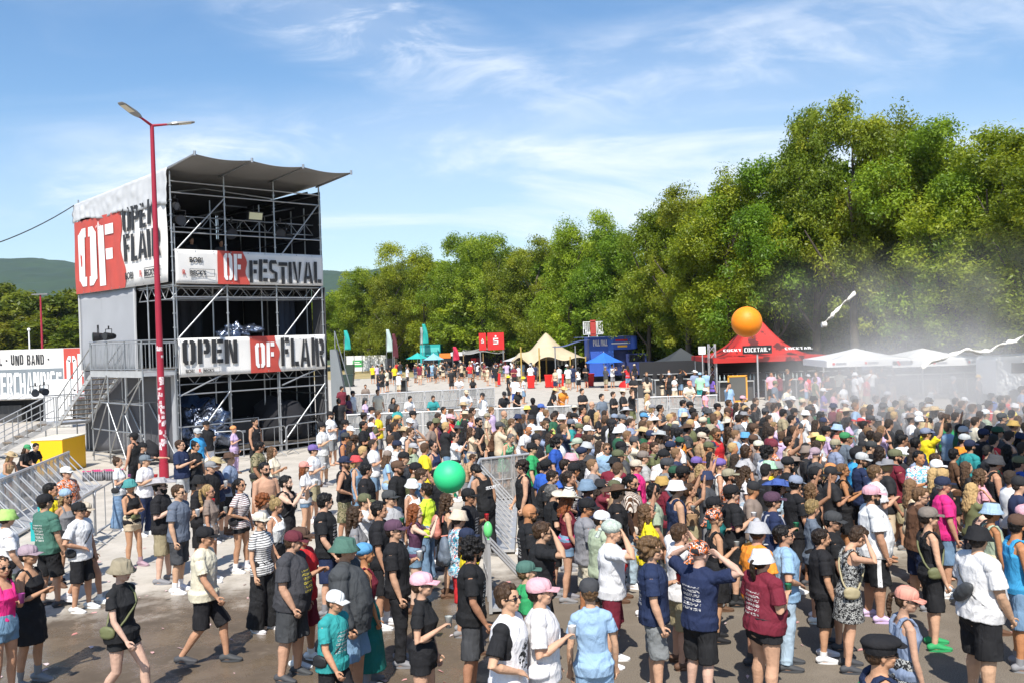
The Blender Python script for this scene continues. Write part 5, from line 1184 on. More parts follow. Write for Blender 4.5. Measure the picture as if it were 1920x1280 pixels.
def remesh(mb, voxel, name, deci=None, disp=None, smooth=2):
    me = mb.mesh('tmp'); o = bpy.data.objects.new('tmp', me); col.objects.link(o)
    r = o.modifiers.new('r', 'REMESH'); r.mode = 'VOXEL'; r.voxel_size = voxel
    if smooth: s = o.modifiers.new('s', 'SMOOTH'); s.factor = .5; s.iterations = smooth
    if deci: d = o.modifiers.new('d', 'DECIMATE'); d.ratio = deci
    dg = bpy.context.evaluated_depsgraph_get(); out_ = bpy.data.meshes.new_from_object(o.evaluated_get(dg))
    bpy.data.objects.remove(o); bpy.data.meshes.remove(me); out_.name = name
    if disp:
        nr = [v.normal.copy() for v in out_.vertices]
        for v, n_ in zip(out_.vertices, nr): v.co += n_ * disp(v.co)
    out_.polygons.foreach_set('use_smooth', [True] * len(out_.polygons)); out_.update(); return out_
MC = {}
LODV = {'n': .0080, 'm': .013, 'f': .024}
def cached(key, fn):
    if key not in MC: MC[key] = fn()
    return MC[key]
def skin_mat():
    mt = mat('skin', rough=.62, spec=.25, objcol=True, noise_amt=.22, noise_scale=9, bump=.25, bscale=25); return mt
EYE = mat('eye_dark', (.03, .02, .015), .4); LIP = mat('lips', (.38, .13, .10), .5)
def body_mesh(build, pose, lod):
    def f():
        me = remesh(body_mb(build, pose, True), LODV[lod], 'body', deci=.5 if lod == 'n' else (.7 if lod == 'm' else None), smooth=1)
        for m_ in (skin_mat(), EYE, LIP): me.materials.append(m_)
        if lod != 'f':
            inv = head_mtx(pose).inverted()
            for p in me.polygons:
                c = inv @ p.center
                if c.x > .068 and c.z > 1.54:
                    if .016 < abs(c.y) < .044 and abs(c.z - 1.643) < .0075: p.material_index = 1
                    elif .014 < abs(c.y) < .050 and abs(c.z - 1.668) < .0055: p.material_index = 1
                    elif abs(c.y) < .024 and abs(c.z - 1.576) < .006 and c.x > .085: p.material_index = 2
        return me
    return cached(('body', build, pose, lod), f)
def folds(seed, amp):
    def d(c):
        q = V((c.x * 5 + seed, c.y * 5 + c.z * 3, c.z * 7 - abs(c.y) * 6)); w = noise.noise(V((c.x * 7, c.y * 7, c.z * 4 + seed))) * .8 + 1.6 * (.5 - 2 * abs(noise.noise(q + V((0, 0, noise.noise(q * .7) * 1.5))))) + .55 * noise.noise(V((c.x * 16, c.y * 16 + seed, c.z * 9))) + .35 * math.sin(26 * (c.z + .5 * abs(c.y)) + seed * 2 + 4 * noise.noise(V((c.x * 5, c.y * 5, seed))))
        if c.z > 1.26: w = max(w, -.1) * .6 + .35
        return amp * max(w, -.75)
    return d
def top_mb(kind, build, pose):
    B = BUILDS[build]; J, Lg = joints(build, pose); mb = MB(); bg_ = POSES[pose][2]; k = B['arm']
    loose = .028 if build != 'F' else .016
    if kind in ('tank', 'dress', 'crop', 'strap', 'bikini'): loose = .009
    if kind == 'tank' and build != 'F': loose = .015
    if kind == 'jacket': loose = .032
    zlow = {'tee': .85, 'tank': .88, 'dress': .88, 'crop': 1.10, 'jacket': .78, 'long': .85, 'strap': 1.0, 'bikini': 1.20}[kind]
    T_ = B['t']; zs = sorted(set([zlow, zlow + .02] + [z for z, *_ in T_ if z > zlow + .03] + [1.0, 1.14, 1.36])); zs = [z for z in zs if z >= zlow]
    def sec(z):
        if z <= T_[0][0]: return T_[0][1:]
        for (a, b) in zip(T_, T_[1:]):
            if a[0] <= z <= b[0]: f = (z - a[0]) / (b[0] - a[0]); return tuple(a[i] + (b[i] - a[i]) * f for i in (1, 2, 3))
        return T_[-1][1:]
    zmax = {'tank': 1.445, 'strap': 1.36, 'bikini': 1.34, 'dress': 1.43}.get(kind, 1.462)
    pts = []; rd = []
    for z in zs:
        if z > zmax: continue
        a, b, x = sec(z); e = loose * (1.15 if z < 1.1 else 1) + (.012 if z < 1.0 else 0) * (.8 if z > 1.4 else 1)
        if kind in ('tank', 'dress', 'strap', 'bikini') and z > 1.33: b *= {'tank': .80, 'dress': .74, 'strap': .82, 'bikini': .85}[kind]
        if POSES[pose][3] == 'w' and z < 1.0: e += .018
        if build != 'F' and kind in ('tee', 'long', 'jacket', 'tank') and z < 1.2: a, b = max(a, sec(1.2)[0] * .97), max(b, sec(1.2)[1] * .93)
        pts.append((x, 0, z)); rd.append((a + e, b + e))
    if kind in ('tee', 'long', 'jacket', 'crop'):
        pts += [(-.012, 0, 1.485)]; rd += [(.070, .078)]
    loft(mb, pts, rd, n=24, cap=False); mb.ell((pts[-1][0], 0, pts[-1][2]), (rd[-1][0], rd[-1][1], .012), 16, 6)
    if kind in ('tee', 'long', 'crop', 'jacket'):
        for s in (1, -1):
            sh, el, wr, f = J[s]; loft(mb, [V((-.01, .03 * s, B['shz'] + .058)), V((-.01, .10 * s, B['shz'] + .040)), sh + V((0, -.01 * s, .006))], [(.058 * k, .052 * k), (.064 * k, .058 * k), (.064 * k, .062 * k)], n=12)
            if kind in ('tee', 'crop'):
                e_ = sh.lerp(el, .72 if build != 'F' else .5); q = (.063, .066, .070, .076); loft(mb, [sh + V((-.0, -.05 * s, .0)), sh.lerp(e_, .35), sh.lerp(e_, .7), e_], [(r * k, r * k * 1.02) for r in q], n=14, cap=False); mb.ell(sh + V((0, -.012 * s, .004)), (.073 * k, .068 * k, .069 * k), 14, 10)
            else: mb.ell(sh + V((0, -.012 * s, .004)), (.082 * k, .078 * k, .078 * k), 14, 10); loft(mb, [sh + V((0, -.03 * s, 0)), sh.lerp(el, .5), el, el.lerp(wr, .5), wr.lerp(el, .06)], [(r * k, r * k) for r in (.074, .068, .062, .056, .048)], n=12)
    if kind == 'dress':
        loft(mb, [(0, 0, .98), (0, 0, .84), (0, 0, .62)], [(.125, .172), (.150, .195), (.175, .215)], n=24, cap=False)
    if kind in ('strap', 'bikini', 'tank', 'dress'):
        z_ = B['shz']; w_ = .034 if kind in ('tank', 'dress') and build != 'F' else .024 if kind in ('tank', 'dress') else .014; y_ = .10 if build != 'F' else .088
        for s in (1, -1): loft(mb, [(.105, y_ * .9 * s, 1.31), (.075, y_ * s, z_ + .02), (.03, y_ * s, z_ + .078), (-.02, y_ * s, z_ + .094), (-.065, y_ * s, z_ + .07), (-.10, y_ * s, z_ + .01), (-.105, y_ * .9 * s, 1.29)], [(.014, w_)] * 7, n=8)
    mb.v = [tuple(bendv(V(p), bg_)) for p in mb.v]
    return mb
def top_mesh(kind, build, pose, lod):
    if kind in ('tank', 'strap', 'bikini', 'dress'): pose = {'lean': 'lean', 'look': 'look', 'head': 'head', 'walk': 'walk'}.get(pose, 'relax')
    return cached(('top', kind, build, pose, lod), lambda: remesh(top_mb(kind, build, pose), {'n': .0085, 'm': .015, 'f': .026}[lod], 'shirt', deci=.6 if lod == 'n' else None, disp=folds(hash_(kind + build + pose), .0060 if kind != 'bikini' else .001), smooth=1))
def hash_(s): return sum(ord(c) * (i + 3) for i, c in enumerate(s)) % 97
def bot_mesh(kind, build, legs, lod):
    def f():
        B = BUILDS[build]; pose = 'walk' if legs == 'w' else 'relax'; J, Lg = joints(build, pose); mb = MB(); q = B['leg']
        a0, b0 = B['t'][1][1], B['t'][1][2]
        loft(mb, [(B['t'][1][3], 0, 1.02), (B['t'][1][3], 0, .94), (0, 0, .86), (0, 0, .80)], [(a0 * .97 + .008, b0 * .95 + .008), (a0 + .014, b0 + .012), (a0 + .012, b0 + .014), (a0 * .8, b0 * .95)], n=20)
        for s in (1, -1):
            hip, kn, an = Lg[s]
            if kind == 'shorts': e = hip.lerp(kn, 1.02); loft(mb, [hip, hip.lerp(e, .5), e], [(.102 * q, .098 * q), (.098 * q, .094 * q), (.092 * q + .008, .090 * q + .008)], n=14, cap=False)
            elif kind == 'hot': e = hip.lerp(kn, .36); loft(mb, [hip, e], [(.098 * q, .094 * q), (.094 * q + .006, .096 * q)], n=14, cap=False)
            elif kind == 'trousers': loft(mb, [hip, hip.lerp(kn, .6), kn, kn.lerp(an, .5), an + V((0, 0, .0))], [(.098 * q, .096 * q), (.085 * q, .085 * q), (.074, .072), (.068, .066), (.066, .064)], n=14, cap=False)
            elif kind == 'wide': loft(mb, [hip, hip.lerp(kn, .6), kn, kn.lerp(an, .5), an - V((0, 0, .02))], [(.105 * q, .10 * q), (.115, .108), (.125, .112), (.135, .118), (.145, .125)], n=16, cap=False)
        if kind == 'skirt': loft(mb, [(0, 0, .98), (0, 0, .84), (0, 0, .55)], [(a0 + .01, b0 + .01), (a0 + .04, b0 + .03), (a0 + .06, b0 + .045)], n=20, cap=False)
        if kind == 'longskirt': loft(mb, [(0, 0, .98), (0, 0, .8), (0, 0, .2)], [(a0 + .01, b0 + .01), (a0 + .04, b0 + .03), (a0 + .09, b0 + .07)], n=20, cap=False)
        return remesh(mb, {'n': .011, 'm': .018, 'f': .028}[lod], 'bottoms', deci=.6 if lod == 'n' else None, disp=folds(hash_(kind), .007), smooth=1)
    return cached(('bot', kind, build, legs, lod), f)
def hair_mesh(kind, lod):
    def f():
        mb = MB(); amp = .006; fr = 34
        if kind == 'c':
            mb.ell((-.012, 0, 1.685), (.122, .112, .112), 20, 14); mb.ell((-.05, 0, 1.62), (.08, .095, .09), 14, 10); amp = .020; fr = 24
        elif kind != 'b':
            mb.ell((-.014, 0, 1.675), (.105, .088, .103), 20, 14); mb.ell((-.040, 0, 1.63), (.070, .080, .085), 14, 10)
            if kind == 's': mb.ell((.03, 0, 1.735), (.065, .06, .035), 12, 8); amp = .006
        if kind == 'l':
            loft(mb, [(-.05, 0, 1.70), (-.075, 0, 1.60), (-.085, 0, 1.50), (-.105, 0, 1.40), (-.12, 0, 1.30)], [(.05, .085), (.05, .10), (.042, .11), (.035, .105), (.02, .07)], n=16); amp = .010
            for s in (1, -1): loft(mb, [(.0, .075 * s, 1.68), (.005, .088 * s, 1.60), (-.01, .095 * s, 1.52), (-.04, .10 * s, 1.42)], [(.035, .022), (.034, .020), (.03, .02), (.02, .015)], n=8)
        if kind == 'p': loft(mb, [(-.09, 0, 1.70), (-.15, 0, 1.68), (-.165, 0, 1.58), (-.15, 0, 1.46), (-.14, 0, 1.38)], [(.02, .02), (.03, .03), (.032, .036), (.026, .03), (.01, .012)], n=10); amp = .006
        if kind == 'u': mb.ell((-.07, 0, 1.775), (.045, .045, .04), 12, 8); amp = .005
        if kind == 'o':     # chin length bob
            loft(mb, [(-.02, 0, 1.70), (-.035, 0, 1.62), (-.04, 0, 1.55)], [(.085, .098), (.080, .108), (.07, .10)], n=16); amp = .008
        return remesh(mb, .008 if lod == 'n' else .014, 'hair', disp=lambda c: amp * 1.7 * (noise.noise(c * fr) + .6 * noise.noise(V((c.x * fr * .3, c.y * fr * 2.2, c.z * fr * .4)))), smooth=1)
    return cached(('hair', kind, 'n' if lod == 'n' else 'm'), f)
def beard_mesh():
    def f():
        mb = MB(); mb.ell((.045, 0, 1.563), (.062, .060, .045), 14, 10); mb.ell((.03, 0, 1.60), (.045, .070, .03), 12, 8); mb.ell((.07, 0, 1.54), (.03, .035, .035), 10, 8); return remesh(mb, .011, 'beard', disp=lambda c: .005 * noise.noise(c * 60))
    return cached('beard', f)
def hat_mesh(kind):
    def f():
        k = MB(); c = (.0, 0, 1.685)
        if kind in 'CV':
            if kind == 'C': k.lathe([(.101, -.022), (.106, 0), (.104, .035), (.092, .068), (.066, .092), (.03, .104), (0, .106)], c, 20, 1.06, .92); k.lathe([(0, .104), (.010, .106), (.008, .113), (0, .114)], c, 8)
            else: k.lathe([(.100, -.01), (.104, 0), (.101, .05), (.09, .062)], c, 20, 1.06, .92)
            vs = []; n_ = 12      # curved peak
            for lay in (0, 1):
                for i in range(n_ + 1):
                    a = (i / n_ - .5) * 2.3; vs.append(V((.1 * math.cos(a) * 1.02, .092 * math.sin(a), 1.675 - lay * .004)))
                for i in range(n_ + 1):
                    a = (i / n_ - .5) * 2.3; y = .086 * math.sin(a); vs.append(V((.095 + .088 * math.cos(a * .78) ** .7, y, 1.668 - lay * .004 - 3.2 * y * y)))
            m_ = n_ + 1; fs = []
            for lay in (0, 1):
                o = lay * 2 * m_
                for i in range(n_): q = (o + i, o + i + 1, o + m_ + i + 1, o + m_ + i); fs.append(q if lay else q[::-1])
            for i in range(n_): fs.append((m_ + i, m_ + i + 1, 3 * m_ + i + 1, 3 * m_ + i))
            k.add(vs, fs, True)
        elif kind == 'B': k.lathe([(.148, -.050), (.150, -.046), (.110, .0), (.103, .03), (.092, .068), (.082, .080), (.03, .086), (0, .086)], c, 24, 1.04, .95)
        elif kind in 'SW':
            w_ = .19 if kind == 'S' else .235
            pr = [(w_, -.012), (w_ + .003, -.004), (w_ * .8, -.010), (.115, .0), (.104, .012), (.098, .06), (.082, .098), (.05, .104), (.02, .092), (0, .09)]; n_ = 28; vs = []
            for (r, z) in pr:
                for i in range(n_):
                    t = 2 * math.pi * i / n_; lift = (.045 * (abs(math.sin(t)) ** 2) * max(0, (r - .11) / .1)); vs.append(V((c[0] + r * 1.06 * math.cos(t), r * .96 * math.sin(t), c[2] + z + lift)))
            k.add(vs, [(j * n_ + i, j * n_ + (i + 1) % n_, (j + 1) * n_ + (i + 1) % n_, (j + 1) * n_ + i) for j in range(len(pr) - 1) for i in range(n_)], True)
            k.cur = 1; k.lathe([(.1075, .004), (.104, .034)], c, 24, 1.06, .96); k.cur = 0
        elif kind in 'AH':
            k.ell((-.012, 0, 1.70), (.112, .097, .085), 22, 12)
            if kind == 'H': k.ell((-.12, 0, 1.66), (.03, .03, .022), 10, 8); k.tube((-.12, 0, 1.66), (-.16, .03, 1.56), .016, .026, 6); k.tube((-.12, 0, 1.66), (-.16, -.03, 1.57), .016, .026, 6)
        elif kind == 'F': k.ell((.01, 0, 1.725), (.135, .112, .05), 22, 10); k.lathe([(.100, -.03), (.105, .0), (.108, .03)], c, 20, 1.06, .92); k.ell((.13, 0, 1.698), (.05, .075, .012), 14, 6)
        elif kind == 'D':    # ear protectors
            for s in (1, -1): k.tube((0, .075 * s, 1.63), (0, .115 * s, 1.63), .04, .034, 12)
            k.path([V((0, .1 * math.cos(a), 1.63 + .15 * math.sin(a))) for a in [math.pi * i / 12 for i in range(13)]], .009, 6)
        for i, p in enumerate(k.v): q = V(p); k.v[i] = tuple(q + V((noise.noise(q * 11), noise.noise(q * 11 + V((5, 0, 0))), noise.noise(q * 9 + V((0, 7, 0))))) * (.013 if kind in 'BSW' else .006))
        me = k.mesh('hat'); return me
    return cached(('hat', kind), f)
def glasses_mesh():
    def f():
        k = MB()
        for s in (1, -1):
            k.ell((.100, .034 * s, 1.640), (.009, .028, .020), 12, 8); k.tube((.096, .058 * s, 1.645), (.005, .082 * s, 1.64), .0035, n=5)
        k.tube((.104, -.012, 1.645), (.104, .012, 1.645), .004, n=5); return k.mesh('sunglasses')
    return cached('glasses', f)
def shoe_mesh(s, legs, build, sock):
    def f():
        pose = 'walk' if legs == 'w' else 'relax'; J, Lg = joints(build, pose); an = Lg[s][2]; mb = MB(); z0 = an.z - .085
        loft(mb, [an + V((-.06, 0, -.035)), an + V((.0, 0, -.02)), an + V((.09, 0, -.045)), an + V((.185, 0, -.062))], [(.042, .040), (.052, .044), (.036, .050), (.018, .036)], ref=V((0, 0, 1)), n=12)
        for i, v in enumerate(mb.v): mb.v[i] = (v[0], v[1], max(v[2], z0 + .004))
        me = remesh(mb, .011, 'shoe')
        k = MB(); k.add([tuple(v.co) for v in me.vertices], [tuple(p.vertices) for p in me.polygons], True); bpy.data.meshes.remove(me)
        k.cur = 1; n_ = 18; ring = []
        for i in range(n_): t = 2 * math.pi * i / n_; ring.append((an.x + .062 + .135 * math.cos(t), an.y + (.046 + .008 * math.cos(t)) * math.sin(t)))
        k.add([V((x, y, z0)) for x, y in ring] + [V((x, y, z0 + .026)) for x, y in ring], [tuple(range(n_))[::-1], tuple(range(n_, 2 * n_))] + [(i, (i + 1) % n_, n_ + (i + 1) % n_, n_ + i) for i in range(n_)])
        k.cur = 2
        if sock: kn = Lg[s][1]; k.tube(an - V((0, 0, .01)), an.lerp(kn, sock), .041, .052 if sock > .3 else .045, n=12)
        return k.mesh('shoe')
    return cached(('shoe', s, legs, build, sock), f)
def bag_mesh(kind, build='M'):
    def f():
        mb = MB(); T_ = BUILDS[build]['t']
        def sec(z):
            for (a, b) in zip(T_, T_[1:]):
                if a[0] <= z <= b[0]: q = (z - a[0]) / (b[0] - a[0]); return tuple(a[i] + (b[i] - a[i]) * q for i in (1, 2, 3))
            return T_[0][1:] if z < T_[0][0] else T_[-1][1:]
        bk_ = -(sec(1.15)[0] + .03) + sec(1.15)[2]; sd_ = sec(1.0)[1] + .03
        if kind == 'pack': mb.ell((bk_ - .06, 0, 1.22), (.075, .14, .19), 16, 12); mb.ell((bk_ - .05, 0, 1.12), (.08, .145, .13), 12, 8); mb.ell((bk_ - .12, 0, 1.12), (.04, .11, .09), 12, 8)
        elif kind == 'cross': mb.ell((-.02, -sd_ - .02, .99), (.10, .035, .075), 14, 10); mb.ell((-.02, -sd_ - .02, .96), (.095, .04, .05), 14, 10)
        elif kind == 'belly': mb.ell((sec(1.03)[0] + sec(1.03)[2] + .03, -.03, 1.03), (.04, .13, .06), 14, 10)
        elif kind == 'sling': mb.ell((bk_ - .02, -.02, 1.14), (.055, .17, .075), 14, 10, Matrix.Rotation(R(-38), 3, 'X'))
        me = remesh(mb, .014, 'bag', disp=lambda c: .006 * noise.noise(c * 18)); k = MB(); k.add([tuple(v.co) for v in me.vertices], [tuple(p.vertices) for p in me.polygons], True); bpy.data.meshes.remove(me)
        def strap(pts): 
            for a, b in zip(pts, pts[1:]): k.tube(a, b, .013, n=5)
        if kind == 'pack':
            for s in (1, -1):
                pts = []
                for (sg, z) in ((-1, 1.30), (-1, 1.38), (-1, 1.43), (1, 1.43), (1, 1.38), (1, 1.28), (1, 1.18)):
                    a, b, x = sec(z); y = min(.115, b * .8); pts.append(V((x + sg * ((a + .024) * math.sqrt(max(.05, 1 - (y / (b + .02)) ** 2)) + .008), y * s, z + (.035 if abs(z - 1.43) < .01 else 0))))
                pts += [V((.03, (sec(1.1)[1] + .02) * s, 1.08)), V((bk_, .12 * s, 1.06))]; strap(pts)
        elif kind in ('cross', 'sling'): strap([(lambda z, th: V((sec(z)[2] + (max(sec(z)[0], .10) + .026) * math.cos(th), (sec(z)[1] * (1 if z < 1.38 else .72) + .022) * math.sin(th), z)))(1.225 + .235 * math.sin(th_), th_) for th_ in [6.2832 * i / 22 for i in range(23)]])
        else: strap([V((sec(1.03)[2] + (sec(1.03)[0] + .02) * math.cos(t), (sec(1.03)[1] + .018) * math.sin(t), 1.03)) for t in [6.2832 * i / 18 for i in range(19)]])
        return k.mesh('bag')
    return cached(('bag', kind, build), f)
PAL = dict(black=(.014, .014, .016), white=(.74, .74, .74), grey=(.22, .22, .23), dgrey=(.055, .057, .062), lgrey=(.42, .42, .43), navy=(.016, .026, .07), blue=(.03, .10, .42), lblue=(.28, .43, .60), sky=(.05, .33, .62), teal=(.03, .28, .28), dteal=(.01, .14, .13),
 green=(.03, .30, .10), dgreen=(.02, .10, .05), mossy=(.06, .16, .12), olive=(.13, .14, .06), sage=(.35, .42, .30), mint=(.35, .66, .42), lime=(.45, .75, .12), neon=(.62, .85, .05), red=(.60, .025, .03), maroon=(.16, .016, .03), pink=(.76, .36, .42), hotpink=(.75, .03, .22), salmon=(.70, .26, .20), coral=(.78, .28, .18),
 purple=(.16, .09, .38), lilac=(.55, .42, .62), mauve=(.36, .25, .30), orange=(.80, .27, .03), yellow=(.80, .62, .02), mustard=(.55, .32, .04), beige=(.58, .47, .33), cream=(.68, .62, .48), khaki=(.33, .28, .17), tan=(.42, .27, .15), brown=(.11, .055, .03), taupe=(.22, .17, .14), denim=(.16, .26, .38), ldenim=(.36, .46, .55), straw=(.62, .45, .20), slate=(.13, .16, .20), steel=(.22, .27, .38), plum=(.10, .04, .08))
HAIRC = dict(k=(.010, .008, .007), d=(.030, .018, .011), n=(.075, .040, .020), l=(.17, .095, .045), y=(.42, .28, .12), r=(.28, .085, .025), g=(.20, .19, .18), w=(.45, .43, .40))
HAIRN = dict(k='black', d='dark brown', n='brown', l='light brown', y='blond', r='red', g='grey', w='white')
CN = dict(dgrey='dark grey', lgrey='light grey', lblue='light blue', sky='bright blue', dteal='dark teal', dgreen='dark green', mossy='muted green', neon='neon yellow', hotpink='hot pink', ldenim='pale denim', slate='slate grey', steel='steel blue', straw='straw', mint='mint green')
SKINS = dict(a=(.58, .34, .22), b=(.50, .27, .165), c=(.38, .19, .11), t=(.48, .215, .10), e=(.17, .08, .045), p=(.66, .43, .32))
# cloth materials ----------------------------------------------------------
def cloth(pattern):
    nm = 'cloth_' + pattern
    if nm in MATS: return MATS[nm]
    mt = bpy.data.materials.new(nm); mt.use_nodes = True; MATS[nm] = mt; t = mt.node_tree; b = t.nodes['Principled BSDF']; b.inputs['Roughness'].default_value = .88; b.inputs['Specular IOR Level'].default_value = .18
    NN = t.nodes.new; LL = t.links.new
    oi = NN('ShaderNodeObjectInfo'); tcn = NN('ShaderNodeTexCoord'); sp = NN('ShaderNodeSeparateXYZ'); LL(tcn.outputs['Object'], sp.inputs[0])
    def mt_(op, a, c=None, cl=False):
        n = NN('ShaderNodeMath'); n.operation = op; n.use_clamp = cl
        for i, v in enumerate((a, c)):
            if v is None: continue
            if isinstance(v, (int, float)): n.inputs[i].default_value = v
            else: LL(v, n.inputs[i])
        return n.outputs[0]
    def mixc(f, a, c):
        n = NN('ShaderNodeMix'); n.data_type = 'RGBA'
        if isinstance(f, (int, float)): n.inputs[0].default_value = f
        else: LL(f, n.inputs[0])
        for i, v in ((6, a), (7, c)):
            if isinstance(v, tuple): n.inputs[i].default_value = (*v, 1)
            else: LL(v, n.inputs[i])
        return n.outputs[2]
    def noise_(sc, det=3, dist=0, vec=None):
        n = NN('ShaderNodeTexNoise'); n.inputs['Scale'].default_value = sc; n.inputs['Detail'].default_value = det; n.inputs['Distortion'].default_value = dist; LL(vec or tcn.outputs['Object'], n.inputs['Vector']); return n.outputs[0]
    def box_(lo, hi, src): return mt_('MULTIPLY', mt_('GREATER_THAN', src, lo), mt_('LESS_THAN', src, hi))
    base = oi.outputs['Color']; x, y, z = sp.outputs; c = base
    fade = noise_(9, 4)
    if pattern == 'stripeh': c = mixc(mt_('GREATER_THAN', mt_('SINE', mt_('MULTIPLY', z, 190)), .35), (.72, .71, .69), base)
    elif pattern == 'stripev': c = mixc(mt_('GREATER_THAN', mt_('SINE', mt_('MULTIPLY', mt_('ADD', y, mt_('MULTIPLY', x, .7)), 170)), .1), base, (.66, .58, .50))
    elif pattern in ('floral', 'hawaii', 'greenpat', 'camo', 'leopard', 'tiedye', 'paisley'):
        n1 = noise_({'floral': 17, 'hawaii': 15, 'greenpat': 30, 'camo': 9, 'leopard': 38, 'tiedye': 8, 'paisley': 22}[pattern], 2, .8)
        cr = NN('ShaderNodeValToRGB'); cr.color_ramp.interpolation = 'CONSTANT'; LL(n1, cr.inputs[0])
        cols = {'floral': [(.0, (.03, .03, .035)), (.42, (.72, .16, .03)), (.52, (.70, .62, .58)), (.58, (.05, .05, .06)), (.66, (.72, .22, .04))],
                'hawaii': [(.0, (.60, .70, .72)), (.40, (.08, .38, .52)), (.50, (.72, .74, .74)), (.58, (.60, .06, .08)), (.62, (.05, .22, .30))],
                'greenpat': [(.0, (.03, .36, .16)), (.5, (.45, .66, .42)), (.6, (.02, .22, .12))], 'camo': [(.0, (.14, .14, .07)), (.45, (.26, .22, .13)), (.55, (.05, .06, .03)), (.62, (.30, .27, .18))],
                'leopard': [(.0, (.02, .02, .022)), (.5, (.42, .42, .40)), (.6, (.05, .05, .05))], 'tiedye': [(.0, (.45, .5, .55)), (.45, (.60, .40, .42)), (.55, (.25, .42, .50)), (.62, (.70, .66, .45))],
                'paisley': [(.0, (.40, .45, .46)), (.45, (.62, .66, .64)), (.55, (.30, .42, .44)), (.6, (.66, .68, .66))]}[pattern]
        el = cr.color_ramp.elements; el[0].position = cols[0][0]; el[0].color = (*cols[0][1], 1); el[1].position = cols[1][0]; el[1].color = (*cols[1][1], 1)
        for (p, q) in cols[2:]: e = el.new(p); e.color = (*q, 1)
        c = cr.outputs[0] if pattern not in ('paisley',) else mixc(.55, cr.outputs[0], base)
    elif pattern in ('printf', 'printb', 'printfy', 'printfr', 'printbb'):
        side = mt_('LESS_THAN', x, -.02) if pattern[5] == 'b' else mt_('GREATER_THAN', x, .03)
        reg = mt_('MULTIPLY', side, mt_('MULTIPLY', box_(-.105, .105, y), box_(1.06 if pattern != 'printbb' else .95, 1.32, z)))
        cm = NN('ShaderNodeCombineXYZ'); LL(mt_('MULTIPLY', y, 1.0), cm.inputs[0]); LL(mt_('MULTIPLY', z, 2.3), cm.inputs[1])
        n1 = noise_(42, 3, .4, cm.outputs[0]); ink = mt_('MULTIPLY', mt_('MULTIPLY', reg, mt_('GREATER_THAN', mt_('SINE', mt_('MULTIPLY', z, 130)), -.35)), mt_('GREATER_THAN', n1, .52))
        c = mixc(ink, base, {'printfy': (.62, .50, .06), 'printfr': (.60, .14, .08)}.get(pattern, (.62, .60, .58)))
    elif pattern == 'chest': c = mixc(mt_('MULTIPLY', mt_('GREATER_THAN', x, .05), mt_('MULTIPLY', box_(.01, .09, y), box_(1.29, 1.31, z))), base, (.7, .7, .7))
    elif pattern == 'raglan':
        c = mixc(mt_('MULTIPLY', mt_('GREATER_THAN', mt_('ABSOLUTE', y), .165), mt_('GREATER_THAN', z, 1.17)), base, (.014, .014, .016))
        reg = mt_('MULTIPLY', mt_('GREATER_THAN', x, .03), mt_('LESS_THAN', mt_('ADD', mt_('POWER', mt_('MULTIPLY', y, 10), 2), mt_('POWER', mt_('MULTIPLY', mt_('SUBTRACT', z, 1.17), 8), 2)), 1))
        c = mixc(mt_('MULTIPLY', reg, mt_('GREATER_THAN', noise_(30, 3, .5), .5)), c, (.03, .03, .03))
    elif pattern == 'sidestripe': c = mixc(mt_('MULTIPLY', box_(-.025, .025, x), mt_('GREATER_THAN', mt_('ABSOLUTE', y), .12)), base, (.72, .72, .72))
    k = mixc(mt_('MULTIPLY', fade, .22), c, (.32, .30, .28)) if pattern == 'worn' else mixc(mt_('MULTIPLY', fade, .10), c, (.10, .10, .10))
    LL(k, b.inputs['Base Color'])
    mpb = NN('ShaderNodeMapping'); LL(tcn.outputs['Object'], mpb.inputs[0]); mpb.inputs['Scale'].default_value = (1, 1, .55); nb = noise_(6.5, 5, 1.2, mpb.outputs[0]); bp = NN('ShaderNodeBump'); bp.inputs['Strength'].default_value = .75; bp.inputs['Distance'].default_value = .055; LL(nb, bp.inputs['Height']); LL(bp.outputs[0], b.inputs['Normal'])
    return mt
HAIRM = mat('hair_strands', rough=.5, spec=.3, objcol=True, noise_amt=.65, noise_scale=34, bump=1.0, bscale=42)
for n_ in list(HAIRM.node_tree.nodes):
    if n_.bl_idname == 'ShaderNodeTexNoise':
        mp_ = HAIRM.node_tree.nodes.new('ShaderNodeMapping'); mp_.inputs['Scale'].default_value = (1, 1, .22); HAIRM.node_tree.links.new(n_.inputs['Vector'].links[0].from_socket, mp_.inputs[0]); HAIRM.node_tree.links.new(mp_.outputs[0], n_.inputs['Vector'])
HATM = cloth('hat'); STRAWM = mat('straw_weave', rough=.8, objcol=True, noise_amt=.25, noise_scale=60, bump=.5, bscale=80); BAND = mat('hat_band', (.03, .025, .02), .8)
SHADES = mat('shades', (.008, .008, .010), .12); SOLE = mat('shoe_sole', (.55, .54, .52), .6); SHOEM = mat('shoe_fabric', rough=.7, objcol=True); SOCK = mat('sock', (.6, .6, .6), .9); SOCKB = mat('sock_dark', (.02, .02, .022), .9); BAGM = mat('bag_fabric', rough=.6, objcol=True, bump=.3, bscale=20)
def with_mat(me, mats, key):
    def f():
        c = me.copy(); c.materials.clear()
        for m_ in mats: c.materials.append(m_)
        return c
    return cached((me.name, key), f)
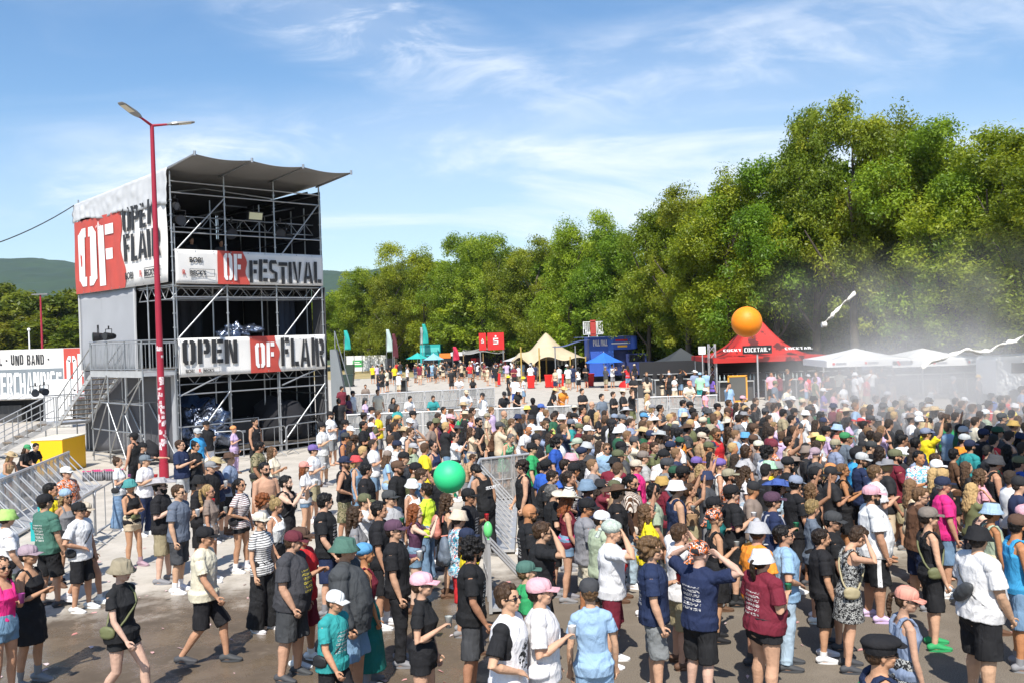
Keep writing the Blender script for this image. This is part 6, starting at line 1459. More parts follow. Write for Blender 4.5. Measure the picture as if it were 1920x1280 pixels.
# x y(top of head or hat, photo pixels) build pose top bottom hat hair+flags(g sunglasses, z beard) skin heading options
PEOPLE = """
12 843 F lean strap:tan hot:denim S:straw l:y b -20 h=1.5
38 829 F lean tee:black shorts:black C:green l:n a -15 h=1.55
53 826 M lean tee:black shorts:dgrey - s:k a -10 h=1.55
130 872 M relax tee.floral:orange shorts:black C:white s:k+g a -20
94 905 M relax tee:yellow shorts:dgrey - s:k b 20
90 923 M relax tee.printb:mossy shorts:black C:black s:d a 62 h=1.84 sho=dgrey
122 914 F relax strap:grey hot:black H:lblue l:y+g b -40
158 935 M relax tee:white shorts:black C:black s:k b -10 bag=cross:black
143 942 F walk strap:white hot:black C:beige l:n b -15 h=1.68 bag=belly:dgrey sho=white
8 953 M relax tee.printb:white shorts:sage B:lime s:n a 45 h=1.8 bag=cross:black
47 1019 F clap strap:black skirt:black C:mauve s:d b -5 h=1.70 sho=grey sock=.3
-2 1044 F cup strap:hotpink hot:denim - l:n+g b -20 h=1.66
221 856 F cup tee:white wide:denim - u:n a 5 bag=cross:black
248 809 M relax tank:black trousers:black C:black s:k b 170
266 828 F point tee:black trousers:black C:black s:k a 5
265 851 M cup tee:white trousers:navy C:slate s:g a 0
248 896 F cross tank:black hot:beige B:teal s:n b -25 h=1.68 bag=belly:olive sho=mauve
303 895 M cup tee:black shorts:khaki W:lgrey s:k+gz p -5 h=1.84 sho=grey
328 908 M cup tee:slate shorts:dgrey - s:n+g a -5 h=1.81 sho=white
340 824 M clap tee.chest:navy shorts:lgrey - s:n+g a -12 h=1.82
365 827 F cup tee:black skirt:black - u:k+g b -25
371 801 M relax tee:sky shorts:grey C:lgrey s:n+g a -15
389 787 M cup tee:black shorts:white C:black s:d b -25
390 862 M cup tee:black shorts:grey C:grey s:g a -10
405 856 M cross tee:navy shorts:black S:straw s:n a -5
425 848 M relax tee:steel shorts:black S:brown s:g a 0 bag=cross:navy
371 888 M cup tee.chest:black shorts:black B:black s:k+g a -10 h=1.80
394 908 F cup tee.worn:taupe hot:ldenim - p:y+ b 5 h=1.70 sho=white
448 896 F relax tee.stripeh:maroon hot:black - p:k+g b -20 h=1.70 bag=cross:black sho=white
437 797 F cup tee:lilac trousers:lilac A:orange s:y a -10 h=1.55
476 783 M relax tank.chest:black shorts:black - s:k b -20
478 827 M relax tee.camo:dgrey shorts:black - s:k+g c -10 bag=cross:black
514 836 F clap tee:cream hot:dgrey - l:l+g b -10
499 866 M relax none shorts:black - s:k+gz a -35
535 891 M cam strap:black shorts:black - s:k+z p -5 bag=pack:black
489 926 F relax tee:grey shorts:dgrey - c:r a 10
512 932 F relax strap:white shorts:black - u:y+g b -10 bag=cross:dgrey
488 957 F relax tee.stripeh:dgrey wide:black C:cream s:d+g a -30 h=1.72 sho=white
584 831 M cup tee:white shorts:khaki C:purple s:k a -10 h=1.80
570 863 F cup tee:white hot:denim C:salmon l:r+g a 0 h=1.66 bag=belly:black
604 789 M cup tee:white shorts:lgrey C:black s:k a -5 h=1.86
622 769 M cross tee:white shorts:grey C:black s:k+z a -20
646 785 M cup tee.chest:navy shorts:grey C:black s:d a -10
647 809 M relax tank.chest:navy shorts:black C:dgrey s:k t -10 h=1.84
640 852 M relax tank:black shorts.camo:khaki C:navy s:n+z b -12 h=1.84
661 852 F cup dress:denim none B:red l:y a -5
665 815 F relax tee.printf:black skirt:black - c:n a 40
679 789 M clap tee.printfy:black shorts:dgrey - s:k c -5
696 761 F hips tee.tiedye:grey hot:lgrey C:black u:k b -10
613 924 M relax tee.printf:black shorts:navy - s:k+g a -8 h=1.84
689 922 M brow tee:white shorts:olive C:olive s:n+g a -10
668 949 F cup tee:grey hot:denim - l:n a 5 bag=belly:beige
640 723 M relax tee:maroon shorts:dgrey - s:k b -50
635 746 M relax tee:black trousers:black - s:k b 120
653 739 F relax tee:plum shorts:black - l:d c -20
661 732 M relax tee:white shorts:grey C:black s:k b -10
684 745 F relax tee:lilac shorts:grey C:dgrey s:k a -20
708 729 M relax tee:cream shorts:beige - s:n+g b -60
735 747 F lean tank.floral:dgrey shorts:black - l:k+g a -70
744 757 F relax tee.greenpat:teal shorts:black H:brown s:d b -60
762 744 M lean tee:white shorts:black - s:k+g a -50
810 743 M lean tee:teal shorts:black - s:d b -80
685 722 M look tee:taupe shorts:black - s:d b -80 h=1.6
745 777 M relax tank:black longskirt:maroon H:mustard l:n+g a -5
770 782 M relax tee:white shorts:grey C:white s:n+g a -10
771 768 M relax tee:lgrey shorts:grey C:black s:k a -15
756 799 M relax tee:white shorts:khaki S:straw s:n+g a -10 bag=pack:dgrey
769 801 M brow tank:dgrey shorts:khaki - s:n+g a -20
745 823 M relax tee:white shorts:grey C:navy s:d a 0
771 829 F relax tee:sage hot:beige C:lgrey l:y+g a -30
752 845 M relax tee:dgrey shorts:black C:black s:r a -5
741 861 M cup tee:black trousers:black C:brown s:n+z b -10 h=1.86
774 864 M relax tee:olive shorts:khaki C:black s:r a 5
789 879 M relax tee:lblue shorts:grey - s:n+g a -15
776 895 F relax strap:white hot:denim B:white s:n+g a -35
798 905 F relax tee:neon trousers:denim - s:d b 160
814 880 M relax tee:black shorts:dgrey - s:k b 150 h=1.82
731 917 M cup tee:lgrey shorts:black C:dgrey s:k+g a -30 bag=cross:black
816 826 F cross tank:navy shorts:black - u:k+g a -25
710 938 M relax tee:black shorts:black - s:k b -5
861 708 M lean tee:white shorts:grey - s:n a -90
886 709 F lean tee:black shorts:black - l:k b -90
871 733 M lean tee:white shorts:grey C:beige s:k+z c -70
904 736 M brow tee:white shorts:grey C:black s:k b -40
941 736 M lean tank.printf:black shorts:black C:black s:k a -60
968 730 F lean tank:black shorts:black S:white s:n a -70
953 703 F relax dress:black none B:yellow l:d b 0 h=1.70
981 705 F relax tee:white hot:denim B:yellow s:y b -10
965 706 M relax tee:white shorts:blue - s:k b 80
1031 730 F lean tank:black shorts:black S:straw l:d b -30
1051 727 M lean tee:orange shorts:black S:straw s:n b -60
1000 745 M relax tee:black shorts:black - s:k e 100
1015 755 M relax tee:white shorts:grey C:blue s:k b -5 bag=cross:black
989 759 F relax dress.leopard:black none B:yellow l:d b -15
868 753 M relax tee:coral shorts:grey S:straw s:g b 0
867 767 M relax tee:black shorts:black C:black s:k b 0 bag=pack:green
882 763 M relax tee:white shorts:grey - s:d+g a -5
842 774 M relax tee:red shorts:black C:pink s:r+z a -25 h=1.86
820 782 F relax tank:plum shorts:black B:olive l:n b 0
898 782 M relax tee:black shorts:black - s:k+gz a -10
911 773 F relax tee:beige shorts:khaki C:khaki s:y+g a -10
946 768 M relax tee.camo:olive shorts:olive - b:n a -20
958 784 F relax tee:beige shorts:grey - s:l a -20
921 794 M lean tee.chest:brown shorts:black F:dgrey s:g a -30 h=1.7
943 808 F lean dress.greenpat:green none - s:g a -50 h=1.62
977 801 M lean tee:white shorts:grey - b:g t -45 h=1.7
854 810 F cam tee:white shorts:black - u:k+g a -10
884 800 F cam tee:beige shorts:grey - l:n a -5
872 848 M lean tee:tan shorts:grey - s:n b -10 h=1.35
909 870 M look tank:black trousers:black - s:k b 130 h=1.80
1019 787 M relax tee.printf:black shorts:black - s:l+gz a -15
1042 769 F cam tank:black skirt:black - l:k a 5
1036 802 F relax tee:salmon shorts:red D:neon s:n a -10 h=1.5
1036 820 M relax tee:blue shorts:black - c:k+z a -20
997 828 M relax tee:green shorts:black C:black s:k+g a -15
984 863 M relax tank:black shorts:black - c:d a -170
1011 871 F relax tee:black shorts:black - u:k a -20
1009 888 M lean tee:black shorts:black - s:d a -15 bag=cross:black h=1.7
1049 860 M relax tee:black shorts:black - s:d a 0
1034 907 M relax tee:black shorts:black - s:g a 15
1091 727 M cross tee:black shorts:black - s:k+z a -50
1128 737 M relax tee:slate trousers:black - s:k+g a -40 h=1.86
1150 733 M cross tee:black shorts:black - s:d a -30
1167 729 M cross tee.chest:black shorts:black S:cream s:n a -20 h=1.82
1184 729 M brow tee:black shorts:olive - b:n a -30
1214 737 F hips strap:cream hot:grey - s:y b -30
1222 756 F relax tank:white hot:grey C:grey l:y a -20
1239 758 M cup tank:dgrey shorts:black - s:k+g b -15
1110 751 M relax tee.printf:black trousers:denim - b:n+g a -20
1091 761 M relax tee.floral:dgrey shorts:black - s:d b -30
1078 759 F relax tee:dgrey shorts:black S:cream s:d b 0
1074 772 M relax tee:dgrey shorts:black C:black s:k b -20
1068 784 M relax tee:teal shorts:black C:slate s:k+z a -5
1083 791 M relax tee:maroon shorts:black C:olive s:n a -10
1099 792 F relax tee:beige shorts:black - s:n+g b -20
1150 774 M relax tee:white shorts:black C:steel s:n a -10
1165 775 M relax tee:white shorts:black C:slate s:k a 10
1184 779 F relax tee:pink shorts:grey - s:w a -15
1205 772 M relax tee:navy shorts:black C:sky s:n+g a -20
1150 793 M relax tee:black trousers:black - l:k+g c -10
1205 800 M relax tee:dgreen shorts:black S:straw s:k+z b -10
1234 806 M relax tee:taupe shorts:black S:lgrey l:n a -15
1247 817 F relax tee:black shorts:black - s:d a -20
1253 825 M relax tee:dgrey shorts:black C:navy s:k+z a 5
1272 817 M relax tee:white shorts:black C:dgreen s:k+z a 0 bag=pack:black
1080 819 M relax tee:sage shorts:grey C:sage s:n b 160
1096 815 F relax tee:grey shorts:black - c:n b 20
1106 826 M relax tee:taupe shorts:black B:lgrey s:k+g b -5
1087 837 M relax tee:black shorts:black A:navy s:k b 20
1074 847 F relax tee:black shorts:black B:pink s:k+g a -5
1078 866 M relax tank:grey shorts:black C:black s:k t 0
1103 851 F relax tee:white shorts:black B:dgrey s:n b 0
1137 829 M relax tee:lblue shorts:navy - s:l+g b -70
1160 825 M relax tee:olive shorts:black C:black s:k+g b -15
1173 831 F clap tee:lgrey shorts:black - l:w a -15
1156 841 M relax tee:khaki shorts:black C:olive s:k b 0
1148 855 M relax tee.printb:maroon shorts:maroon B:black s:k b 60
1212 831 F relax tee:olive shorts:black - l:l+g b -15
1226 826 F relax tee:olive shorts:black - s:n a -20
1204 843 M relax tee:lgrey shorts:black C:taupe s:n a 0
1196 859 M relax tee:hotpink shorts:black C:beige s:n b -15
1238 841 M relax tee.stripev:white shorts:white H:black s:k+g t -60 h=1.84
1097 896 M relax tee:navy shorts:denim B:denim s:k e 15
1150 897 F relax tee:tan shorts:grey C:olive s:k b 0
1156 907 M relax tee:black shorts:red W:brown s:d+g a -10 h=1.8 bag=cross:black
1181 889 M relax tee.stripev:brown trousers:ldenim - p:k+z b -15 h=1.82
1251 855 M relax tee:grey shorts:black C:dgrey s:k b 0
1273 869 M cam tee:black shorts:black C:black s:k e 10
1260 873 M relax tee:slate shorts:black C:dgreen s:k b 0
1247 889 F relax tee:maroon shorts:black B:mustard s:n b 10
1262 897 M cup tank:navy shorts:black B:white s:n a 5
1289 716 M lean tee:cream shorts:white C:coral s:n a -90
1312 698 M relax tee.greenpat:mint shorts:teal C:lblue s:n b 60 bag=pack:navy
1321 727 F relax tee:pink shorts:denim C:white s:k b -30
1335 703 F relax tee.floral:purple shorts:black - s:k b 30
1366 716 M brow tee:lblue shorts:grey - s:k b -60
1393 740 F relax tee:black shorts:black C:pink s:d b -30
1415 745 M relax tee.printf:black shorts:black - s:n a -20
1452 713 M relax tee:slate shorts:plum C:olive s:d b -40
1468 726 M lean tee:cream shorts:beige - s:d+g b -50
1478 713 F relax tee:lgrey shorts:grey - s:d c -40
1281 749 M relax tee:lblue shorts:black - s:k b -40
1293 751 M relax tee:steel shorts:black C:black s:k+z b -10
1299 763 M cam tee:black shorts:black C:black s:k b -5
1322 761 M relax tank:black shorts:black B:dgrey s:k b 20
1348 754 M cup tee:black shorts:black C:black s:k b 0
1368 748 M relax tee:maroon shorts:black - s:n c -20
1365 762 M relax tee:beige shorts:black C:brown s:n b -10
1382 754 F relax tee:white shorts:black - l:d a -20
1398 763 F relax tank:sage shorts:black - l:d+g b -20
1438 754 F relax tee:white shorts:black S:brown l:n a -20
1431 763 M relax tee:black shorts:black C:dgrey s:k+gz b -10
1466 766 M relax tee:khaki shorts:black - s:k a -10
1485 763 F relax tee:white shorts:black C:black s:k b -10
1316 780 M relax tee:black shorts:black A:beige s:n b 30
1287 794 M relax tee:dgrey shorts:black S:brown s:k b -10
1332 793 M relax tee:olive shorts:black B:khaki s:k b -20
1361 784 M relax tee:brown shorts:black S:cream l:n b 0
1384 776 M relax tee:grey shorts:black - s:d b 0
1326 801 M relax tee:taupe shorts:black - c:k b 20
1342 801 M relax tank:red shorts:black - s:l+gz t -30 h=1.88
1368 799 F up tee:taupe shorts:black - l:n b 0
1395 808 F relax tank:white shorts:black B:sky s:n+g a -5
1415 792 M relax tee:lgrey shorts:black C:brown s:n b -5
1454 790 F cam tee:lilac shorts:black - s:y a -10
1276 804 M relax tee:orange shorts:black - s:k b 10
1314 808 M relax tee:tan shorts:black C:beige s:n a 10
1321 826 M point none shorts:black C:olive s:n t -10
1409 812 M relax tee:taupe shorts:black C:brown s:d b 0
1420 824 F relax tee:grey shorts:black C:cream s:n b 0
1450 824 M relax tee.floral:maroon shorts:black C:maroon s:d b 0
1481 817 M wave tank:beige shorts:black - s:d b -5
1400 833 F relax tee:lgrey shorts:black - o:n b 5
1436 836 M relax tee:white shorts:black - c:k b 25
1307 854 M cam tee:tan shorts:khaki C:purple s:k b 20
1348 858 F relax tank:white shorts:black H:purple s:y+g a -10 bag=pack:dgrey
1384 862 F relax tee:cream shorts:denim B:lgrey l:n b -5
1368 877 M relax tee.floral:black shorts:black C:khaki s:k+z c -10
1441 860 F relax tee:yellow hot:denim B:mint l:n+g a -40
1475 854 M relax tee:black shorts:black A:black s:k+z b -20
1312 871 F wave strap:beige longskirt:beige - l:y b -5
1393 873 F relax tee:white trousers:ldenim - l:n b -5
1459 897 F cup tee:ldenim shorts:denim W:blue l:d b -20
1368 907 M cup tee.chest:black shorts:black C:black s:d+g a 0
1490 887 M relax tee:black shorts:black C:steel s:k b 5 h=1.84
1501 707 M cup tank:black shorts:green C:red s:n b -30
1528 706 M relax tee:olive shorts:black - s:n b -20
1551 704 M cross tee:black shorts:black - s:n b -60
1581 717 F relax tee:white hot:black - s:d+g a -60
1603 697 M relax tee:white shorts:lgrey B:white s:n b 0 h=1.85
1624 703 M relax tee:red shorts:khaki - s:w a -20
1543 727 F cross tee:purple shorts:black C:white s:d b -20
1561 729 F relax tee:pink skirt:pink - s:d+g b -25
1582 748 M relax tee:olive shorts:black C:white s:n b -20
1573 765 F relax tee:coral skirt:coral C:red s:n b 0
1487 741 M relax tee:beige shorts:black C:white s:n b -20
1524 757 F cup tee:black shorts:black - s:k b -20
1612 783 F relax tee:white shorts:black W:red s:n b 0
1568 793 F relax tee:coral shorts:black B:lblue s:d b 0
1549 797 M clap tee:lilac shorts:black C:black s:d b -10
1582 808 M relax tee:slate shorts:black C:green s:n b 10
1593 812 F relax tee:grey shorts:black A:maroon s:n b 10
1532 815 F relax tee:lgrey shorts:black C:neon s:n b 0
1568 820 M relax tee:steel shorts:black C:khaki s:g b 0
1631 806 M relax tee:mint shorts:black - s:d c 0
1633 826 M relax tee:black shorts:black C:dgrey s:k a 5
1648 834 F cam tee:black shorts:black - l:d a 10
1685 813 M brow tee:white shorts:black - s:k c -5
1532 837 M relax tee:dgrey shorts:black H:mauve s:n+z a 5
1599 837 M relax tee:sky shorts:black C:black s:k a 10
1616 845 M relax tee.chest:navy shorts:black C:lgrey s:n+z b 0
1683 839 M cross tee:maroon shorts:khaki C:olive s:k+z b -5 h=1.85
1519 872 M relax tee:black shorts:black C:black s:k+z b 0
1554 868 F relax strap:black shorts:black H:orange p:y a -5
1580 868 F clap tank:black shorts:black - s:l+g t -10
1512 906 F wave strap:black skirt:black - l:l c 5
1638 872 M clap tee.chest:white shorts:grey - s:l+g a -10 h=1.82
1635 907 M relax tee:white shorts.sidestripe:black C:pink s:k+z b -10 h=1.9 build=L sho=lilac
1724 845 M clap tee.hawaii:lblue shorts:navy - s:k t -75 h=1.82
1757 849 F relax tee:lgrey shorts:black - o:n b 0
1791 840 F relax tee:brown shorts:black - s:k+g b 0
1856 849 M relax tank:black shorts:navy B:dgrey s:k b -15
1833 878 F relax tee:pink trousers:lblue - l:l a -10
1773 891 M relax tee:hotpink shorts:denim C:navy s:g b -5 h=1.82
1722 912 M relax tee:brown shorts:navy - s:l+g a -5 build=L
1813 822 M relax tee:teal shorts:black C:navy s:k+z b 5
1799 811 M relax tee:orange shorts:black C:lgrey s:k b 5
1739 800 M wave tee:yellow shorts:black C:steel s:n b 5
1721 819 M relax tee:navy shorts:black - s:k t 5
1797 793 M up tee:dgreen shorts:black C:black s:k b 5
1836 801 M relax tee:black shorts:black C:navy s:k b 5
1863 797 M relax tee:dgrey shorts:black C:dgreen s:k b 5
1793 765 M cam tee.camo:dgrey shorts:black C:dgrey s:k a 0
1820 756 M relax tee:dgrey shorts:black C:plum s:k b 0
1845 766 M relax tee:sage shorts:black C:white s:d b -10
1879 772 M relax tee:black shorts:black C:dgrey s:k b 0
1901 754 F relax tee:yellow shorts:black B:white s:d b -10
1912 723 M relax tee:steel shorts:black - s:k+gz b -20 h=1.85
1834 702 M hips tee.chest:dgrey shorts:dgrey C:mustard s:n+g b -30
1786 705 M relax tee.printfy:dgrey shorts:black C:grey s:k b -20
1743 720 F brow tank:white hot:white - s:n b -20
1856 736 M relax tee:blue shorts:black - s:k a 0
1878 741 M clap tee:dgrey shorts:black - s:d b -20
1910 808 F relax tee:dgrey shorts:black B:navy l:k c 0
1892 831 F relax tee:black shorts:black - l:k c 0
1908 853 M relax tee:blue shorts:black C:olive s:k b 0 bag=pack:navy
1734 790 M relax tee:black shorts:black B:straw s:k b 10
1750 761 M relax tee:lgrey shorts:black W:straw l:n b 0
1770 775 M clap tee:green shorts:black - s:n b 0
1898 786 F relax tee:mustard shorts:black B:mustard s:n b 0
1662 732 M relax tee:white shorts:grey C:white s:k b 20
1643 741 M relax tee:white shorts:grey - s:n b 0
1704 744 F relax tee:white hot:white C:white s:n b 0
1631 776 M relax tee:taupe shorts:black C:dgrey s:k b 0
745 971 M cup tee.printbb:black trousers:black C:plum s:d+g a -5 h=1.84
773 944 F cam tank:plum hot:denim - l:r p 5 bag=belly:slate
858 953 M relax tee.hawaii:lblue shorts:red B:beige s:n b 10 bag=pack:slate
870 913 M cup tee.printf:black shorts:black C:black s:k+g c -15
835 924 F relax tank:black skirt:black - l:n a 20 bag=pack:salmon
878 987 F relax tee:yellow shorts:yellow C:navy l:n a 10 h=1.62
873 1009 M relax tee.printf:black shorts:dgrey - c:k+gz c -5 h=1.8 sho=black
785 1071 F cup crop:black hot:black C:pink s:n+g a -15 h=1.68
988 944 M relax tee.printb:black shorts:black - b:n+gz t 10 h=1.82
1010 977 M brow tee.printfr:black shorts:black - s:n a 5
975 1050 M relax tee:green shorts:grey C:mossy s:l a 5 h=1.6
1014 1082 M cup tee:white trousers:denim C:pink s:d a -10 h=1.76 bag=cross:white
945 1092 M relax tee.raglan:white trousers:denim - s:n+g a -25 h=1.8
1057 918 F relax tank:maroon hot:denim W:cream l:r a 0 h=1.72 bag=belly:hotpink
1096 930 M relax tee:grey shorts:cream C:black s:k+g t 10 h=1.80 sho=black
1119 955 M relax tee:sage shorts:black C:white s:d a 15 h=1.72
1138 972 M brow tee:white shorts:maroon H:sage s:d a 0 h=1.8 sho=white
1113 1080 F relax tee:lblue trousers:lblue C:dgrey s:l a 95 h=1.7
1206 945 F up tee:yellow shorts:denim - l:l b 0 h=1.65
1224 1008 M cup tee.printb:navy shorts:grey - c:l a -5 h=1.76
1267 980 M crown tee:white shorts:khaki - s:n a 20 h=1.74 sho=brown
1304 1011 M crown tee.printb:navy shorts:black H:salmon s:n p 40 h=1.78
1336 953 F cup tank:black skirt:black H:plum s:n b 5 h=1.75 sho=black
1346 928 F cup tank:dteal trousers.leopard:grey C:black s:k+g a 0
1411 976 M relax tee:orange shorts:navy B:lgrey s:n b 15 h=1.78
1446 919 M cup tee:navy shorts:navy C:plum s:d+g b -5 h=1.82 bag=pack:lgrey
1427 1026 F cup tee.printb:maroon hot:black B:white p:d a 30 h=1.68 build=L bag=belly:black
1558 956 M relax tee:black shorts:black C:dgrey s:k b 0
1584 991 F head dress.leopard:black none - s:n a -5 h=1.72 bag=cross:khaki
1746 948 F relax tank:black shorts:black C:taupe s:d a -10 h=1.80 sho=green bag=cross:olive
1824 939 F look strap:black shorts:black C:dgrey u:k p 10
1853 941 F relax strap:sage hot:beige B:lblue s:n t -5
1832 984 M relax tee.printb:white shorts:black B:black s:d a 10 h=1.9 build=L bag=sling:dgrey sho=white sock=.35
1905 960 M relax tank:sky shorts:denim C:brown s:k+gz t -10 h=1.84
1919 942 M relax tee:black shorts:black C:pink s:k b 0
536 993 M relax tee.printfy:dgrey shorts:dgrey C:maroon s:n a -10 h=1.80 build=L
564 984 M clap tee:red shorts:maroon C:brown s:g+g b -10 h=1.76
652 1005 M relax jacket:dgrey shorts:denim B:mossy s:d b 0 h=1.86 build=L sho=black
684 1017 F relax strap:maroon longskirt:dteal A:sky s:n t 15 h=1.66
612 1103 M walk tee.printf:teal shorts:black C:white s:n b -25 h=1.50 bag=cross:black
226 1044 F walk tee:black hot:black B:khaki s:r+g p -15 h=1.70 bag=cross:olive sho=black sock=.35
378 985 M walk tee.printf:cream shorts:black C:black s:k b -5 h=1.78 sho=dgrey
1690 1095 F relax tank:steel shorts.leopard:navy C:coral p:n a -5 h=1.62
1652 1187 M relax tank:navy shorts:black F:black s:n+g b -10 h=1.72 bag=cross:green
1524 936 F relax tee:slate shorts:black - s:y b 0
1540 990 M relax tee:black shorts:black - s:d b 0 h=1.6
1470 985 M relax tee:lblue trousers:ldenim - s:k b -10 h=1.7
1290 905 F wave strap:tan trousers:khaki - s:n b 0
1215 905 M relax tee:sage shorts:black - s:k b 0
1060 882 F relax tee.stripeh:black shorts:black - s:d b 0
1025 858 M relax tee:blue shorts:black C:black s:k b 40
690 868 M relax tee:black shorts:black - s:k b -5
"""
def hatname(c, col): return {'C': col + ' cap', 'B': col + ' bucket hat', 'S': col + ' brimmed hat', 'W': 'wide ' + col + ' hat', 'A': col + ' beanie', 'H': col + ' headscarf', 'F': col + ' flat cap', 'V': col + ' visor', 'D': col + ' ear protectors'}[c]
TOPN = dict(tee='T-shirt', tank='tank top', strap='strappy top', crop='crop top', dress='dress', jacket='jacket', long='long sleeves', none='bare chest')
PATN = dict(stripeh='striped', stripev='striped', floral='floral', hawaii='patterned', greenpat='patterned', camo='camouflage', leopard='speckled', tiedye='tie-dye', raglan='black-sleeved', printf='printed', printfr='printed', printfy='yellow-printed', printb='back-printed', printbb='back-printed', sidestripe='striped', worn='faded', chest='')
BOTN = dict(shorts='shorts', hot='short shorts', trousers='trousers', wide='wide trousers', skirt='skirt', longskirt='long skirt')
POSEN = dict(clap='clapping', cup='holding something', cross='arms crossed', brow='hand at the forehead', up='one arm raised', cam='hands before the face', lean='leaning on the barrier', walk='walking', crown='hands on the head', head='hand on bowed head', look='looking down', hips='hands on hips', wave='both arms raised', point='arm stretched out')
def cname(c): return CN.get(c, c)
rp = random.Random(77); PP = []
for ln in PEOPLE.strip().split('\n'):
    f = ln.split(); d = dict(px=float(f[0]), py=float(f[1]), build=f[2], pose=f[3]); 
    tk, tcx = (f[4].split(':') + ['black'])[:2]; d['top'], d['tpat'] = (tk.split('.') + [''])[:2]; d['tcol'] = tcx
    bk, bcx = (f[5].split(':') + ['black'])[:2]; d['bot'], d['bpat'] = (bk.split('.') + [''])[:2]; d['bcol'] = bcx
    d['hat'], d['hcol'] = (f[6][0], f[6][2:]) if f[6] != '-' else (None, None)
    hh = f[7].split('+'); d['hair'], d['hairc'] = hh[0].split(':'); d['fl'] = ''.join(hh[1:]) + ('g' if rp.random() < .4 else ''); d['skin'] = f[8]; d['deg'] = float(f[9]) + rp.uniform(-7, 7)
    o = dict(x.split('=') for x in f[10:]); hat_add = .035 if d['hat'] in ('B', 'C', 'S', 'W', 'A', 'H', 'F') else 0
    d['h'] = float(o.get('h', (1.79 if d['build'] == 'M' else 1.69) + rp.uniform(-.06, .06))); d['sex'] = d['build']; d['build'] = o.get('build', d['build']); d['bag'] = o.get('bag'); d['sho'] = o.get('sho', rp.choice(['white', 'black', 'dgrey', 'grey', 'white', 'brown'])); d['sock'] = float(o.get('sock', rp.choice([0, 0, .18, .25])))
    if d['pose'] == 'relax': d['pose'] = rp.choice(['relax', 'turn', 'easy', 'relax', 'turn'])
    d['h'] *= 1.01 + .05 * max(0, min(1, (d['py'] - 940) / 130))
    # ground position: the given height seen at the given place
    tl = d['h']
    if d['pose'] == 'lean' and d['h'] > 1.65: tl -= .12
    if d['pose'] in ('head', 'look'): tl -= .06
    y0 = yh(d['px']); dist = (CAM.z - tl) * F_PX / (d['py'] - y0); p = Gd(d['px'], d['py'], tl); d['pos'] = V((p.x, p.y, 0)); d['dist'] = p.y; PP.append(d)
for it in range(25):      # nobody stands inside anybody else
    for i, a in enumerate(PP):
        for b in PP[i + 1:]:
            e = b['pos'] - a['pos']
            if abs(e.x) < .42 and abs(e.y) < .42:
                q = e.length; mn = .40
                if q < mn:
                    s = V((0, 1 if e.y >= 0 else -1, 0)) if abs(e.x) < .2 else e.normalized(); a['pos'] -= s * (mn - q) * .3; b['pos'] += s * (mn - q) * .3
# labels ------------------------------------------------------------------
for d in PP:
    hat = hatname(d['hat'], cname(d['hcol'])) if d['hat'] else None
    hair = {'b': 'bald head', 'c': HAIRN[d['hairc']] + ' curls', 'l': 'long ' + HAIRN[d['hairc']] + ' hair', 'p': HAIRN[d['hairc']] + ' ponytail', 'u': HAIRN[d['hairc']] + ' bun', 'o': HAIRN[d['hairc']] + ' bob', 's': 'short ' + HAIRN[d['hairc']] + ' hair'}[d['hair']]
    pat = PATN.get(d['tpat'], '')
    if d['tpat'] in ('floral', 'hawaii', 'greenpat', 'tiedye', 'leopard'): top = (pat + ' ' + TOPN[d['top']])
    else: top = ' '.join(x for x in (pat, cname(d['tcol']) if d['top'] != 'none' else '', TOPN[d['top']]) if x)
    d['topn'] = top; d['hatn'] = hat or hair; core = 'person in ' + top if d['top'] != 'none' else 'bare-chested person'
    if d['dist'] < 24 and d['bot'] != 'none' and d['top'] != 'dress': core2 = ' and ' + cname(d['bcol']) + ' ' + BOTN[d['bot']]
    else: core2 = ''
    d['lv'] = [core + ' with ' + d['hatn'], core + core2 + ' with ' + d['hatn'], core + core2 + ' with ' + d['hatn'] + (', ' + POSEN[d['pose']] if d['pose'] in POSEN else '')]
    d['lv'] = [x for x in d['lv'] if len(x.split()) <= 16]
from collections import Counter
cnt = Counter(d['lv'][0] for d in PP); hc = Counter(d['hatn'] for d in PP); tcn_ = Counter(d['topn'] for d in PP)
used_l = set()
def key_phrase(o):
    if hc[o['hatn']] <= tcn_[o['topn']]: return 'the ' + o['hatn'], hc[o['hatn']]
    return 'the ' + o['topn'], tcn_[o['topn']]
for d in PP:
    lab = d['lv'][min(1, len(d['lv']) - 1)] if cnt[d['lv'][0]] == 1 else None
    if lab is None or lab in used_l:
        base_ = d['lv'][0]
        nb_ = sorted((o for o in PP if o is not d), key=lambda o: abs(o['px'] - d['px']) + abs(o['py'] - d['py']) * 1.2)[:14]; c_ = []
        for o in nb_:
            ph, n_ = key_phrase(o); dx, dy = o['px'] - d['px'], o['py'] - d['py']; dd = abs(dx) + abs(dy) * 1.2
            rel = 'left of' if dx > abs(dy) else 'right of' if -dx > abs(dy) else 'in front of' if dy < 0 else 'behind'
            l_ = base_ + ', ' + rel + ' ' + ph
            if len(l_.split()) <= 16 and l_ not in used_l: c_.append((n_ * 12 + dd * .8, l_))
        lab = min(c_)[1] if c_ else base_
    used_l.add(lab); d['label'] = lab
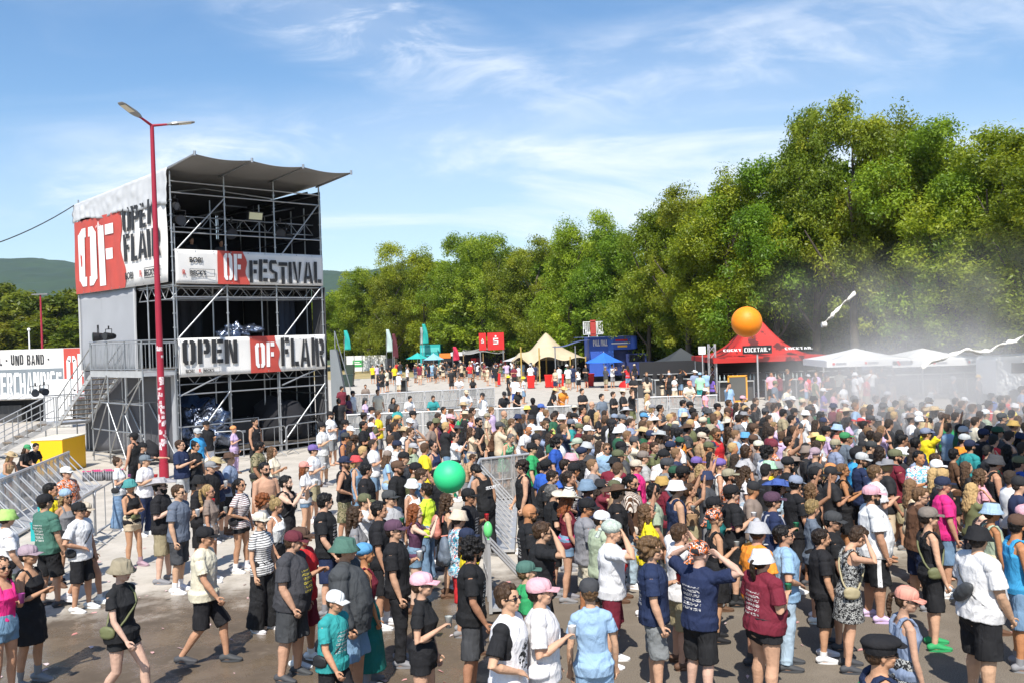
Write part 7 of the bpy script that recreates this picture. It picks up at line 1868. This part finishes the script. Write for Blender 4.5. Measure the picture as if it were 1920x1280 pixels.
# build -------------------------------------------------------------------
def mute(c, k=.22):
    m_ = sum(c) / 3; return tuple(x + (m_ - x) * k for x in c)
def rgba(c, j=0.0): g_ = 1 + rp.uniform(-j, j * .6); return tuple(min(.82, max(.004, x * g_ * (1 + rp.uniform(-.025, .025)))) for x in c) + (1,)
def part(name, me, parent, color=None, mtx=None):
    o = bpy.data.objects.new(name, me); col.objects.link(o); o.parent = parent
    if color: o.color = color
    if mtx is not None: o.matrix_local = mtx
    return o
def make_person(d):
    dist = d['pos'].y; lod = 'n' if dist < 17.5 else ('m' if dist < 32 else 'f'); b, p = d['build'], d['pose']; legs = POSES[p][3]
    body = bpy.data.objects.new('person', body_mesh(b, p, lod)); col.objects.link(body); body.color = rgba(SKINS[d['skin']], .10)
    body.location = d['pos']; s = d['h'] / (1.785 if d['hat'] else 1.765); mir = -1 if (not d['bag'] and rp.random() < .45 and d['tpat'] not in ('raglan',) and d['pose'] != 'look') else 1; wd_ = rp.uniform(1.01, 1.13); body.scale = (s * wd_, s * wd_ * mir, s); body.rotation_euler = (R(rp.uniform(-1.8, 1.8)), R(rp.uniform(-2, 2.5)), R(d['deg']))
    tag(body, d['label'], 'person', 'festival spectators'); H = head_mtx(p)
    if d['top'] != 'none': part('dress' if d['top'] == 'dress' else 'shirt' if d['top'] != 'jacket' else 'jacket', with_mat(top_mesh(d['top'], b, p, lod), [cloth(d['tpat'] or 'plain')], d['tpat']), body, rgba(PAL[d['tcol']], .12))
    if d['bot'] != 'none': part({'skirt': 'skirt', 'longskirt': 'skirt', 'trousers': 'trousers', 'wide': 'trousers'}.get(d['bot'], 'shorts'), with_mat(bot_mesh(d['bot'], b, legs, lod), [cloth(d['bpat'] or 'plain')], d['bpat']), body, rgba(PAL[d['bcol']], .12))
    hk = d['hair']
    if hk != 'b' and not (d['hat'] in ('A', 'H') and hk == 's'):
        if d['hat'] and hk == 'c': hk = 'o' if d['sex'] == 'F' else 's'
        if d['hat'] and hk == 'u': hk = 's'
        o = part('hair', with_mat(hair_mesh(hk, lod), [HAIRM], ''), body, rgba(HAIRC[d['hairc']], .2), H.copy())
        if d['hat']: o.matrix_local = H @ Matrix.Translation((0, 0, 1.6)) @ Matrix.Diagonal((.93, .96, .80, 1)) @ Matrix.Translation((0, 0, -1.6))
    if d['hat']:
        H = H @ Matrix.Translation((0, 0, 1.66)) @ Matrix.Scale(1.04, 4) @ Matrix.Translation((0, 0, -1.66)); st_ = d['hat'] in 'SW' and d['hcol'] in ('straw', 'cream', 'khaki', 'mustard')
        hm = H.copy()
        if d['hat'] in 'CV': hm = H @ Matrix.Translation((0, 0, 1.66)) @ Matrix.Diagonal((.97, .97, .88, 1)) @ Matrix.Translation((0, 0, -1.66))
        if d['hat'] in 'BSW': hm = H @ Matrix.Translation((0, 0, 1.68)) @ Matrix.Rotation(R(rp.uniform(-6, 6)), 4, 'X') @ Matrix.Rotation(R(rp.uniform(-3, 8)), 4, 'Y') @ Matrix.Translation((0, 0, -1.68))
        hpat = {'H': 'floral' if d['hcol'] in ('salmon', 'plum') else 'hat', 'W': 'hat'}.get(d['hat'], 'hat')
        if d['hcol'] == 'sage' and d['hat'] == 'H': hpat = 'paisley'
        part('hat' if d['hat'] != 'D' else 'ear_protectors', with_mat(hat_mesh(d['hat']), [STRAWM if st_ else cloth(hpat), BAND], str(st_) + hpat), body, rgba(mute(PAL[d['hcol']]), .15), hm)
    if 'g' in d['fl']: part('sunglasses', with_mat(glasses_mesh(), [SHADES], ''), body, None, H.copy())
    if 'z' in d['fl']: part('beard', with_mat(beard_mesh(), [HAIRM], ''), body, rgba(HAIRC[d['hairc']], .2), H.copy())
    if dist < 31:
        for sd in (1, -1): part('shoe', with_mat(shoe_mesh(sd, legs, b, d['sock']), [SHOEM, SOLE, SOCK if d['sho'] in ('white', 'grey', 'brown', 'dgrey') else SOCKB], str(d['sho'])), body, rgba(PAL[d['sho']], .1))
    if d['bag'] and dist < 45:
        bk, bc = d['bag'].split(':'); part('bag', with_mat(bag_mesh(bk, b), [BAGM], ''), body, rgba(PAL[bc], .1), (Matrix.Translation(PIV) @ Matrix.Rotation(R(POSES[p][2]), 4, 'Y') @ Matrix.Translation(-PIV)) if POSES[p][2] else None)
    return body
PP.sort(key=lambda d: d['pos'].y)
CUPC = {'white': (.7, .7, .7), 'clear': (.35, .36, .34), 'green': (.02, .16, .08), 'red': (.55, .02, .03), 'purple': (.3, .05, .22)}
def cup_mesh():
    def f():
        k = MB(); k.lathe([(0, 0), (.028, 0), (.038, .115), (.040, .118), (.036, .112), (.027, .006), (0, .006)], (0, 0, 0), 14); return k.mesh('plastic_cup')
    return cached('cup', f)
def add_cup(d, i):
    o = d['obj']; J, _ = joints(d['build'], d['pose']); wr, f = J[-1][2], J[-1][3]; p = wr + f * .105 + V((0, 0, -.05)); cn_ = list(CUPC)[i % 5]
    c = bpy.data.objects.new('plastic_cup', cup_mesh()); col.objects.link(c); c.matrix_world = Matrix.Translation(o.location) @ o.rotation_euler.to_matrix().to_4x4() @ Matrix.Diagonal((*o.scale, 1)) @ Matrix.Translation(p)
    c.data = with_mat(cup_mesh(), [mat('cup_' + cn_, CUPC[cn_], .3)], cn_); tag(c, '%s plastic cup in the hand of the %s' % (cn_, d['label'].split(',')[0]), 'cup')
    if len(c['label'].split()) > 16: c['label'] = ' '.join(('%s plastic cup held by the %s' % (cn_, d['label'].replace('person in ', '').split(' with ')[0])).split()[:16])
NMAX = 300
nc_ = 0
for d in PP[:NMAX]:
    d['obj'] = make_person(d)
    if d['pose'] == 'cup' and d['pos'].y < 26 and nc_ < 30: add_cup(d, nc_); nc_ += 1
for d in PP[:NMAX]:
    if abs(d['px'] - 909) < 1 and abs(d['py'] - 870) < 1:
        d['obj']['label'] = 'guard in black vest lettered SECURITY, head bowed, alone in the barrier lane'
        plain_text('SECURITY', 'lettering', (0, 0, 0), (1, 0, 0), (0, 0, 1), .075, WHITE, None, bold=.02, align='CENTER')
        t = bpy.data.objects['lettering'] if False else [o for o in col.objects if o.name.startswith('lettering') and o.parent is None][-1]
        t.parent = d['obj']; t.matrix_local = Matrix.Translation((-.178, 0, 1.30)) @ Matrix.Rotation(R(-90), 4, 'Z') @ Matrix.Rotation(R(-4), 4, 'X')
# the rest of the crowd, a mass too many to count: one mesh of small figures
def crowd(specs):
    import numpy as np
    allv = []; allf = []; allc = []; off = 0
    for (x, y, h, deg, sex, pose, tc_, bc_, sk_, hat_, hc_, hr_) in specs:
        M_ = Matrix.Translation((x, y, 0)) @ Matrix.Rotation(R(deg), 4, 'Z') @ Matrix.Scale(h / 1.77, 4); H = head_mtx(pose)
        lst = [(body_mesh(sex, pose, 'f'), sk_, None), (top_mesh('tee', sex, pose, 'f'), tc_, None), (bot_mesh('shorts', sex, POSES[pose][3], 'f'), bc_, None), (hair_mesh('s' if sex == 'M' else 'l', 'm'), hr_, H @ Matrix.Translation((0, 0, 1.6)) @ Matrix.Diagonal((.93, .96, .8, 1)) @ Matrix.Translation((0, 0, -1.6)) if hat_ else H)]
        if hat_: lst.append((hat_mesh(hat_), hc_, H))
        for (me, c, mm) in lst:
            n = len(me.vertices); a = np.empty(n * 3, dtype=np.float32); me.vertices.foreach_get('co', a); a = a.reshape(-1, 3); A_ = np.array(M_ @ mm if mm is not None else M_, dtype=np.float32)
            allv.append(a @ A_[:3, :3].T + A_[:3, 3]); me.calc_loop_triangles(); tr_ = np.empty(len(me.loop_triangles) * 3, dtype=np.int32); me.loop_triangles.foreach_get('vertices', tr_); tr_ = tr_.reshape(-1, 3)
            allf.append(tr_ + off); allc.append(np.tile(np.array([*c[:3], 1], dtype=np.float32), (n, 1))); off += n
    Vn = np.concatenate(allv); Fn = np.concatenate(allf); Cn = np.concatenate(allc)
    me = bpy.data.meshes.new('crowd'); me.vertices.add(len(Vn)); me.vertices.foreach_set('co', Vn.ravel()); me.loops.add(len(Fn) * 3); me.loops.foreach_set('vertex_index', Fn.ravel()); me.polygons.add(len(Fn)); me.polygons.foreach_set('loop_start', np.arange(0, len(Fn) * 3, 3, dtype=np.int32))
    try: me.polygons.foreach_set('loop_total', np.full(len(Fn), 3, dtype=np.int32))
    except Exception: pass
    me.update(calc_edges=True); ca = me.color_attributes.new('col', 'FLOAT_COLOR', 'POINT'); ca.data.foreach_set('color', Cn.ravel()); me.polygons.foreach_set('use_smooth', [True] * len(Fn))
    mt = bpy.data.materials.new('crowd_colours'); mt.use_nodes = True; t = mt.node_tree; at = t.nodes.new('ShaderNodeAttribute'); at.attribute_name = 'col'; t.links.new(at.outputs['Color'], t.nodes['Principled BSDF'].inputs['Base Color']); t.nodes['Principled BSDF'].inputs['Roughness'].default_value = .85
    me.materials.append(mt); o = bpy.data.objects.new('crowd', me); col.objects.link(o); tag(o, 'far part of the audience in summer clothes', 'crowd', kind='stuff'); return o
specs = []; taken = [d['pos'] for d in PP]
for d in PP[NMAX:]: specs.append((d['pos'].x, d['pos'].y, d['h'], d['deg'], d['sex'], d['pose'] if d['pose'] in ('relax', 'turn', 'easy', 'lean', 'cup', 'cross', 'brow', 'wave', 'cam', 'clap', 'up', 'hips', 'walk') else 'relax', PAL[d['tcol']] if d['top'] != 'none' else SKINS['a'], PAL[d['bcol']], SKINS[d['skin']], d['hat'] if d['hat'] in ('C', 'B', 'S', 'A') else None, PAL.get(d['hcol'] or 'black'), HAIRC[d['hairc']]))
rc_ = random.Random(21); TC = ['black'] * 13 + ['white'] * 7 + ['dgrey', 'dgrey', 'grey', 'navy', 'navy', 'red', 'lblue', 'beige', 'taupe', 'olive', 'dgreen', 'maroon', 'yellow', 'lgrey', 'steel', 'pink', 'lilac', 'cream']
def rspec(p, lean=False, deg=None):
    sex = rc_.choice('MMF'); hat_ = rc_.choice([None, None, None, None, None, 'C', 'C', 'B', 'S']); return (p.x, p.y, (1.78 if sex == 'M' else 1.67) + rc_.uniform(-.05, .05), rc_.uniform(-30, 15) if deg is None else deg, sex, rc_.choice(['relax', 'turn', 'easy', 'turn'] + ['cup', 'clap', 'clap', 'cross', 'cross', 'cam', 'brow']), PAL[rc_.choice(TC)], PAL[rc_.choice(['black', 'black', 'denim', 'grey', 'khaki', 'navy', 'beige'])], SKINS[rc_.choice('aabbtc')], hat_, PAL[rc_.choice(['straw' if hat_ == 'S' else 'black', 'white', 'black', 'beige', 'dgrey', 'navy', 'taupe', 'grey', 'black', 'lgrey'])] if hat_ else None, HAIRC[rc_.choice('kkddnly')])
n_try = 0
def free(p, r): return all((q - p).length > r for q in taken)
# dense right-hand block, thinning to the left and to the back (world polygon)
while n_try < 6000 and len(specs) < 255:
    n_try += 1; py = rc_.uniform(742, 905); px = rc_.uniform(1090, 1990)
    if py < 742 + max(0, (1500 - px)) * .10: continue
    if px < 1250 and py < 800: continue
    p = Gd(px, py, 1.75); p.z = 0
    if free(p, .60): taken.append(p); specs.append(rspec(p))
# more of the audience among the listed people, left of the lane
for (x0, x1, y0, y1, n) in ((640, 800, 770, 850, 14), (800, 1000, 762, 800, 16), (1000, 1250, 765, 830, 26)):
    k_ = 0
    for _ in range(600):
        if k_ >= n: break
        p = Gd(rc_.uniform(x0, x1), rc_.uniform(y0, y1), 1.72); p.z = 0
        if free(p, .6): taken.append(p); specs.append(rspec(p)); k_ += 1
# strollers in front of the stalls
for (x0, x1, d0, d1, n) in ((690, 830, 80, 100, 14), (765, 960, 84, 94, 34), (900, 1010, 70, 84, 16), (1035, 1100, 66, 72, 8), (1110, 1190, 66, 72, 6), (1220, 1340, 52, 60, 10), (1440, 1700, 47, 52, 16), (700, 760, 66, 74, 3), (1180, 1240, 50, 56, 4)):
    for _ in range(n):
        dd = rc_.uniform(d0, d1); p = gp(rc_.uniform(x0, x1), dd)
        if free(p, .5): taken.append(p); specs.append(rspec(p, deg=rc_.uniform(-180, 180)))
for (px, d_, c) in ((714, 72, 'black'), (697, 88, 'yellow'), (738, 84, 'yellow'), (844, 70, 'black')): specs.append((tx(px, d_), d_, 1.78, -60, 'M', 'relax', PAL[c], PAL['black'], SKINS['b'], None, None, HAIRC['k']))
crowd(specs)
# three technicians on the tower's top floor
for (t_, s_, c, lb) in ((1.35, 1.2, 'black', 'technician standing at the left of the dark top floor of the tower'), (2.7, 1.5, 'dgrey', 'technician standing by the second upright on the top floor of the tower')):
    q = T(t_, s_, Z2 + .08); o = bpy.data.objects.new('person', body_mesh('M', 'relax', 'f')); col.objects.link(o); o.location = q; o.rotation_euler = (0, 0, R(-50)); o.color = (*SKINS['b'], 1); tag(o, lb, 'person', 'tower crew')
    part('shirt', with_mat(top_mesh('tee', 'M', 'relax', 'f'), [cloth('plain')], ''), o, (*PAL[c], 1)); part('shorts', with_mat(bot_mesh('shorts', 'M', 's', 'f'), [cloth('plain')], ''), o, (*PAL['black'], 1)); part('hair', with_mat(hair_mesh('s', 'm'), [HAIRM], ''), o, (.03, .02, .01, 1))
print('people', len(PP), 'crowd', len(specs), 'dups', [l for l, c in Counter(d['label'] for d in PP[:NMAX]).items() if c > 1])
# ------------------------------------------------------------------ air
k = MB(); k.box((-2700, -40, -7), (2700, 2800, 400))
hz = bpy.data.materials.new('haze'); hz.use_nodes = True; t = hz.node_tree
for n in list(t.nodes): t.nodes.remove(n)
o_ = t.nodes.new('ShaderNodeOutputMaterial'); pv = t.nodes.new('ShaderNodeVolumePrincipled'); t.links.new(pv.outputs[0], o_.inputs['Volume']); pv.inputs['Color'].default_value = (.72, .84, 1, 1); pv.inputs['Density'].default_value = .00009; pv.inputs['Anisotropy'].default_value = .3
tag(k.build('haze', hz), 'thin summer haze in the air over the valley', 'haze', kind='stuff')
